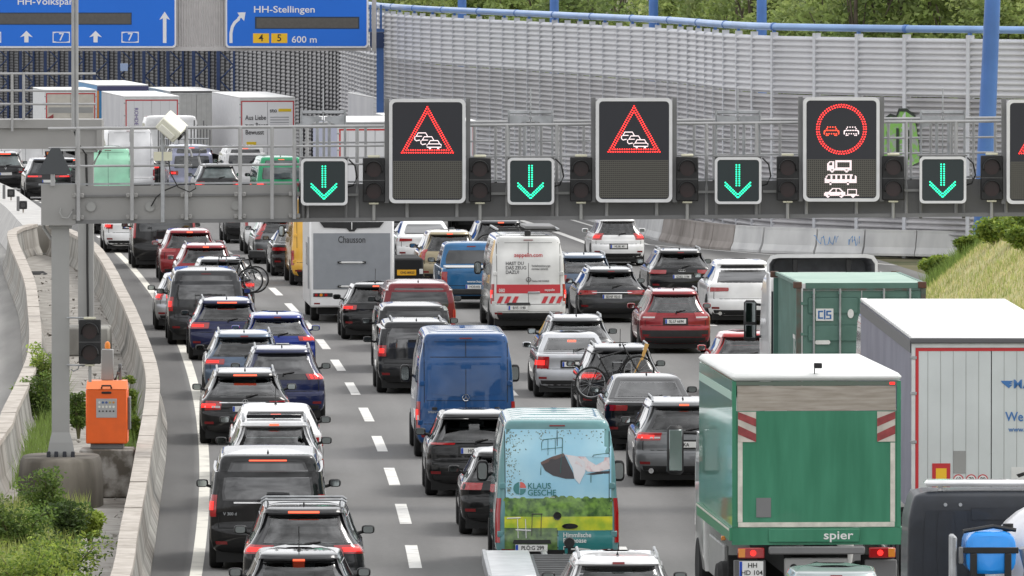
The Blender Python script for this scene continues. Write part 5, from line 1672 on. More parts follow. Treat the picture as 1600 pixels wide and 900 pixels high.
# second lane, far to near
car('small_car', 'black car with a rear carrier seen just below the gantry beam', 392, 327, 'hatch', 4.2, 1.78, 1.55, 'black', lit=True, far=True)
car('delivery_van', 'white delivery van with tall red lamps partly hidden by the grey estate', 426, 316, 'mpv', 4.4, 1.80, 1.85, 'white', cat='van', tail=(.90, 1.04, .90, 1.45), lit=True, far=True, zb=1.2)
car('estate_car', 'grey estate car with upright red lamps left of the yellow van', 443, 307, 'hatch', 4.75, 1.85, 1.50, 'grey', rake=.42, tail=(.80, 1.08, .78, 1.25), lit=False, far=False)
car('coupe', 'black sporty car behind the yellow van', 471, 296, 'sedan', 4.5, 1.80, 1.40, 'black', tail=(.55, 1.10, .78, .88), lit=False, deck=.35, rake=.75)
car('small_car', 'black small car behind the grey motorhome', 588, 250, 'hatch', 4.05, 1.75, 1.47, 'black', rake=.28, ant='rod', tail=(.60, 1.10, .76, .90, .02), brake=True, plt=None)
car('people_carrier', 'maroon people carrier in the second lane', 655, 243, 'mpv', 4.8, 1.86, 1.74, 'maroon', cat='van', glass='d', tail=(.92, 1.06, .80, 1.05), lit=False, brake=False, zb=1.10, rake=.16)
car('people_carrier', 'dark people carrier with pale shining roof between the maroon and the dark grey one', 647, 231.5, 'mpv', 4.5, 1.80, 1.62, 'anthracite', cat='van', glass='d', lit=False, tail=(.90, 1.06, .75, 1.0), zb=1.02, rake=.2, brake=None, ant=None)
car('people_carrier', 'dark grey people carrier with round stacked red lamps in front of the blue van', 652, 221, 'mpv', 4.45, 1.80, 1.66, 'anthracite', cat='van', glass='b', rails='silver', tail=(.80, 1.02, .85, 1.10), lit=True, zb=1.02, rake=.18, brake=None)
car('crossover', 'black crossover with split rear wing and HO number plate', 742, 180.7, 'hatch', 4.35, 1.81, 1.57, 'black', rake=.46, plt='HO:TS 4', platez=.86, tail=(.45, 1.10, .965, 1.0), lit=False, brake=None, glass='d', ant=None)
o = bpy.data.objects['crossover']
for sg in (-1, 1):
    MB().cbox(*sorted((sg * .10, sg * .60)), .40, .62, 1.415, 1.445, .012).build('rear_wing', PAINTS['black'], o)
car('hatchback', 'black hatchback half hidden behind the advertising van', 800, 169, 'hatch', 4.3, 1.80, 1.48, 'black', rake=.4, tail=(.60, 1.1, .80, .92), lit=False)
car('estate_car', 'white estate car roof with rails cut off by the bottom edge', 968, 140, 'hatch', 4.6, 1.82, 1.49, 'white', rails='silver', rake=.4, lit=False, brake=False)
# third lane
car('hatchback', 'pale car roof at the bottom edge behind the green truck', 1310, 137.6, 'hatch', 4.1, 1.78, 1.46, 'tint', rake=.4, lit=False, brake=False, ant=None)
car('suv', 'grey SUV with chrome exhaust trims beside the green truck', 1071, 184, 'hatch', 4.65, 1.89, 1.63, 'grey', rake=.38, rails='silver', tail=(.50, 1.12, .87, 1.02, .01, None, 1), plt='KA', platez=.80, exhaust=True)
car('saloon_car', 'black saloon with wide red lamps behind the bicycle carrying SUV', 1017, 196.9, 'sedan', 4.9, 1.87, 1.47, 'black', glass='l', tail=(.52, 1.12, .80, .92, .01), lit=False, plt='', platez=.72, brake=None)
car('suv', 'dark SUV carrying a bicycle and a surf paddle on its tailgate', 972, 209, 'hatch', 4.45, 1.84, 1.60, 'anthracite', rake=.30, rails='silver', ant='rod', glass='d', tail=(.50, 1.10, .88, 1.02), brake=None)
car('saloon_car', 'silver saloon with triangular red lamps', 897, 219, 'sedan', 4.5, 1.74, 1.43, 'silver', glass='l', tail=(.66, 1.14, .66, .93, .0), lit=True, plt='', platez=.76, ant=None, mirm=PAINTS['silver'])
car('estate_car', 'silver grey estate car ahead of the silver saloon', 904, 227.3, 'hatch', 4.6, 1.80, 1.50, 'grey', rails='silver', rake=.45, glass='l', lit=False, tail=(.62, 1.10, .72, .9), brake=None)
car('suv', 'beige SUV hidden behind the blue pickup', 704, 287, 'hatch', 4.4, 1.82, 1.66, 'beige', rake=.34, lit=False, tail=(.85, 1.1, .8, 1.1))
car('coupe', 'white coupe saloon beside the motorhome with slim red lamps', 666, 304, 'sedan', 4.69, 1.83, 1.44, 'white', glass='b', emblem='star', tail=(.50, 1.02, .80, .90, .02), lit=False, brake=None, deck=.20, rake=.95, plt='', platez=.62)
car('suv', 'dark grey SUV with a bicycle on its rear rack ahead of the white service van', 784, 296, 'hatch', 4.7, 1.90, 1.72, 'darkgrey', rake=.34, rails='silver', lit=False)
# fourth and fifth lane
car('estate_car', 'grey blue estate car with round red lamps beside the white service van', 916, 271, 'hatch', 4.75, 1.82, 1.50, 'greyblue', rake=.42, rails='silver', glass='l', tail=(.62, 1.08, .74, .92), lit=True, brake=None, plt='')
car('estate_car', 'dark grey estate car with angular lamps in the fourth lane', 957, 261, 'hatch', 4.8, 1.84, 1.46, 'darkgrey', rake=.48, rails='silver', tail=(.46, 1.12, .74, .87, .03), lit=False, brake=False, plt='SE:NF 9210', platez=.70, garnish=('chrome', .80, .815))
car('estate_car', 'black estate car with four ring emblem on the right', 1066, 276.6, 'hatch', 4.75, 1.84, 1.45, 'black', rake=.45, rails='silver', emblem='rings', tail=(.50, 1.10, .76, .87), lit=False, brake=False, plt='IZ:KS 1194', platez=.68)
car('suv', 'white coupe style SUV left of the container truck', 1165, 259.6, 'hatch', 4.9, 1.98, 1.70, 'white', glass='b', tail=(.46, 1.08, .88, 1.00, .02), lit=False, brake=None, rake=.85, zb=1.10, wr=.38, ant=None, exhaust=True, wiper=False)
car('crossover', 'red crossover with black lower bumper in the fourth lane', 1056, 242, 'hatch', 4.3, 1.785, 1.58, 'red', rake=.30, rails='silver', glass='l', tail=(.58, 1.12, .82, 1.02, .03, None, 1), lit=False, brake=None, plt='SL:LF 6694', platez=.80)
o = bpy.data.objects['crossover.001']
bdx = Body(lev_hatch(4.3, 1.785, 1.58, .30), 4.3, 2.4)
bdx.patch(bdx.R, [(-1.3, .42), (1.3, .42), (1.3, .58), (-1.3, .58)], .012, .02, 14, 2).build('bumper_cladding', BLACKP, o)
car('hatchback', 'bright red hatchback roof behind the container truck mirror', 1169, 219.5, 'hatch', 3.9, 1.70, 1.46, 'brightred', glass='l', rake=.3, lit=False, brake=None, ant=None)
car('small_car', 'white small hatchback alone on the right near the solid line', 967, 305, 'hatch', 3.8, 1.67, 1.52, 'white', rake=.26, glass='d', tail=(.66, 1.08, .82, 1.02), lit=True, brake=None, plt='HL:BL 40', platez=.62, ant=None, mirm=PAINTS['white'])
o = bpy.data.objects['small_car.004'] if 'small_car.004' in bpy.data.objects else None

# far traffic seen through the railings
car('suv', 'black SUV with lit roof brake light at the far left edge', 9, 413, 'hatch', 4.35, 1.80, 1.65, 'black', glass='l', lit=False, far=True, brake='wide', emblem='roundel', plt='', platez=.72)
car('suv', 'black SUV behind the triangular sign at the far left', 76, 388, 'hatch', 4.7, 1.86, 1.66, 'black', lit=True, far=True, tail=(.3, 1.1, .90, .98), plt='', platez=.75)
car('small_car', 'dark small car right of the triangular sign beyond the gantry', 118, 402, 'hatch', 4.2, 1.76, 1.5, 'black', far=True)
car('small_car', 'black car with round emblem right of the mint green van', 216, 414, 'hatch', 4.4, 1.84, 1.9, 'black', far=True, emblem='roundel', plt='')
car('people_carrier', 'pale grey people carrier seen through the railing left of the trailers', 300, 396, 'mpv', 4.7, 1.85, 2.1, 'lavender', cat='van', far=True, glass='d', zb=1.15)
car('hatchback', 'dark car with wide greenish rear window behind the railing', 342, 380, 'hatch', 4.4, 1.82, 1.55, 'black', glass='l', far=True, brake=None)
car('people_carrier', 'white people carrier beyond the railing under the lettered trailer', 384, 408, 'mpv', 4.6, 1.84, 1.95, 'white', cat='van', far=True, glass='d', zb=1.15)
car('minibus', 'green minibus with pale rear window beyond the railing', 440, 372, 'mpv', 4.9, 1.90, 1.98, 'vwgreen', cat='van', far=True, glass='l', zb=1.10)

# ------------------------------------------------------------ bicycles
def bicycle(label, loc, rz=0, k=1., m=None, roll=0):
    m = m or BLACKP
    r = empty('bicycle', loc, rz); tag(r, label, 'bicycle'); r.scale = (k, k, k); r.rotation_euler = (roll, 0, rz)
    for x in (-.52, .52):
        w = bpy.data.objects.new('wheel', None); w.location = (x, 0, .34); link(w, r)
        MB().tube([(.335 * math.cos(2 * PI * t / 28), 0, .335 * math.sin(2 * PI * t / 28)) for t in range(28)], .024, 6, True).build('tyre', RUBBER, w)
        MB().tube([(.30 * math.cos(2 * PI * t / 28), 0, .30 * math.sin(2 * PI * t / 28)) for t in range(28)], .010, 5, True).build('rim', STEEL, w)
        sp_ = MB()
        for t in range(12): sp_.tube([(.02 * math.cos(t), 0, .02 * math.sin(t)), (.30 * math.cos(PI * t / 6), 0, .30 * math.sin(PI * t / 6))], .003, 3)
        sp_.build('spokes', STEEL, w)
    f = MB(); bb, st, hd, hb, ra, fa = (-.08, 0, .30), (-.22, 0, .82), (.36, 0, .86), (.39, 0, .72), (-.52, 0, .34), (.52, 0, .34)
    for a, b, q in ((bb, st, .02), (st, hd, .019), (hb, bb, .024), (bb, ra, .014), (ra, (-.2, 0, .75), .012), (hd, fa, .018)): f.tube([a, b], q, 7)
    f.build('frame', m, r)
    MB().tube([(.36, 0, .86), (.33, 0, .98)], .016, 6).tube([(.36, -.30, .99), (.33, -.1, .98), (.33, .1, .98), (.36, .30, .99)], .014, 6).build('handlebar', BLACKP, r)
    MB().tube([(-.22, 0, .82), (-.25, 0, .93)], .014, 6).build('seat_post', STEEL, r)
    MB().add([(-.38, -.07, .93), (-.38, .07, .93), (-.12, .015, .93), (-.12, -.015, .93), (-.37, -.06, .97), (-.37, .06, .97), (-.13, .012, .96), (-.13, -.012, .96)], [(0, 1, 2, 3), (4, 5, 6, 7), (0, 1, 5, 4), (1, 2, 6, 5), (2, 3, 7, 6), (3, 0, 4, 7)]).build('saddle', BLACKP, r)
    MB().lathe([(-.03, .09), (.0, .095), (.01, .09)], 14, 'y', (-.08, -.03, .30)).tube([(-.08, -.05, .30), (.02, -.06, .16)], .012, 5).build('crankset', BLACKP, r)
    return r
def rack(label, loc, rz, w=1.1):
    r = empty('bicycle_rack', loc, rz); tag(r, label, 'bicycle rack')
    for y in (-.12, -.32): MB().cbox(-w / 2, w / 2, y - .04, y + .04, 0, .05, .01).build('wheel_rail', BLACKP, r)
    MB().tube([(-.2, -.05, .02), (-.2, -.02, .75), (.2, -.02, .75), (.2, -.05, .02)], .02, 6).build('hoop', STEEL, r)
    MB().tube([(-.06, .2, -.02), (-.06, -.4, -.02)], .025, 6).tube([(.06, .2, -.02), (.06, -.4, -.02)], .025, 6).build('carrier_beam', BLACKP, r)
    return r
def behind(px, D, z, dy): return ((px - 800) / F * D, D - dy, z)
an = lambda D: -math.atan(slope(D))
x, y, z = behind(972, 209, .50, .02); rack('rear bicycle rack on the dark SUV with the paddle', (x, y, z), an(209))
x, y, z = behind(966, 209, .60, .16); bicycle('black mountain bike hanging tilted on the dark SUV in the middle', (x, y, z), an(209) + .05, 1.0).rotation_euler = (0, math.radians(-13), an(209) + .05)
pd = MB().tube([(-.30, 0, -.55), (.0, 0, .0)], .02, 6).add([(-.01, -.012, 0), (.07, -.012, 0), (.26, -.012, .42), (.14, -.012, .46), (-.01, .012, 0), (.07, .012, 0), (.26, .012, .42), (.14, .012, .46)], [(0, 1, 2, 3), (7, 6, 5, 4), (0, 1, 5, 4), (1, 2, 6, 5), (2, 3, 7, 6), (3, 0, 4, 7)])
x, y, z = behind(1001, 209, 1.30, .12)
o = pd.build('paddle', mat('paddle_orange', (.62, .36, .10), .5), None, loc=(x, y, z)); o.scale = (.7, 1, .8); tag(o, 'orange paddle strapped upright behind the dark SUV', 'paddle')
x, y, z = behind(347, 268, .50, .02); rack('bicycle rack on the dark hatchback in the left lane', (x, y, z), an(268))
x, y, z = behind(368, 268, .56, .16); bicycle('black bicycle on the left lane rack, its front wheel sticking out beside the minibus', (x, y, z), an(268), 1.05)
x, y, z = behind(362, 268, .56, .36); bicycle('second bicycle on the left lane rack, behind the first one', (x, y, z), an(268) + PI, 1.0)
x, y, z = behind(402, 268, 1.5, .25)
o = MB().cbox(-.24, .24, -.15, .15, 0, .22, .03).build('bicycle_basket', BLACKP, None, loc=(x, y, z)); tag(o, 'black box bag on top of the bicycles in the left lane', 'bag')
x, y, z = behind(784, 296, .50, .02); rack('bicycle rack on the far dark grey SUV', (x, y, z), an(296))
x, y, z = behind(788, 296, .60, .16); bicycle('bicycle with pale frame on the far dark grey SUV', (x, y, z), an(296), 1.0, PAINTS['offwhite'])

# ------------------------------------------------------------ vans
def seam(bd, root, x, z0, z1, w=.012):
    bd.patch(bd.Rx, [(x - w / 2, z0), (x + w / 2, z0), (x + w / 2, z1), (x - w / 2, z1)], .003, .01, 1, 6).build('door_gap', UNDER, root)
def hseam(bd, root, z, x0, x1, w=.010):
    bd.patch(bd.Rx, [(x0, z - w / 2), (x1, z - w / 2), (x1, z + w / 2), (x0, z + w / 2)], .003, .01, 8, 1).build('door_gap', UNDER, root)
def bigvan(name, label, px, D, col, Hh=2.6, W=2.0, L=5.9, tail=(.94, 1.10, .62, 1.05), cat='van', brake=False, lit=True, ribs=True, plt=None, px_plate=0, platez=.5, top=.80, plastic=True):
    c, bd = car(name, label, px, D, 'van', L, W, Hh, col, cat=cat, band='none', tail=tail, lit=lit, brake=brake, wiper=False, ant=None, zb=1.45, rake=.12, skirt=False, reflector=True, brk=Hh - .13, plt=None, top=top, mirm=BLACKP, wr=.36)
    seam(bd, c, 0, .50, Hh - .17)
    for sg in (-1, 1): seam(bd, c, sg * W * .425, 1.12, Hh - .22)
    hseam(bd, c, .50, -W * .42, W * .42); hseam(bd, c, Hh - .20, -W * .40, W * .40)
    for sg in (-1, 1):
        for z in (.72, 1.5):
            q = bd.R(sg * .93, z); MB().cbox(q.x - .05, q.x + .05, q.y - .03, q.y + .04, z - .05, z + .05, .01).build('hinge', PAINTS[col], c)
    if ribs:
        for k in range(6):
            y = .75 + k * .62; pts = [(x, y, roofz(bd, x, y) - .004) for x in [-W * .36 + W * .72 * i / 8 for i in range(9)]]
            MB().tube(pts, .013, 6).build('roof_rib', PAINTS[col], c)
    if plastic: bd.patch(bd.R, [(-1.5, .31), (1.5, .31), (1.5, .47), (-1.5, .47)], .012, .03, 14, 2).build('rear_step', BLACKP, c)
    if plt is not None:
        q = bd.Rx(px_plate, platez); plate(c, (px_plate, q.y - .022, platez), plt)
        bd.patch(bd.Rx, [(px_plate - .32, platez + .07), (px_plate + .32, platez + .07), (px_plate + .30, platez + .13), (px_plate - .30, platez + .13)], .03, .04, 4, 1).build('plate_lamp_strip', BLACKP, c)
    return c, bd
c, bd = bigvan('panel_van', 'blue high roof panel van with star emblem in the second lane', 728, 193.8, 'vanblue', 2.52, 1.99, plt=None, tail=(.935, 1.08, .62, 1.14, 0, None, 1))
hseam(bd, c, 2.02, -.72, .72, .014); hseam(bd, c, 1.16, -.80, .80, .008)
star(c, (0, bd.R(0, 1.22).y - .03, 1.22), .065)
for x in (-.62, .62): MB().cbox(-.05, .05, -.02, .01, -.03, .03, .01).build('door_lock', BLACKP, c, loc=(x, bd.Rx(x, 1.0).y - .008, 1.0))
for sg in (-1, 1): bd.patch(bd.Rx, [(sg * .10, 1.24), (sg * .74, 1.30), (sg * .70, 1.86), (sg * .10, 1.86)], .006, .012, 5, 4, .03).build('pressed_panel', PAINTS['vanblue'], c)
text('badge', 'SPRINTER', .06, STEEL, c, (-.62, bd.Rx(-.62, .93).y - .012, .93))

c, bd = bigvan('service_van', 'white service van with red stripe and black lettering on its doors', 826, 255.9, 'offwhite', 2.50, 2.0, plt='B:VS 1190', px_plate=-.27, platez=.60, tail=(.93, 1.08, .70, 1.22, 0, None, 1), ribs=False)
def vdec(name, m, poly, off=.006): # print or foil on the rear doors
    mb = MB(); pts = [bd.Rx(x, z) + Vector((0, -off, 0)) for x, z in poly]; mb.add(pts, [tuple(range(len(pts)))])
    return mb.build(name, m, c, smooth=False, fix=False)
FRED = mat('foil_red', (.52, .03, .04), .4)
bd.patch(bd.Rx, [(-.86, .98), (.86, .98), (.86, 1.21), (-.86, 1.21)], .005, .01, 12, 2).build('foil_stripe', FRED, c)
for x0 in (-.86, .34):
    for k in range(3):
        x = x0 + k * .20
        vdec('hatch_mark', FRED, [(x, .72), (x + .11, .72), (x + .20, .90), (x + .09, .90)], .014)
vt = lambda s, sz, m, x, z, al='LEFT', sx=1: text('lettering', s, sz, m, c, (x, bd.Rx(x, z).y - .02, z), align=al, sx=sx)
INKG = mat('print_grey', (.06, .06, .065), .5)
vt('zeppelin.com', .15, FRED, .0, 1.98, 'CENTER', .95)
for s, z in (('HAST DU', 1.76), ('DAS ZEUG', 1.645), ('DAZU?', 1.53)): vt(s, .125, INKG, -.60, z, 'LEFT', .92)
for s, z, q in (('Verkehrssicherungs-', 1.70, .075), ('monteur (m/w/d)', 1.62, .075), ('Telefon 040 5204020', 1.30, .065)): vt(s, q, INKG, .08, z, 'LEFT', .82)
vt('0800-1805 8888', .135, PLATE, -.78, 1.05, 'LEFT', .8); vt('zeppelin', .09, PLATE, .42, 1.07, 'LEFT', .9)
star(c, (0, bd.R(0, 1.34).y - .03, 1.34), .06, BLACKG)
MB().cbox(-.16, .16, -.02, .03, -.03, .03, .01).build('door_handle', STEEL, c, loc=(.14, bd.Rx(.14, 1.0).y - .01, 1.0))
rr = empty('roof_rack', c.location); rr.rotation_euler = c.rotation_euler; rr.location.z += 2.50; tag(rr, 'dark ladder rack with boards on the white service van roof', 'roof rack')
for y in (.6, 2.0, 3.4): MB().cbox(-.85, .85, y - .03, y + .03, .08, .12, .01).build('rack_bar', BLACKP, rr)
for x in (-.8, .8): MB().cbox(x - .03, x + .03, .4, 3.7, .12, .17, .01).build('rack_rail', STEEL, rr)
MB().cbox(-.05, .75, .9, 3.3, .14, .22, .02).build('load_board', GREYD, rr)
MB().cbox(-.08, .08, .42, .56, -.03, .12, .02).build('beacon_foot', BLACKP, rr)

# advertising van with printed rear doors
c, bd = bigvan('advertising_van', 'teal van with a printed landscape and floating bed on its rear doors', 871, 158, 'teal', 2.60, 2.03, plt='PLÖ:G 299', px_plate=-.42, platez=.50, tail=(.935, 1.07, .58, 1.30), lit=False, brake=False)
kx = lambda px: (px - 872) / 96.7 * .985
kz = lambda py: H - (py + 110) / 96.7
A_SKY = mat('print_sky', (.24, .52, .68), .35, col2=(.38, .64, .74), scale=1.0, coat=.6)
A_TREE = mat('print_trees', (.025, .085, .012), .35, col2=(.19, .36, .05), scale=9, coat=.6, detail=6)
A_FIELD = mat('print_field', (.30, .45, .02), .35, col2=(.68, .66, .02), scale=5, coat=.6)
A_DARK = mat('print_meadow', (.03, .075, .02), .35, col2=(.12, .22, .04), scale=8, coat=.6)
A_TEAL = mat('print_teal', (.008, .17, .17), .35, coat=.6)
A_LEAF = mat('print_branches', (.16, .17, .10), .4)
A_BED = mat('print_bed', (.05, .045, .05), .4)
A_SHEET = mat('print_sheet', (.68, .62, .62), .4, col2=(.55, .32, .34), scale=12, lo=.5, hi=.75)
A_GREENB = mat('print_bedframe', (.04, .13, .12), .4)
def art(name, m, x0, x1, y0, y1, off=.005, nu=14):
    return bd.patch(bd.Rx, [(kx(x0), kz(y1)), (kx(x1), kz(y1)), (kx(x1), kz(y0)), (kx(x0), kz(y0))], off, .008, nu, 8).build(name, m, c)
def apoly(name, m, pts, off=.012):
    return vdec(name, m, [(kx(x), kz(y)) for x, y in pts], off)
art('print_sky', A_SKY, 788, 960, 672, 784); art('print_trees', A_TREE, 787, 962, 779.5, 808, .0055); art('print_field', A_FIELD, 786, 962, 808.2, 829.8, .0055); art('print_meadow', A_DARK, 786, 872, 826, 868, .0065)
art('print_teal', A_TEAL, 874, 962, 830, 868, .0065, 8)
ra_ = random.Random(4)
for k in range(14):                                    # uneven top of the printed wood
    x = 790 + 168 * k / 13; r_ = ra_.uniform(5, 10)
    apoly('print_treetop', A_TREE, [(x + r_ * math.cos(t * PI / 5), 784 - r_ * abs(math.sin(t * PI / 5)) * (1.0 if k not in (3, 4) else .4)) for t in range(6)], .0075)
mbL = MB()
for k in range(240):
    if k < 170: x, y = 789 + abs(ra_.gauss(0, 11)), ra_.uniform(674, 775)
    else: x, y = ra_.uniform(790, 950), 674 + abs(ra_.gauss(0, 8))
    if x > 955: continue
    q = bd.Rx(kx(x), kz(y)); s_ = ra_.uniform(.008, .020); a_ = ra_.uniform(0, PI); dx, dz = math.cos(a_) * s_, math.sin(a_) * s_
    mbL.add([(q.x - dx, q.y - .012, q.z - dz), (q.x + dz * .5, q.y - .012, q.z - dx * .5), (q.x + dx, q.y - .012, q.z + dz), (q.x - dz * .5, q.y - .012, q.z + dx * .5)], [(0, 1, 2, 3)])
tag(mbL.build('print_branches', A_LEAF, c, smooth=False, fix=False), kind='stuff')
apoly('print_bed', A_BED, [(845, 724), (862, 718), (884, 712), (898, 740), (900, 749), (886, 749), (865, 744), (852, 736)])
apoly('print_mattress', mat('print_brown', (.13, .08, .07), .4), [(845, 723), (862, 715), (882, 709), (885, 713), (866, 720), (846, 727)], .0135)
apoly('print_bed', A_BED, [(918, 742), (938, 738), (958, 737), (958, 741), (930, 743)])
apoly('print_quilt', A_SHEET, [(884, 711), (905, 714), (938, 715), (957, 716), (958, 734), (940, 738), (922, 738), (912, 730), (895, 722)], .014)
apoly('print_sheet', mat('print_white', (.66, .66, .68), .4), [(888, 715), (904, 714), (917, 722), (918, 738), (908, 757), (900, 748), (897, 732)], .0155)
def aline(pts, r=.006, m=None): MB().tube([bd.Rx(kx(x), kz(y)) + Vector((0, -.012, 0)) for x, y in pts], r, 4).build('print_line', m or A_GREENB, c)
aline([(845, 743), (847, 692), (850, 688), (878, 685), (881, 687), (880, 712)]); aline([(847, 703), (880, 700)], .004); aline([(857, 688), (857, 712)], .004); aline([(869, 687), (869, 711)], .004); aline([(879, 712), (877, 740)])
aline([(930, 715), (931, 712), (957, 709)]); aline([(927, 742), (927, 755)])
for x0 in (807, 820): aline([(x0, 812), (x0 + 1, 842)], .006, mat('print_white', (.66, .66, .68), .4))
aline([(804, 829), (829, 830)], .012, mat('print_white', (.66, .66, .68), .4)); aline([(812, 810), (790, 811)], .010, mat('print_white', (.66, .66, .68), .4)); aline([(830, 804), (848, 804)], .008, A_BED); aline([(831, 804), (830, 838)], .005, A_BED); aline([(846, 804), (845, 838)], .005, A_BED)
for k, (a0, a1, m) in enumerate(((90, 270, A_TEAL), (270, 360, A_TEAL), (0, 90, mat('logo_red', (.62, .12, .10), .4)))):
    gx = .8 if a0 != 90 else -.8; gy = .8 if a0 == 0 else (-.8 if a0 == 270 else 0)
    apoly('logo', m, [(810.5 + gx, 764 - gy)] + [(810.5 + gx + 9.5 * math.cos(math.radians(a0 + (a1 - a0) * t / 10)), 764 - gy - 9.5 * math.sin(math.radians(a0 + (a1 - a0) * t / 10))) for t in range(11)], .014)
def vt2(s, sz, m, px, py, sx=1): return text('lettering', s, sz, m, c, (kx(px), min(bd.Rx(kx(px), kz(py)).y, bd.Rx(kx(px) * .6, kz(py)).y) - .024, kz(py)), align='LEFT', sx=sx)
vt2('KLAUS', .135, A_TEAL, 824.5, 760.5, .95); vt2('GESCHE', .135, A_TEAL, 824.5, 771, .95)
apoly('print_line', mat('print_white', (.66, .66, .68), .4), [(800, 777.2), (868, 777.2), (868, 778), (800, 778)], .012)
vt2('Himmlische', .105, PLATE, 881, 837, .92); vt2('Ruheoase', .105, PLATE, 881, 845.5, .92)
apoly('print_badge', PLATE, [(882, 854), (926, 859), (926, 864), (882, 868)], .014); apoly('print_badge', A_TEAL, [(884, 856), (893, 857.5), (893, 865), (884, 866.5)], .016)
star(c, (0, bd.R(0, kz(807)).y - .03, kz(807)), .06, BLACKG)
MB().disc((0, 0, 0), .062, 18, 'y', .012).build('emblem_base', BLACKG, c, loc=(0, bd.R(0, kz(807)).y - .018, kz(807)))
b_ = MB(); b_.v = []; b_.prism([(.13 * math.cos(t * PI / 8), .045 * math.sin(t * PI / 8)) for t in range(16)], -.03, .02).build('door_handle', BLACKG, c, loc=(kx(892), bd.Rx(kx(892), kz(823)).y - .01, kz(823)))
# car trailer with ramps behind it
t_ = place('car_trailer', 'low flat trailer with aluminium ramp plate behind the advertising van', 'trailer', 868, 149.5)
MB().cbox(-.98, .98, 0, 6.3, .46, .54, .02).build('deck', mat('trailer_deck', (.07, .075, .08), .5, var=.2), t_)
for k in range(14): box('deck_rib', GREYD, t_, -.22, .92, .3 + k * .43, .36 + k * .43, .542, .56)
MB().cbox(-.98, -.28, .2, 6.35, .565, .60, .01).build('ramp_plate', mat('aluminium', (.55, .56, .57), .4, .6, var=.1), t_)
for sg in (-1, 1):
    MB().cbox(sg * 1.0 - .03, sg * 1.0 + .03, 0, 6.3, .40, .62, .01).build('side_rail', STEEL, t_)
    for y in (2.4, 3.2): wheel(t_, sg * .86, y, .30)
MB().tube([(0, 6.3, .45), (0, 8.2, .45)], .05, 8).build('drawbar', STEEL, t_)
wp = MB().lathe([(-.05, .08), (.05, .09), (.12, .08)], 12, 'y', (.36, 6.0, .74)).tube([(.36, 6.05, .56), (.36, 6.05, .76)], .03, 6).tube([(.28, 6.05, .56), (.28, 6.05, .66), (.48, 6.05, .66), (.48, 6.05, .56)], .015, 6)
wp.build('winch', BLACKP, t_)

c, bd = bigvan('yellow_van', 'yellow parcel van squeezed behind the motorhome', 508, 288, 'yellow', 2.62, 2.0, 5.6, lit=False)
c, bd = bigvan('mint_van', 'mint green panel van beyond the gantry beam', 169, 374, 'mint', 2.30, 1.95, 5.2, lit=False, ribs=False, plastic=False)
c, bd = bigvan('white_van', 'tall white panel van with red brake light beyond the mint green van', 203, 400, 'white', 2.75, 2.08, 6.0, lit=False, ribs=False)
c, bd = bigvan('white_van', 'white van with red stripe at the far left edge beyond the railing', 2, 452, 'white', 2.7, 2.0, 5.9, lit=False, ribs=False)
bd.patch(bd.Rx, [(-.8, 1.9), (.45, 1.9), (.45, 2.05), (-.8, 2.05)], .012, .01, 4, 1).build('foil_stripe', FRED, c)
c, bd = bigvan('white_van', 'low white van behind the railing left of the lettered trailer', 40, 468, 'white', 2.0, 1.95, 5.2, lit=False, ribs=False)

# pickup
root = place('pickup_truck', 'blue pickup truck with closed load bed beside the white service van', 'pickup', 742, 270.6)
PB = PAINTS['pickup']; Wp, Lp = 1.87, 5.3; h = Wp / 2
bed = Body([(.36, .06, Lp - .1, .93 * h, .14), (.46, .03, Lp, .98 * h, .15), (.62, .03, Lp, 1. * h, .15), (.9, .03, Lp - .15, 1. * h, .15), (1.06, .035, Lp - .5, .985 * h, .15), (1.12, .06, Lp - .8, .96 * h, .16), (1.13, .12, Lp - 1.1, .90 * h, .16)], Lp, 2.8)
put('load_bed', bed.mesh('load_bed', PB), root)
MB().cbox(-.80, .80, .08, 1.55, 1.131, 1.165, .01).build('bed_cover', mat('bed_cover', (.5, .5, .5), .5), root)
cabb = Body([(1.0, 1.58, Lp - 1.15, .95 * h, .1), (1.14, 1.60, Lp - 1.25, .94 * h, .1), (1.60, 1.78, Lp - 1.75, .82 * h, .1), (1.70, 1.80, Lp - 1.85, .79 * h, .1), (1.76, 1.86, Lp - 1.95, .72 * h, .14), (1.79, 2.0, Lp - 2.1, .55 * h, .2), (1.80, 2.3, Lp - 2.3, .3 * h, .2)], Lp, 2.8)
put('cab', cabb.mesh('cab', PB), root)
cabb.patch(cabb.R, [(-.86, 1.20), (.86, 1.20), (.84, 1.57), (-.84, 1.57)], .008, .02, 8, 3, .04).build('rear_window', GLASS, root)
cabb.patch(cabb.R, [(-.16, 1.66), (.16, 1.66), (.16, 1.69), (-.16, 1.69)], .012, .02, 3, 1).build('brake_light', REDR, root)
for sg in (-1, 1):
    bed.patch(bed.R, [(sg * .84, .72), (sg * 1.06, .72), (sg * 1.06, 1.03), (sg * .84, 1.03)], .012, .03, 3, 3).build('tail_light', REDL, root)
    for y in (.95, Lp - .95): wheel(root, sg * (h - .12), y, .38)
    for k in range(2):
        fn = lambda y, z, sg=sg: cabb.S(sg, y, z)
        cabb.patch(fn, [(1.85 + k * .95, 1.18), (2.7 + k * .9, 1.18), (2.6 + k * .7, 1.57), (1.95 + k * .75, 1.57)], .006, .02, 2, 2).build('side_window', GLASS, root)
mirrors(root, cabb, 3.6, 1.2, BLACKP)
box('underbody', UNDER, root, -.7, .7, .3, 5, .25, .5)
MB().cbox(-.88, .88, -.10, .04, .40, .56, .03).build('rear_bumper', BLACKP, root)
plate(root, (.0, -.115, .62), 'HOS:HX 2')
text('lettering', 'www.hoods.de', .10, PLATE, root, (.12, .015, .76), sx=1.1)
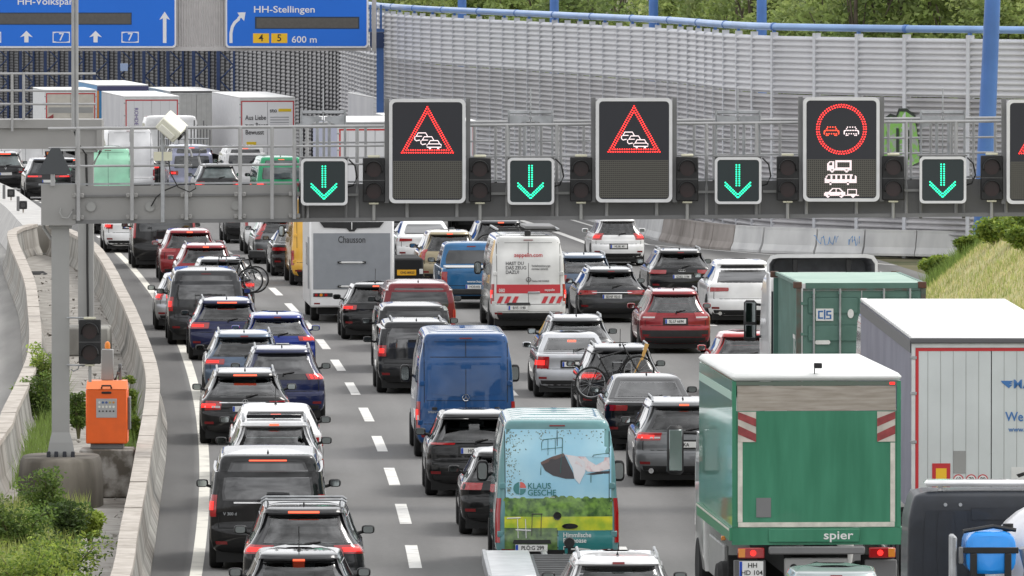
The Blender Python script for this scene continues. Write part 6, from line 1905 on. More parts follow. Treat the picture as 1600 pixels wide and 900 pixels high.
bed.patch(bed.R, [(-.80, .64), (.80, .64), (.80, .655), (-.80, .655)], .004, .01, 6, 1).build('tailgate_gap', UNDER, root)

# ------------------------------------------------------------ trucks, trailers, motorhome
RTAPE = mat('tape_red', (.52, .025, .03), .35)
def tw(root, x, y, r=.50, dual=True):
    w = wheel(root, x, y, r, 1.25 if not dual else 2.0, spokes=False); return w
def cargo(root, W, L, z0, z1, sidem, rearm, roofm, framem, tape=None, slats=0, y0=0, roof_edge=None, inset=.10):
    h = W / 2
    for sg in (-1, 1): box('side_wall', sidem, root, sg * h - (.03 if sg > 0 else 0), sg * h + (.03 if sg < 0 else 0), y0 + .05, y0 + L, z0, z1 - .06)
    MB().cbox(-h - .005, h + .005, y0 - .005, y0 + L + .01, z1 - .055, z1, .018).build('roof', roofm, root)
    box('front_wall', sidem, root, -h + .031, h - .031, y0 + L - .03, y0 + L, z0, z1 - .06)
    box('floor', UNDER, root, -h + .031, h - .031, y0 + .06, y0 + L - .031, z0, z0 + .08)
    f = inset
    for nm, b in (('frame_rail', (-h, h, y0, y0 + .06, z1 - .06 - f * 1.1, z1 - .058)), ('frame_rail', (-h, h, y0, y0 + .06, z0 - .08, z0 + .03)), ('frame_post', (-h, -h + f * .55, y0, y0 + .049, z0 + .031, z1 - .061 - f * 1.1)), ('frame_post', (h - f * .55, h, y0, y0 + .049, z0 + .031, z1 - .061 - f * 1.1))):
        box(nm, framem, root, *b)
    zl, zu = z0 + .035, z1 - .065 - f * 1.1
    doors = []
    for sg in (-1, 1):
        a, b = (sg * .008, sg * (h - f * .56)); d = box('rear_door', rearm, root, min(a, b), max(a, b), y0 + .012, y0 + .05, zl, zu); doors.append(d)
        if slats:
            for k in range(1, slats):
                x = sg * (h - f * .56) * k / slats; box('panel_joint', GREYP, d, x - .004, x + .004, y0 + .0095, y0 + .0118, zl, zu)
        for q in (.12, .42, .72, .94):
            z = zl + (zu - zl) * q; x = sg * (h - f * .3)
            MB().cbox(x - .05, x + .05, y0 - .014, y0 - .001, z - .025, z + .025, .006).build('hinge', STEEL, d)
    if tape:
        t = .05; xo = h - f * .62; 
        for nm, b in (('tape', (-xo, xo, y0 + .006, y0 + .0115, zu - t, zu)), ('tape', (-xo, -xo + t, y0 + .006, y0 + .0115, zl, zu - t)), ('tape', (xo - t, xo, y0 + .006, y0 + .0115, zl, zu - t)), ('tape', (-xo, -xo + .3, y0 + .006, y0 + .0115, zl, zl + t)), ('tape', (xo - .3, xo, y0 + .006, y0 + .0115, zl, zl + t))):
            box(nm, tape, root, *b)
    return zl, zu
def chassis(root, W, L, z0, axles, r=.5, lights=True, plt=None, y2=None, bar=True):
    for sg in (-1, 1):
        box('chassis_rail', UNDER, root, sg * .42 - .06, sg * .42 + .06, .15, L - .1, z0 - .40, z0 - .09)
        for y in axles: tw(root, sg * (W / 2 - .24), y, r)
        MB().cbox(sg * (W / 2 - .26) - .24, sg * (W / 2 - .26) + .24, axles[0] - r - .14, axles[0] - r - .10, .30, z0 - .18, .01).build('mud_flap', RUBBER, root)
    for y in axles: MB().tube([(-W / 2 + .3, y, r), (W / 2 - .3, y, r)], .07, 8).build('axle', UNDER, root)
    if bar: MB().cbox(-W / 2 + .08, W / 2 - .08, .04, .16, .48, .60, .02).build('underride_bar', GREYD, root)
    if lights:
        for sg in (-1, 1):
            x = sg * (W / 2 - .30)
            l = MB().cbox(x - .22, x + .22, .0, .06, z0 - .32, z0 - .16, .015).build('tail_light', REDL, root)
            MB().cbox(x + sg * .06 - .05, x + sg * .06 + .05, -.008, -.0005, z0 - .29, z0 - .19, .004).build('lamp_element', REDG, l)
            MB().cbox(x + sg * .15 - .05, x + sg * .15 + .05, -.008, -.0005, z0 - .29, z0 - .19, .004).build('indicator', AMBER, l)

def cab(root, y0, W, z1, L, m, mirr=True, z0=.9):
    h = W / 2
    bd = Body([(z0 - .4, y0 + .05, y0 + L - .05, .97 * h, .10), (z0, y0, y0 + L, 1. * h, .10), (2.0, y0, y0 + L, 1. * h, .10), (2.6, y0, y0 + L - .12, .99 * h, .10), (z1 - .25, y0, y0 + L - .3, .97 * h, .12), (z1 - .08, y0 + .02, y0 + L - .4, .93 * h, .14), (z1 - .02, y0 + .1, y0 + L - .6, .82 * h, .16), (z1, y0 + .3, y0 + L - .9, .6 * h, .2)], y0 + L, 3.2)
    bd.tap = lambda y, z=0: 1
    put('cab', bd.mesh('cab', m), root)
    for sg in (-1, 1):
        tw(root, sg * (h - .2), y0 + L - .75, .5, False)
        if mirr:
            x = sg * (h + .22)
            o = MB().cbox(x - .13, x + .13, y0 + L - .50, y0 + L - .34, 2.0, 2.85, .05).tube([(sg * h, y0 + L - .4, 2.75), (x, y0 + L - .4, 2.78)], .03, 6).tube([(sg * h, y0 + L - .4, 2.1), (x, y0 + L - .4, 2.08)], .03, 6).build('door_mirror', BLACKP, root)
            MB().cbox(x - .10, x + .10, y0 + L - .515, y0 + L - .501, 2.40, 2.80, .004).build('mirror_glass', MIRROR, o); MB().cbox(x - .10, x + .10, y0 + L - .515, y0 + L - .501, 2.08, 2.34, .004).build('mirror_glass', MIRROR, o)
    box('chassis_rail', UNDER, root, -.5, .5, y0 - 1.5, y0 + L - .2, .5, .85)
    return bd
def hatchplate(root, x, z, flip, y=-.004, w=.27, hh=.45):
    p = box('warning_board', mat('board_cream', (.50, .46, .40), .6, var=.15, scale=5), root, x - w / 2, x + w / 2, y - .012, y, z - hh / 2, z + hh / 2)
    for k in range(2):
        zz = z - hh / 2 + k * hh * .5
        a, b = (x - w / 2, x + w / 2) if flip else (x + w / 2, x - w / 2)
        pts = [(a, zz), (a, zz + hh * .27), (b, min(zz + hh * .55, z + hh / 2)), (b, zz + hh * .26)]
        MB().prism(pts, y - .0155, y - .0125).build('board_stripe', mat('board_red', (.26, .045, .045), .6, var=.25, scale=6), p, smooth=False)
    return p

# green box truck
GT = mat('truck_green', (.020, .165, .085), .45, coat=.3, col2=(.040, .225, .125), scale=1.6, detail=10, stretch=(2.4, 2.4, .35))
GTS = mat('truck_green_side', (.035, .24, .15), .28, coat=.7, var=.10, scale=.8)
GTW = mat('tape_cream', (.60, .57, .50), .5, var=.15, scale=6)
TSTRIP = mat('weathered_shutter', (.28, .245, .20), .8, col2=(.40, .36, .31), scale=2, stretch=(1, 1, 12), detail=8, bump=.2)
ROOFW = mat('roof_white', (.74, .75, .73), .45, var=.05, scale=.8)
t = place('box_truck', 'green box truck with weathered top panel and white taped rear wall', 'truck', 1276.5, 145.5, yaw=2.2)
W_, L_, z0, z1 = 2.52, 6.6, 1.60, 3.90
h = W_ / 2
for sg in (-1, 1): box('side_wall', GTS, t, sg * h - (.03 if sg > 0 else 0), sg * h + (.03 if sg < 0 else 0), .05, L_, z0, z1 - .12)
MB().cbox(-h - .01, h + .01, -.01, L_ + .02, z1 - .12, z1 - .0, .05).build('roof', ROOFW, t)
for sg in (-1, 1):
    box('side_stripe', mat('stripe_pale_green', (.32, .50, .42), .4), t, sg * (h + .006) - .004, sg * (h + .006) + .004, .06, L_ - .1, 3.50, 3.62)
    box('sill_rail', mat('sill_green', (.03, .20, .10), .4), t, sg * h - .04, sg * h + .04, .0, L_, z0 - .20, z0 - .005)
    box('sill_trim', GTW, t, sg * (h + .045) - .004, sg * (h + .045) + .004, .05, L_, z0 - .05, z0 - .02)
box('corner_post', GT, t, -h, -h + .06, 0, .049, z0, z1 - .125); box('corner_post', GT, t, h - .06, h, 0, .049, z0, z1 - .125)
box('top_rail', mat('rail_dark_green', (.10, .13, .10), .5), t, -h + .061, h - .061, -.003, .049, z1 - .185, z1 - .125)
box('shutter_panel', TSTRIP, t, -h + .075, h - .075, .004, .048, z1 - .56, z1 - .19)
box('rear_wall', GT, t, -h + .061, h - .061, .010, .048, z0 + .0, z1 - .565)
box('tape', GTW, t, -h + .09, h - .09, .004, .0095, z0 + .005, z0 + .075)
for sg in (-1, 1): box('tape', GTW, t, sg * (h - .12) - .035, sg * (h - .12) + .035, .004, .0095, z0 + .078, 2.86 + (.2 if sg < 0 else 0))
box('rear_beam', GT, t, -h, h, -.02, .1, z0 - .26, z0 - .005)
hatchplate(t, -h + .22, 3.10, False, .004); hatchplate(t, h - .22, 3.10, True, .004)
box('lock_plate', GREYD, t, -h + .36, -h + .58, .0, .0095, 1.75, 2.04)
for x in (-.04, 1.10):
    pass
o = MB().cbox(-.06, .06, -.03, .05, 0, .08, .01).tube([(-.05, .03, -.12), (-.05, .03, 0)], .008, 4).tube([(.05, .03, -.12), (.12, .03, -.14)], .01, 4).build('rear_camera', BLACKP, t, loc=(.02, .0, z1 + .07))
MB().cbox(-.04, .04, -.012, .003, -.02, .02, .005).build('marker_lamp', REDG, t, loc=(h - .13, 0, z1 - .155))
MB().cbox(-.72, .64, -.06, -.021, 1.38, 1.58, .01).build('tail_lift', GT, t)
text('lettering', 'spier', .18, PLATE, t, (.32, -.064, 1.48), sx=1.25)
MB().cbox(-.72, .72, -.10, -.02, 1.20, 1.32, .02).build('step_bumper', GREYD, t)
o = MB().cbox(-.48, .48, .0, .08, .86, 1.14, .02).build('tow_plate', GREYP, t)
MB().prism([(-.24, 1.0), (0, .91), (.24, 1.0), (0, 1.09)], -.008, .002).disc((-.34, -.008, 1.0), .055, 14, 'y', .01).disc((.34, -.008, 1.0), .055, 14, 'y', .01).build('tow_hole', UNDER, o)
chassis(t, W_, L_, 1.30, (1.7,), .50, lights=False, bar=False)
for sg in (-1, 1):
    x = sg * .98
    l = MB().cbox(x - .20, x + .20, -.05, .02, 1.14, 1.30, .015).build('tail_light', REDL, t)
    MB().disc((x - sg * .03, -.062, 1.22), .045, 12, 'y', .011).build('lamp_element', REDG, l)
    MB().cbox(x + sg * .14 - .05, x + sg * .14 + .05, -.06, -.051, 1.155, 1.285, .004).build('indicator', AMBER, l)
    MB().cbox(x - .24, x + .24, .2, .25, .30, 1.1, .01).build('mud_flap', GREYD, t)
plate(t, (-.98, -.06, .98), 'HH', w=.36, h=.24, y2='HD 104')
for sg in (-1, 1):
    MB().cbox(sg * (h - .07) - .04, sg * (h - .07) + .04, 1.0 + 1.1, 5.0, .60, 1.2, .02).build('side_guard', GREYP, t)
    MB().cbox(sg * (h + .06) - .035, sg * (h + .06) + .035, .9, 1.0, 1.35, 1.42, .01).build('side_marker', AMBER, t)
cab(t, L_ + .1, 2.35, 2.8, 2.0, PAINTS['offwhite'], False)
x = -h - .28
o = MB().cbox(x - .13, x + .13, 7.8, 7.98, 1.95, 2.72, .05).tube([(-1.2, 7.9, 2.6), (x, 7.9, 2.62)], .03, 6).build('door_mirror', BLACKP, t)
MB().cbox(x - .10, x + .10, 7.785, 7.799, 2.02, 2.66, .004).build('mirror_glass', MIRROR, o)

# curtain trailer at the right edge
CURT = mat('curtain_lavender', (.15, .15, .20), .5, col2=(.21, .21, .27), scale=.8, bump=.15, bscale=3)
TWHITE = mat('trailer_white_doors', (.58, .61, .605), .45, var=.05, scale=1.2)
TRIM = mat('trailer_frame', (.62, .63, .62), .45, var=.06)
ROOFB = mat('roof_tarp_white', (.80, .80, .79), .55, var=.04, scale=1)
def curtain_trailer(name, label, pxl, D, L, ztop, curt, doors, yaw=0, tape=RTAPE, slats=6, W=2.55, z0=1.2, mirr=False, px_center=None):
    s_ = F / D
    pc = pxl + W / 2 * s_ if px_center is None else px_center
    t = place(name, label, 'truck', pc, D, yaw=yaw)
    cargo(t, W, L, z0, ztop, curt, doors, ROOFB, TRIM, tape, slats)
    chassis(t, W, L, z0 + .05, (2.2, 3.5, 4.8), .5)
    return t
t = curtain_trailer('semi_trailer', 'white rear doored curtain trailer with lavender sides and red border at the right edge', 1425, 156.0, 16.2, 4.0, CURT, TWHITE, yaw=-.35)
h = 2.55 / 2
GUT = mat('gutter_grey', (.10, .10, .105), .5)
MB().cbox(-h - .03, h + .03, -.06, .10, 3.90, 3.985, .015).build('roof_edge', GUT, t)
for k in range(29):                                        # folds of the tarpaulin along the roof rail
    y = .3 + k * .55
    MB().cbox(-h - .02, -h + .10, y, y + .30, 3.985, 4.02, .012).build('tarp_fold', ROOFB, t)
box('curtain_rail', GUT, t, -h - .02, -h - .001, .1, 16.1, 3.74, 3.93)
p = box('marker_panel', RTAPE, t, -h + .33, -h + .62, .0035, .0085, 1.26, 1.98)
box('marker_field', mat('marker_yellow', (.85, .50, .02), .4), p, -h + .39, -h + .56, .0005, .003, 1.34, 1.90)
box('vent_plate', GREYP, t, -h + .67, -h + .87, .003, .0115, 1.82, 2.18)
for x, s_ in ((.75, '60'), (.955, '70'), (1.14, '80')):
    d = MB().disc((-h + x, .004, 1.72), .085, 20, 'y', .006).build('speed_disc', RTAPE, t); MB().disc((-h + x, .001, 1.72), .068, 20, 'y', .0028).build('speed_face', PLATE, d)
    text('lettering', s_, .10, INK, d, (-h + x, -.001, 1.72), sx=.85)
BLUEINK = mat('print_blue', (.05, .17, .42), .5)
text('lettering', 'MAN', .20, BLUEINK, t, (h - .98 + .05, .004, 3.24), align='LEFT')
MB().prism([(.15, 3.30), (.36, 3.30), (.30, 3.27), (.36, 3.27), (.28, 3.24), (.34, 3.24), (.28, 3.18), (.18, 3.26)], .004, .008).build('logo', BLUEINK, t, smooth=False)
text('lettering', 'We move', .21, BLUEINK, t, (h - 1.05, .004, 2.72), align='LEFT', sx=.9); text('lettering', 'www.man.eu', .11, BLUEINK, t, (h - 1.0, .004, 2.52), align='LEFT')
box('camera_notice', PLATE, t, .32, .60, .004, .0095, 1.62, 1.92); box('camera_notice', RTAPE, t, .34, .62, .004, .0095, 1.54, 1.60)
MB().prism([(.40, 1.80), (.52, 1.84), (.54, 1.79), (.44, 1.75)], .001, .0035).build('pictogram', INK, t, smooth=False)
for (sz, y, z, s_) in ((1.15, 12.4, 2.3, 'MAN'), ):
    o = text('lettering', s_, sz, mat('print_pale', (.50, .50, .55), .5), t, (-h - .006, y, z), rot=(PI / 2, 0, -PI / 2), sx=.9)
cab(t, 16.8, 2.5, 3.75, 2.3, PAINTS['white'])

# container truck
CONT = mat('container_green', (.070, .150, .120), .5, col2=(.10, .20, .165), scale=1.6, bump=.1, bscale=6)
CONTR = mat('container_roof', (.30, .42, .36), .6, col2=(.38, .50, .43), scale=1.2, stretch=(1, 4, 1))
RUST = mat('rust_frame', (.10, .075, .06), .7, col2=(.07, .13, .11), scale=5)
RUSTC = mat('rust_corner', (.12, .05, .03), .8, col2=(.08, .06, .05), scale=6)
t = place('container_truck', 'white tractor unit with open air deflectors carrying a green container', 'truck', 1347, 191, yaw=.9)
cn = empty('shipping_container', t.location, t.rotation_euler.z); tag(cn, 'weathered green shipping container with white square logo', 'container')
cz0, cz1, cl, hh = 1.10, 3.62, 6.06, 1.22
cn.location.z += 0
for sg in (-1, 1):
    mb = MB(); x = sg * (hh - .02); n = 22
    for k in range(n):
        y = .12 + (cl - .24) * k / n; q = (cl - .24) / n
        for a, d in ((0, 0), (.35, 0), (.5, -.035), (.85, -.035)): mb.v += [(x + sg * d, y + a * q, cz0 + .15), (x + sg * d, y + a * q, cz1 - .08)]
    for k in range(len(mb.v) // 2 - 1): mb.f.append((2 * k, 2 * k + 1, 2 * k + 3, 2 * k + 2))
    mb.build('side_wall', CONT, cn, smooth=False)
    box('top_side_rail', CONT, cn, sg * hh - .03, sg * hh + .03, .10, cl - .1, cz1 - .08, cz1 - .01); box('bottom_side_rail', CONT, cn, sg * hh - .04, sg * hh + .03, .10, cl - .1, cz0, cz0 + .15)
    box('corner_post', RUST, cn, sg * hh - .06, sg * hh + .035, -.02, .10, cz0 + .13, cz1 - .13); box('corner_post', CONT, cn, sg * hh - .06, sg * hh + .035, cl - .1, cl, cz0 + .13, cz1 - .13)
    for y in (-.03, cl - .1):
        for z in (cz0, cz1 - .125): MB().cbox(sg * hh - .12, sg * hh + .045, y, y + .15, z, z + .125, .01).build('corner_casting', RUSTC, cn)
mb = MB(); n = 14
for k in range(n):
    y = .1 + (cl - .2) * k / n; q = (cl - .2) / n
    for a, d in ((0, 0), (.4, 0), (.55, .018), (.85, .018)): mb.v += [(-hh + .03, y + a * q, cz1 - .035 + d), (hh - .03, y + a * q, cz1 - .035 + d)]
for k in range(len(mb.v) // 2 - 1): mb.f.append((2 * k, 2 * k + 1, 2 * k + 3, 2 * k + 2))
mb.build('roof', CONTR, cn, smooth=False)
box('header', CONT, cn, -hh + .121, hh - .121, -.02, .08, cz1 - .125, cz1 - .02); box('header_bar', RUST, cn, -hh + .07, hh - .07, -.025, .05, cz1 - .17, cz1 - .128)
box('door_sill', RUST, cn, -hh + .121, hh - .121, -.02, .08, cz0 + .0, cz0 + .10)
for sg in (-1, 1):
    a, b = sorted((sg * .01, sg * (hh - .065)))
    d = box('rear_door', CONT, cn, a, b, .0, .05, cz0 + .105, cz1 - .175)
    for k in range(4):
        z = cz0 + .30 + k * .54
        MB().cbox(a + .10, b - .06, -.022, -.001, z - .02, z + .30, .02).build('door_panel', CONT, d)
    for q in (.32, .74):
        x = sg * hh * q + sg * .04
        MB().tube([(x, -.05, cz0 + .08), (x, -.05, cz1 - .13)], .022, 8).build('lock_rod', STEEL, d)
        for z in (cz1 - .22, 2.9, 2.0, 1.3): MB().cbox(x - .04, x + .04, -.06, -.024, z - .03, z + .03, .008).build('rod_bracket', CONT, d)
    for z in (1.4, 2.05, 2.6, 3.2): MB().cbox(*sorted((sg * (hh - .16), sg * (hh - .02))), -.03, -.023, z - .03, z + .03, .006).build('hinge', CONT, d)
lg = box('logo_plate', PLATE, cn, -.90, -.56, -.030, -.024, 2.86, 3.10)
LB_ = mat('logo_blue', (.03, .13, .36), .5)
for b_ in ((-.86, -.76, 3.03, 3.06), (-.86, -.83, 2.92, 3.03), (-.86, -.76, 2.90, 2.93), (-.745, -.715, 2.89, 3.08), (-.70, -.60, 3.03, 3.06), (-.70, -.67, 2.98, 3.03), (-.70, -.60, 2.96, 2.985), (-.63, -.60, 2.91, 2.96), (-.70, -.60, 2.895, 2.915)):
    box('logo_stroke', LB_, lg, b_[0], b_[1], -.034, -.0305, b_[2], b_[3])
MB().prism([(.0 + .06 * math.cos(q * PI / 8) - .22, 3.0 + .09 * math.sin(q * PI / 8)) for q in range(16)], -.030, -.0235).build('seal_sticker', PLATE, cn, smooth=False)
MB().prism(rrect(-.92, -.62, 2.40, 2.48, .038), -.030, -.0235).build('label_plate', PLATE, cn, smooth=False)
text('lettering', 'TS', .75, PLATE, cn, (-hh - .012, 1.2, 2.25), rot=(PI / 2, 0, -PI / 2), sx=.8, ext=.001)
chassis(t, 2.5, 7.2, 1.12, (1.0, 2.3), .5)
TW = mat('tractor_white', (.66, .66, .66), .35, coat=.5, var=.05)
cab(t, 9.2, 2.34, 3.45, 2.2, TW)
DFI = mat('deflector_inside', (.14, .145, .155), .6, var=.2)
X0, YB = 1.17, 8.35
mb = MB()                                               # open roof spoiler shell, arch shaped
for (yy, zt, xw) in ((9.75, 3.84, 1.14), (10.6, 3.70, 1.05)):
    for (u, v) in ((-1, 3.2), (-1, zt - .16), (-.93, zt - .03), (-.8, zt), (.8, zt), (.93, zt - .03), (1, zt - .16), (1, 3.2)): mb.v.append((u * xw, yy, v))
for k in range(7): mb.f.append((k, k + 1, 9 + k, 8 + k))
mb.f.append(tuple(range(8, 16)))
sh = mb.build('roof_spoiler', TW, t)
mb = MB()
o_ = [(-1, 3.2), (-1, 3.68), (-.93, 3.81), (-.8, 3.84), (.8, 3.84), (.93, 3.81), (1, 3.68), (1, 3.2)]
i_ = [(-.95, 3.2), (-.95, 3.64), (-.89, 3.74), (-.78, 3.765), (.78, 3.765), (.89, 3.74), (.95, 3.64), (.95, 3.2)]
mb.v = [(x * 1.145, 9.73, z) for x, z in o_] + [(x * 1.145, 9.73, z) for x, z in i_] + [(x * 1.12, 10.5, z - .02) for x, z in i_]
for k in range(7): mb.f += [(k, k + 1, 9 + k, 8 + k)]
mb.build('spoiler_rim', TW, t)
mb = MB(); mb.v = [(x * 1.135, 9.74, z) for x, z in i_] + [(x * 1.0, 10.45, z - .06) for x, z in i_]
for k in range(7): mb.f.append((k, k + 1, 9 + k, 8 + k))
mb.f.append(tuple(range(8, 16)))
mb.build('spoiler_inside', DFI, t, smooth=False)
for x in (-.55, .55): MB().cbox(x - .05, x + .05, 9.78, 9.9, 3.3, 3.74, .01).build('spoiler_strut', BLACKP, t)
MB().cbox(-.5, .5, 9.8, 9.9, 3.40, 3.47, .02).build('spoiler_bar', TW, t)
for sg in (-1, 1):
    mb = MB().cbox(sg * 1.16 - .025, sg * 1.16 + .025, 8.55, 9.25, .9, 3.5, .02); mb.build('side_deflector', TW, t)
    MB().cbox(sg * .98 - .19, sg * .98 + .19, 9.10, 9.16, 1.2, 3.1, .02).build('gap_filler', mat('deflector_dark', (.018, .02, .026), .5), t)

# concrete mixer at the lower right corner
MIXB = mat('cab_slate', (.012, .016, .024), .5, coat=.15, var=.15)
t = place('mixer_truck', 'dark cabbed concrete mixer truck with white drum at the lower right corner', 'truck', 1566, 130.5)
bdm = cab(t, 0, 2.5, 3.0, 1.9, MIXB, False)
for sg in (-1, 1):
    bdm.patch(bdm.Rx, [(sg * .45, 1.75), (sg * 1.05, 1.75), (sg * 1.02, 2.74), (sg * .45, 2.74)], .02, .04, 4, 5, .05).build('pressed_panel', MIXB, t)
    bdm.patch(bdm.Rx, [(sg * .62, 1.85), (sg * .86, 1.85), (sg * .86, 2.72), (sg * .62, 2.72)], .034, .04, 3, 4, .2).build('pressed_rib', MIXB, t)
    for z in (1.66, 2.82):
        for x in (.55, .75): MB().disc((sg * x, -.02, z), .025, 10, 'y', .02).build('bolt', STEEL, t)
bdm.patch(bdm.Rx, [(-.40, 2.62), (.40, 2.62), (.40, 2.78), (-.40, 2.78)], .02, .04, 4, 2).build('pressed_panel', MIXB, t)
bdm.patch(bdm.Rx, [(-1.05, 1.62), (1.05, 1.62), (1.05, 1.65), (-1.05, 1.65)], .012, .02, 6, 1).build('seam', UNDER, t)
MB().cbox(-1.02, 1.02, .15, .5, 3.05, 3.14, .04).tube([(-.8, .3, 2.95), (-.8, .3, 3.07)], .04, 6).tube([(.8, .3, 2.95), (.8, .3, 3.07)], .04, 6).build('sun_visor', PAINTS['white'], t)
DRUM = mat('drum_white', (.66, .66, .68), .4, coat=.3, var=.06)
dr = MB().lathe([(-2.0, .50), (-1.85, .74), (-1.5, .90), (-1.0, .95), (-.6, .85), (-.35, .45)], 32, 'y').build('drum', DRUM, t, loc=(.66, -.1, 1.9)); dr.rotation_euler = (math.radians(-6), 0, 0)
for sg in (-1, 1):
    box('frame_rail', UNDER, t, sg * .5 - .08, sg * .5 + .08, -5, .2, .6, .85)
    for y in (-2.6, -3.9): tw(t, sg * 1.0, y, .5)
WT = mat('tank_blue', (.005, .27, .80), .35, coat=.4)
tk = empty('water_tank', t.location + Vector((-.06, -1.9, .02)), t.rotation_euler.z); tag(tk, 'bright blue plastic water tank strapped beside the mixer drum', 'tank')
n = 20; tb = MB()
for (y, q) in ((-.50, .80), (-.46, .96), (-.36, 1.), (.36, 1.), (.46, .96), (.5, .80)):
    for k in range(n):
        a = 2 * PI * k / n; cx, sz = math.cos(a), math.sin(a)
        tb.v.append(((abs(cx) ** .5) * math.copysign(1, cx) * .34 * q - .24, y - .62, 2.34 + (abs(sz) ** .6) * math.copysign(1, sz) * .285 * q))
for i in range(5):
    for k in range(n): tb.f.append((i * n + k, i * n + (k + 1) % n, (i + 1) * n + (k + 1) % n, (i + 1) * n + k))
tb.f += [tuple(range(n)), tuple(range(5 * n, 6 * n))]
tb.build('tank', WT, tk)
MB().cbox(-.60, .12, -1.135, -1.10, 2.34, 2.42, .008).build('strap', BLACKP, tk)
for x in (-.47, -.02): MB().cbox(x - .045, x + .045, -1.15, -1.10, 1.95, 2.34, .008).build('strap_leg', BLACKP, tk)
MB().lathe([(0, .07), (.10, .07)], 12, 'z', (.0, -.8, 2.61)).build('filler_cap', BLACKP, tk)
MB().tube([(-.6, -1.0, 2.62), (-.2, -.9, 2.68), (.1, -.9, 2.63)], .03, 6).build('hose', BLACKP, tk)
MB().cbox(-.76, -.68, -1.05, -.5, 1.4, 2.56, .02).build('tank_bracket', STEEL, tk)
MB().cbox(-.66, -.60, -1.12, -1.0, 2.2, 2.42, .01).build('control_box', GREYD, tk)
MB().tube([(.18, -.9, 2.4), (.26, -.8, 2.1), (.2, -.7, 1.6)], .05, 8).build('pipe', STEEL, tk)

# motorhome
MHW = mat('motorhome_white', (.70, .70, .70), .4, coat=.4, var=.04)
MHG = mat('motorhome_grey', (.235, .25, .27), .45, coat=.2, var=.04)
t = place('motorhome', 'white motorhome with large grey rear panel and two grab bars', 'motorhome', 549.5, 261)
Wm, Lm, Zm = 2.26, 6.6, 2.76; h = Wm / 2
MB().cbox(-h, h, .0, Lm - 1.3, .42, Zm, .05).build('body', MHW, t)
MB().cbox(-h + .10, h - .10, -.012, -.001, .90, 2.40, .005).build('rear_panel', MHG, t)
MB().prism([(-.86, 2.70), (.86, 2.70), (.74, 2.55), (.14, 2.53), (.07, 2.45), (-.07, 2.45), (-.14, 2.53), (-.74, 2.55)], -.03, -.001).build('spoiler_trim', BLACKP, t, smooth=False)
MB().cbox(-.012, .012, -.045, -.031, 2.50, 2.69, .004).build('camera_strip', PLATE, t)
for z in (1.62, .98):
    o = MB().tube([(-.33, -.05, z), (.33, -.05, z)], .022, 8).build('grab_bar', PLATE, t)
    for x in (-.33, .33): MB().cbox(x - .05, x + .05, -.07, -.013, z - .028, z + .028, .008).build('bar_foot', BLACKP, o)
o = text('lettering', 'Chausson', .25, mat('ink_dark', (.03, .032, .035), .5), t, (-.0, -.016, 2.22), sx=.75)
for sg in (-1, 1):
    l = MB().cbox(*sorted((sg * (h - .62), sg * (h - .10))), -.02, .0, .70, .80, .01).build('lamp_strip', BLACKP, t)
    for k, m in enumerate((REDL, AMBER, REDL)): MB().disc((sg * (h - .18 - k * .13), -.03, .75), .042, 14, 'y', .012).build('round_lamp', m, l)
    MB().cbox(sg * (h - .2) - .08, sg * (h - .2) + .08, -.01, .001, .50, .54, .004).build('reflector', REDR, t)
    wheel(t, sg * (h - .2), 1.7, .34); wheel(t, sg * (h - .2), Lm - .9, .34)
    MB().cbox(sg * (h + .012) - .01, sg * (h + .012) + .01, 1.0, 2.2, 1.5, 2.1, .008).build('side_window', GLASS, t)
    MB().cbox(sg * (h + .012) - .01, sg * (h + .012) + .01, .1, .9, .9, 2.3, .008).build('side_panel', MHG, t)
MB().prism([(-.1, .50), (.9, .50), (.9, .62), (.45, .66)], -.006, .001).build('lower_skirt', BLACKP, t, smooth=False)
box('underbody', UNDER, t, -.9, .9, .3, 6, .22, .45)
mb = Body([(.4, Lm - 2.2, Lm - .1, .95 * h, .1), (.7, Lm - 2.2, Lm, .97 * h, .2), (1.1, Lm - 2.2, Lm - .3, .95 * h, .2), (1.8, Lm - 2.2, Lm - 1.0, .88 * h, .15), (2.1, Lm - 2.2, Lm - 1.25, .8 * h, .1)], Lm); put('cab', mb.mesh('cab', MHW), t)
MB().cbox(-.4, .4, 1.5, 2.3, Zm, Zm + .10, .03).build('roof_hatch', PLATE, t)

# low trailer with foreign plate
t = place('low_trailer', 'low black trailer with a yellow number plate beside the motorhome', 'trailer', 612, 276)
MB().cbox(-.9, .9, 0, 3.2, .45, 1.22, .05).build('body', UNDER, t)
plate(t, (.42, -.01, .82), 'OHG 80K03', w=.54, h=.16, yellow=True, sz=.09)
MB().cbox(.78, .88, -.02, .0, .78, .92, .006).build('reflector', PLATE, t)
for sg in (-1, 1): wheel(t, sg * .85, 1.5, .32)

# far trucks
TGREY = mat('trailer_grey', (.50, .50, .485), .5, var=.06)
TBEI = mat('truck_beige', (.52, .49, .43), .5, var=.06)
TBLUE = mat('truck_blue', (.05, .24, .50), .5, var=.06)
SGREYW = mat('trailer_side_grey', (.42, .42, .45), .5, col2=(.50, .50, .52), scale=.6)
t = curtain_trailer('semi_trailer', 'white lettered trailer with yellow bucket print on its rear doors', 374.5, 447, 15, 4.0, mat('sto_side', (.62, .62, .63), .5, var=.06), mat('sto_rear', (.80, .80, .81), .5), slats=0, z0=1.1)
YEL = mat('print_yellow', (.78, .55, .02), .5)
h = 2.55 / 2
st = lambda s_, sz, m, x, z, sx=1: text('lettering', s_, sz, m, t, (x, -.004, z), align='LEFT', sx=sx)
st('Aus Liebe', .30, INKG, -h + .25, 3.05, .8); st('zum Bauen.', .30, INKG, -h + .25, 2.70, .8); st('Bewusst', .30, INK, -h + .25, 2.38, .85); st('sto', .26, INK, .10, 3.38)
box('print_bar', YEL, t, .50, 1.08, -.004, .004, 3.33, 3.46)
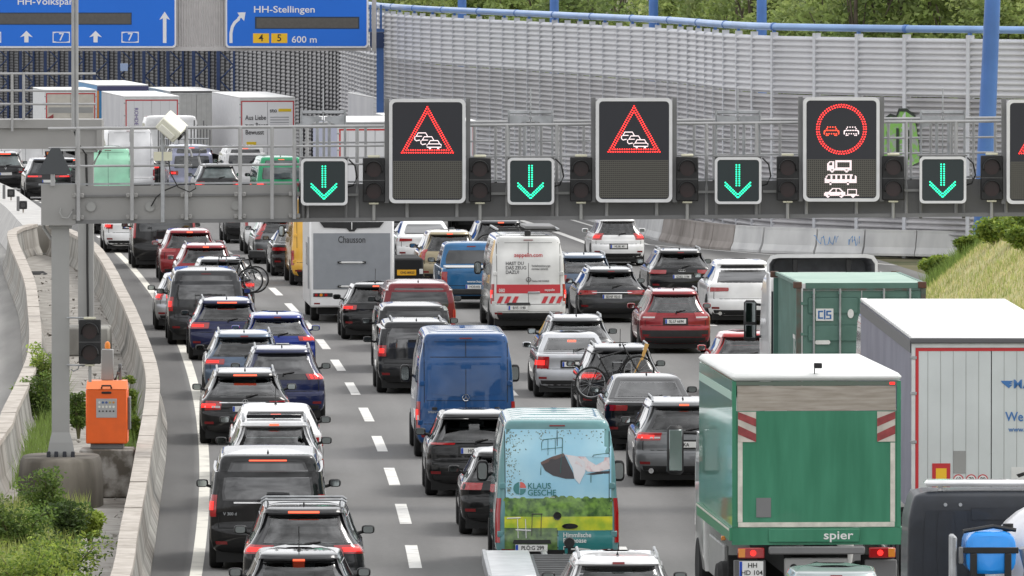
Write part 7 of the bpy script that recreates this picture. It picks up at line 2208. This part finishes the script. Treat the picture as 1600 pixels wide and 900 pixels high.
MB().prism([(-h + .30, 1.95), (-h + .76, 1.95), (-h + .70, 1.40), (-h + .36, 1.40)], -.004, .006).build('print_bucket', YEL, t, smooth=False)
text('lettering', 'sto', .2, INK, t, (-h + .54, -.008, 1.6))
for z in (3.05, 2.93, 2.81, 2.69, 2.57): box('print_line', mat('print_pale_grey', (.40, .40, .42), .5), t, .12, .98, .004, .0105, z, z + .045)
for x in (-h + .45, h - .45): MB().cbox(x - .28, x + .28, -.03, .0, .96, 1.10, .02).build('marker_lamp', mat('marker_orange', (.85, .28, .02), .4, em=(1, .3, .02), es=.35), t)
t = curtain_trailer('semi_trailer', 'white box trailer with red framed rear behind the farther gantry', 194, 452, 14, 4.05, SGREYW, mat('rear_white', (.66, .66, .67), .5), slats=3)
text('lettering', 'ROHDE', .24, mat('print_violet', (.16, .12, .30), .5), t, (-.72, .004, 3.1), rot=(PI / 2, PI / 2, 0))
t = curtain_trailer('semi_trailer', 'plain light grey trailer between the red framed and the lettered trailer', 267, 486, 13, 4.05, TGREY, TGREY, tape=None, slats=5)
MB().cbox(-1.3, 1.3, -.05, .06, 3.98, 4.06, .01).build('roof_edge', GUT, t)
t = curtain_trailer('semi_trailer', 'truck with bright blue side and white roof behind the red framed trailer', 150, 490, 14, 4.35, TBLUE, TBLUE, tape=None, slats=0, px_center=192)
MB().cbox(-1.29, 1.29, -.03, .02, 4.05, 4.28, .01).build('header_panel', mat('navy_panel', (.06, .06, .14), .5), t)
MB().cbox(-1.30, -1.2, -.03, .02, 1.2, 4.04, .01).build('edge_strip', AMBER, t)
t = curtain_trailer('box_truck', 'beige box truck with red and white warning boards at the far left', 70, 482, 8, 4.15, mat('truck_white_side', (.62, .63, .64), .5, var=.05), TBEI, slats=0, z0=1.2)
box('grey_band', GREYP, t, -1.1, 1.1, .0035, .010, 3.0, 3.28); hatchplate(t, -1.0, 2.55, True, .0, .30, .8)
t = curtain_trailer('semi_trailer', 'grey sided trailer whose white roof shows left of the first congestion sign', 590, 412, 14, 3.95, SGREYW, mat('rear_white', (.66, .66, .67), .5), slats=3)
t = curtain_trailer('semi_trailer', 'lavender sided trailer with red framed rear behind the gantry', 527, 330, 14, 3.95, mat('curtain_blue', (.34, .36, .50), .5, var=.05), mat('rear_white', (.66, .66, .67), .5), slats=4)
t = curtain_trailer('semi_trailer', 'white trailer with dark red rear frame half hidden by the first congestion sign', 630, 336, 14, 3.95, SGREYW, mat('rear_white', (.66, .66, .67), .5), slats=4, W=2.5)
# rack lorry between the far trailers
t = place('stake_lorry', 'flatbed lorry with upright metal stakes between the far trailers', 'truck', 288, 436)
MB().cbox(-1.2, 1.2, 0, 7, 1.0, 1.2, .02).build('load_bed', GREYD, t)
for k in range(7):
    for x in (-1.15, 1.15):
        MB().tube([(x * (1 - .1 * k), .1 + k * .3, 1.2), (x * (1 - .1 * k), .1 + k * .3, 2.5 + .2 * (k % 3))], .035, 5).build('stake', GREYD, t)
for k in range(9): MB().tube([(-1.0 + k * .25, 0, 1.2), (-1.0 + k * .25, .0, 2.1)], .03, 5).build('gate_bar', STEEL, t)
for z in (1.5, 1.8, 2.1): MB().tube([(-1.1, 0, z), (1.1, 0, z)], .035, 5).build('gate_rail', STEEL, t)
for sg in (-1, 1):
    for y in (1.2, 2.5): tw(t, sg * 1.0, y, .48)
cab(t, 7.4, 2.4, 3.0, 2.0, PAINTS['white'], False)
MB().cbox(-1.0, 1.0, 0.0, .05, .7, .9, .01).build('light_bar', UNDER, t)
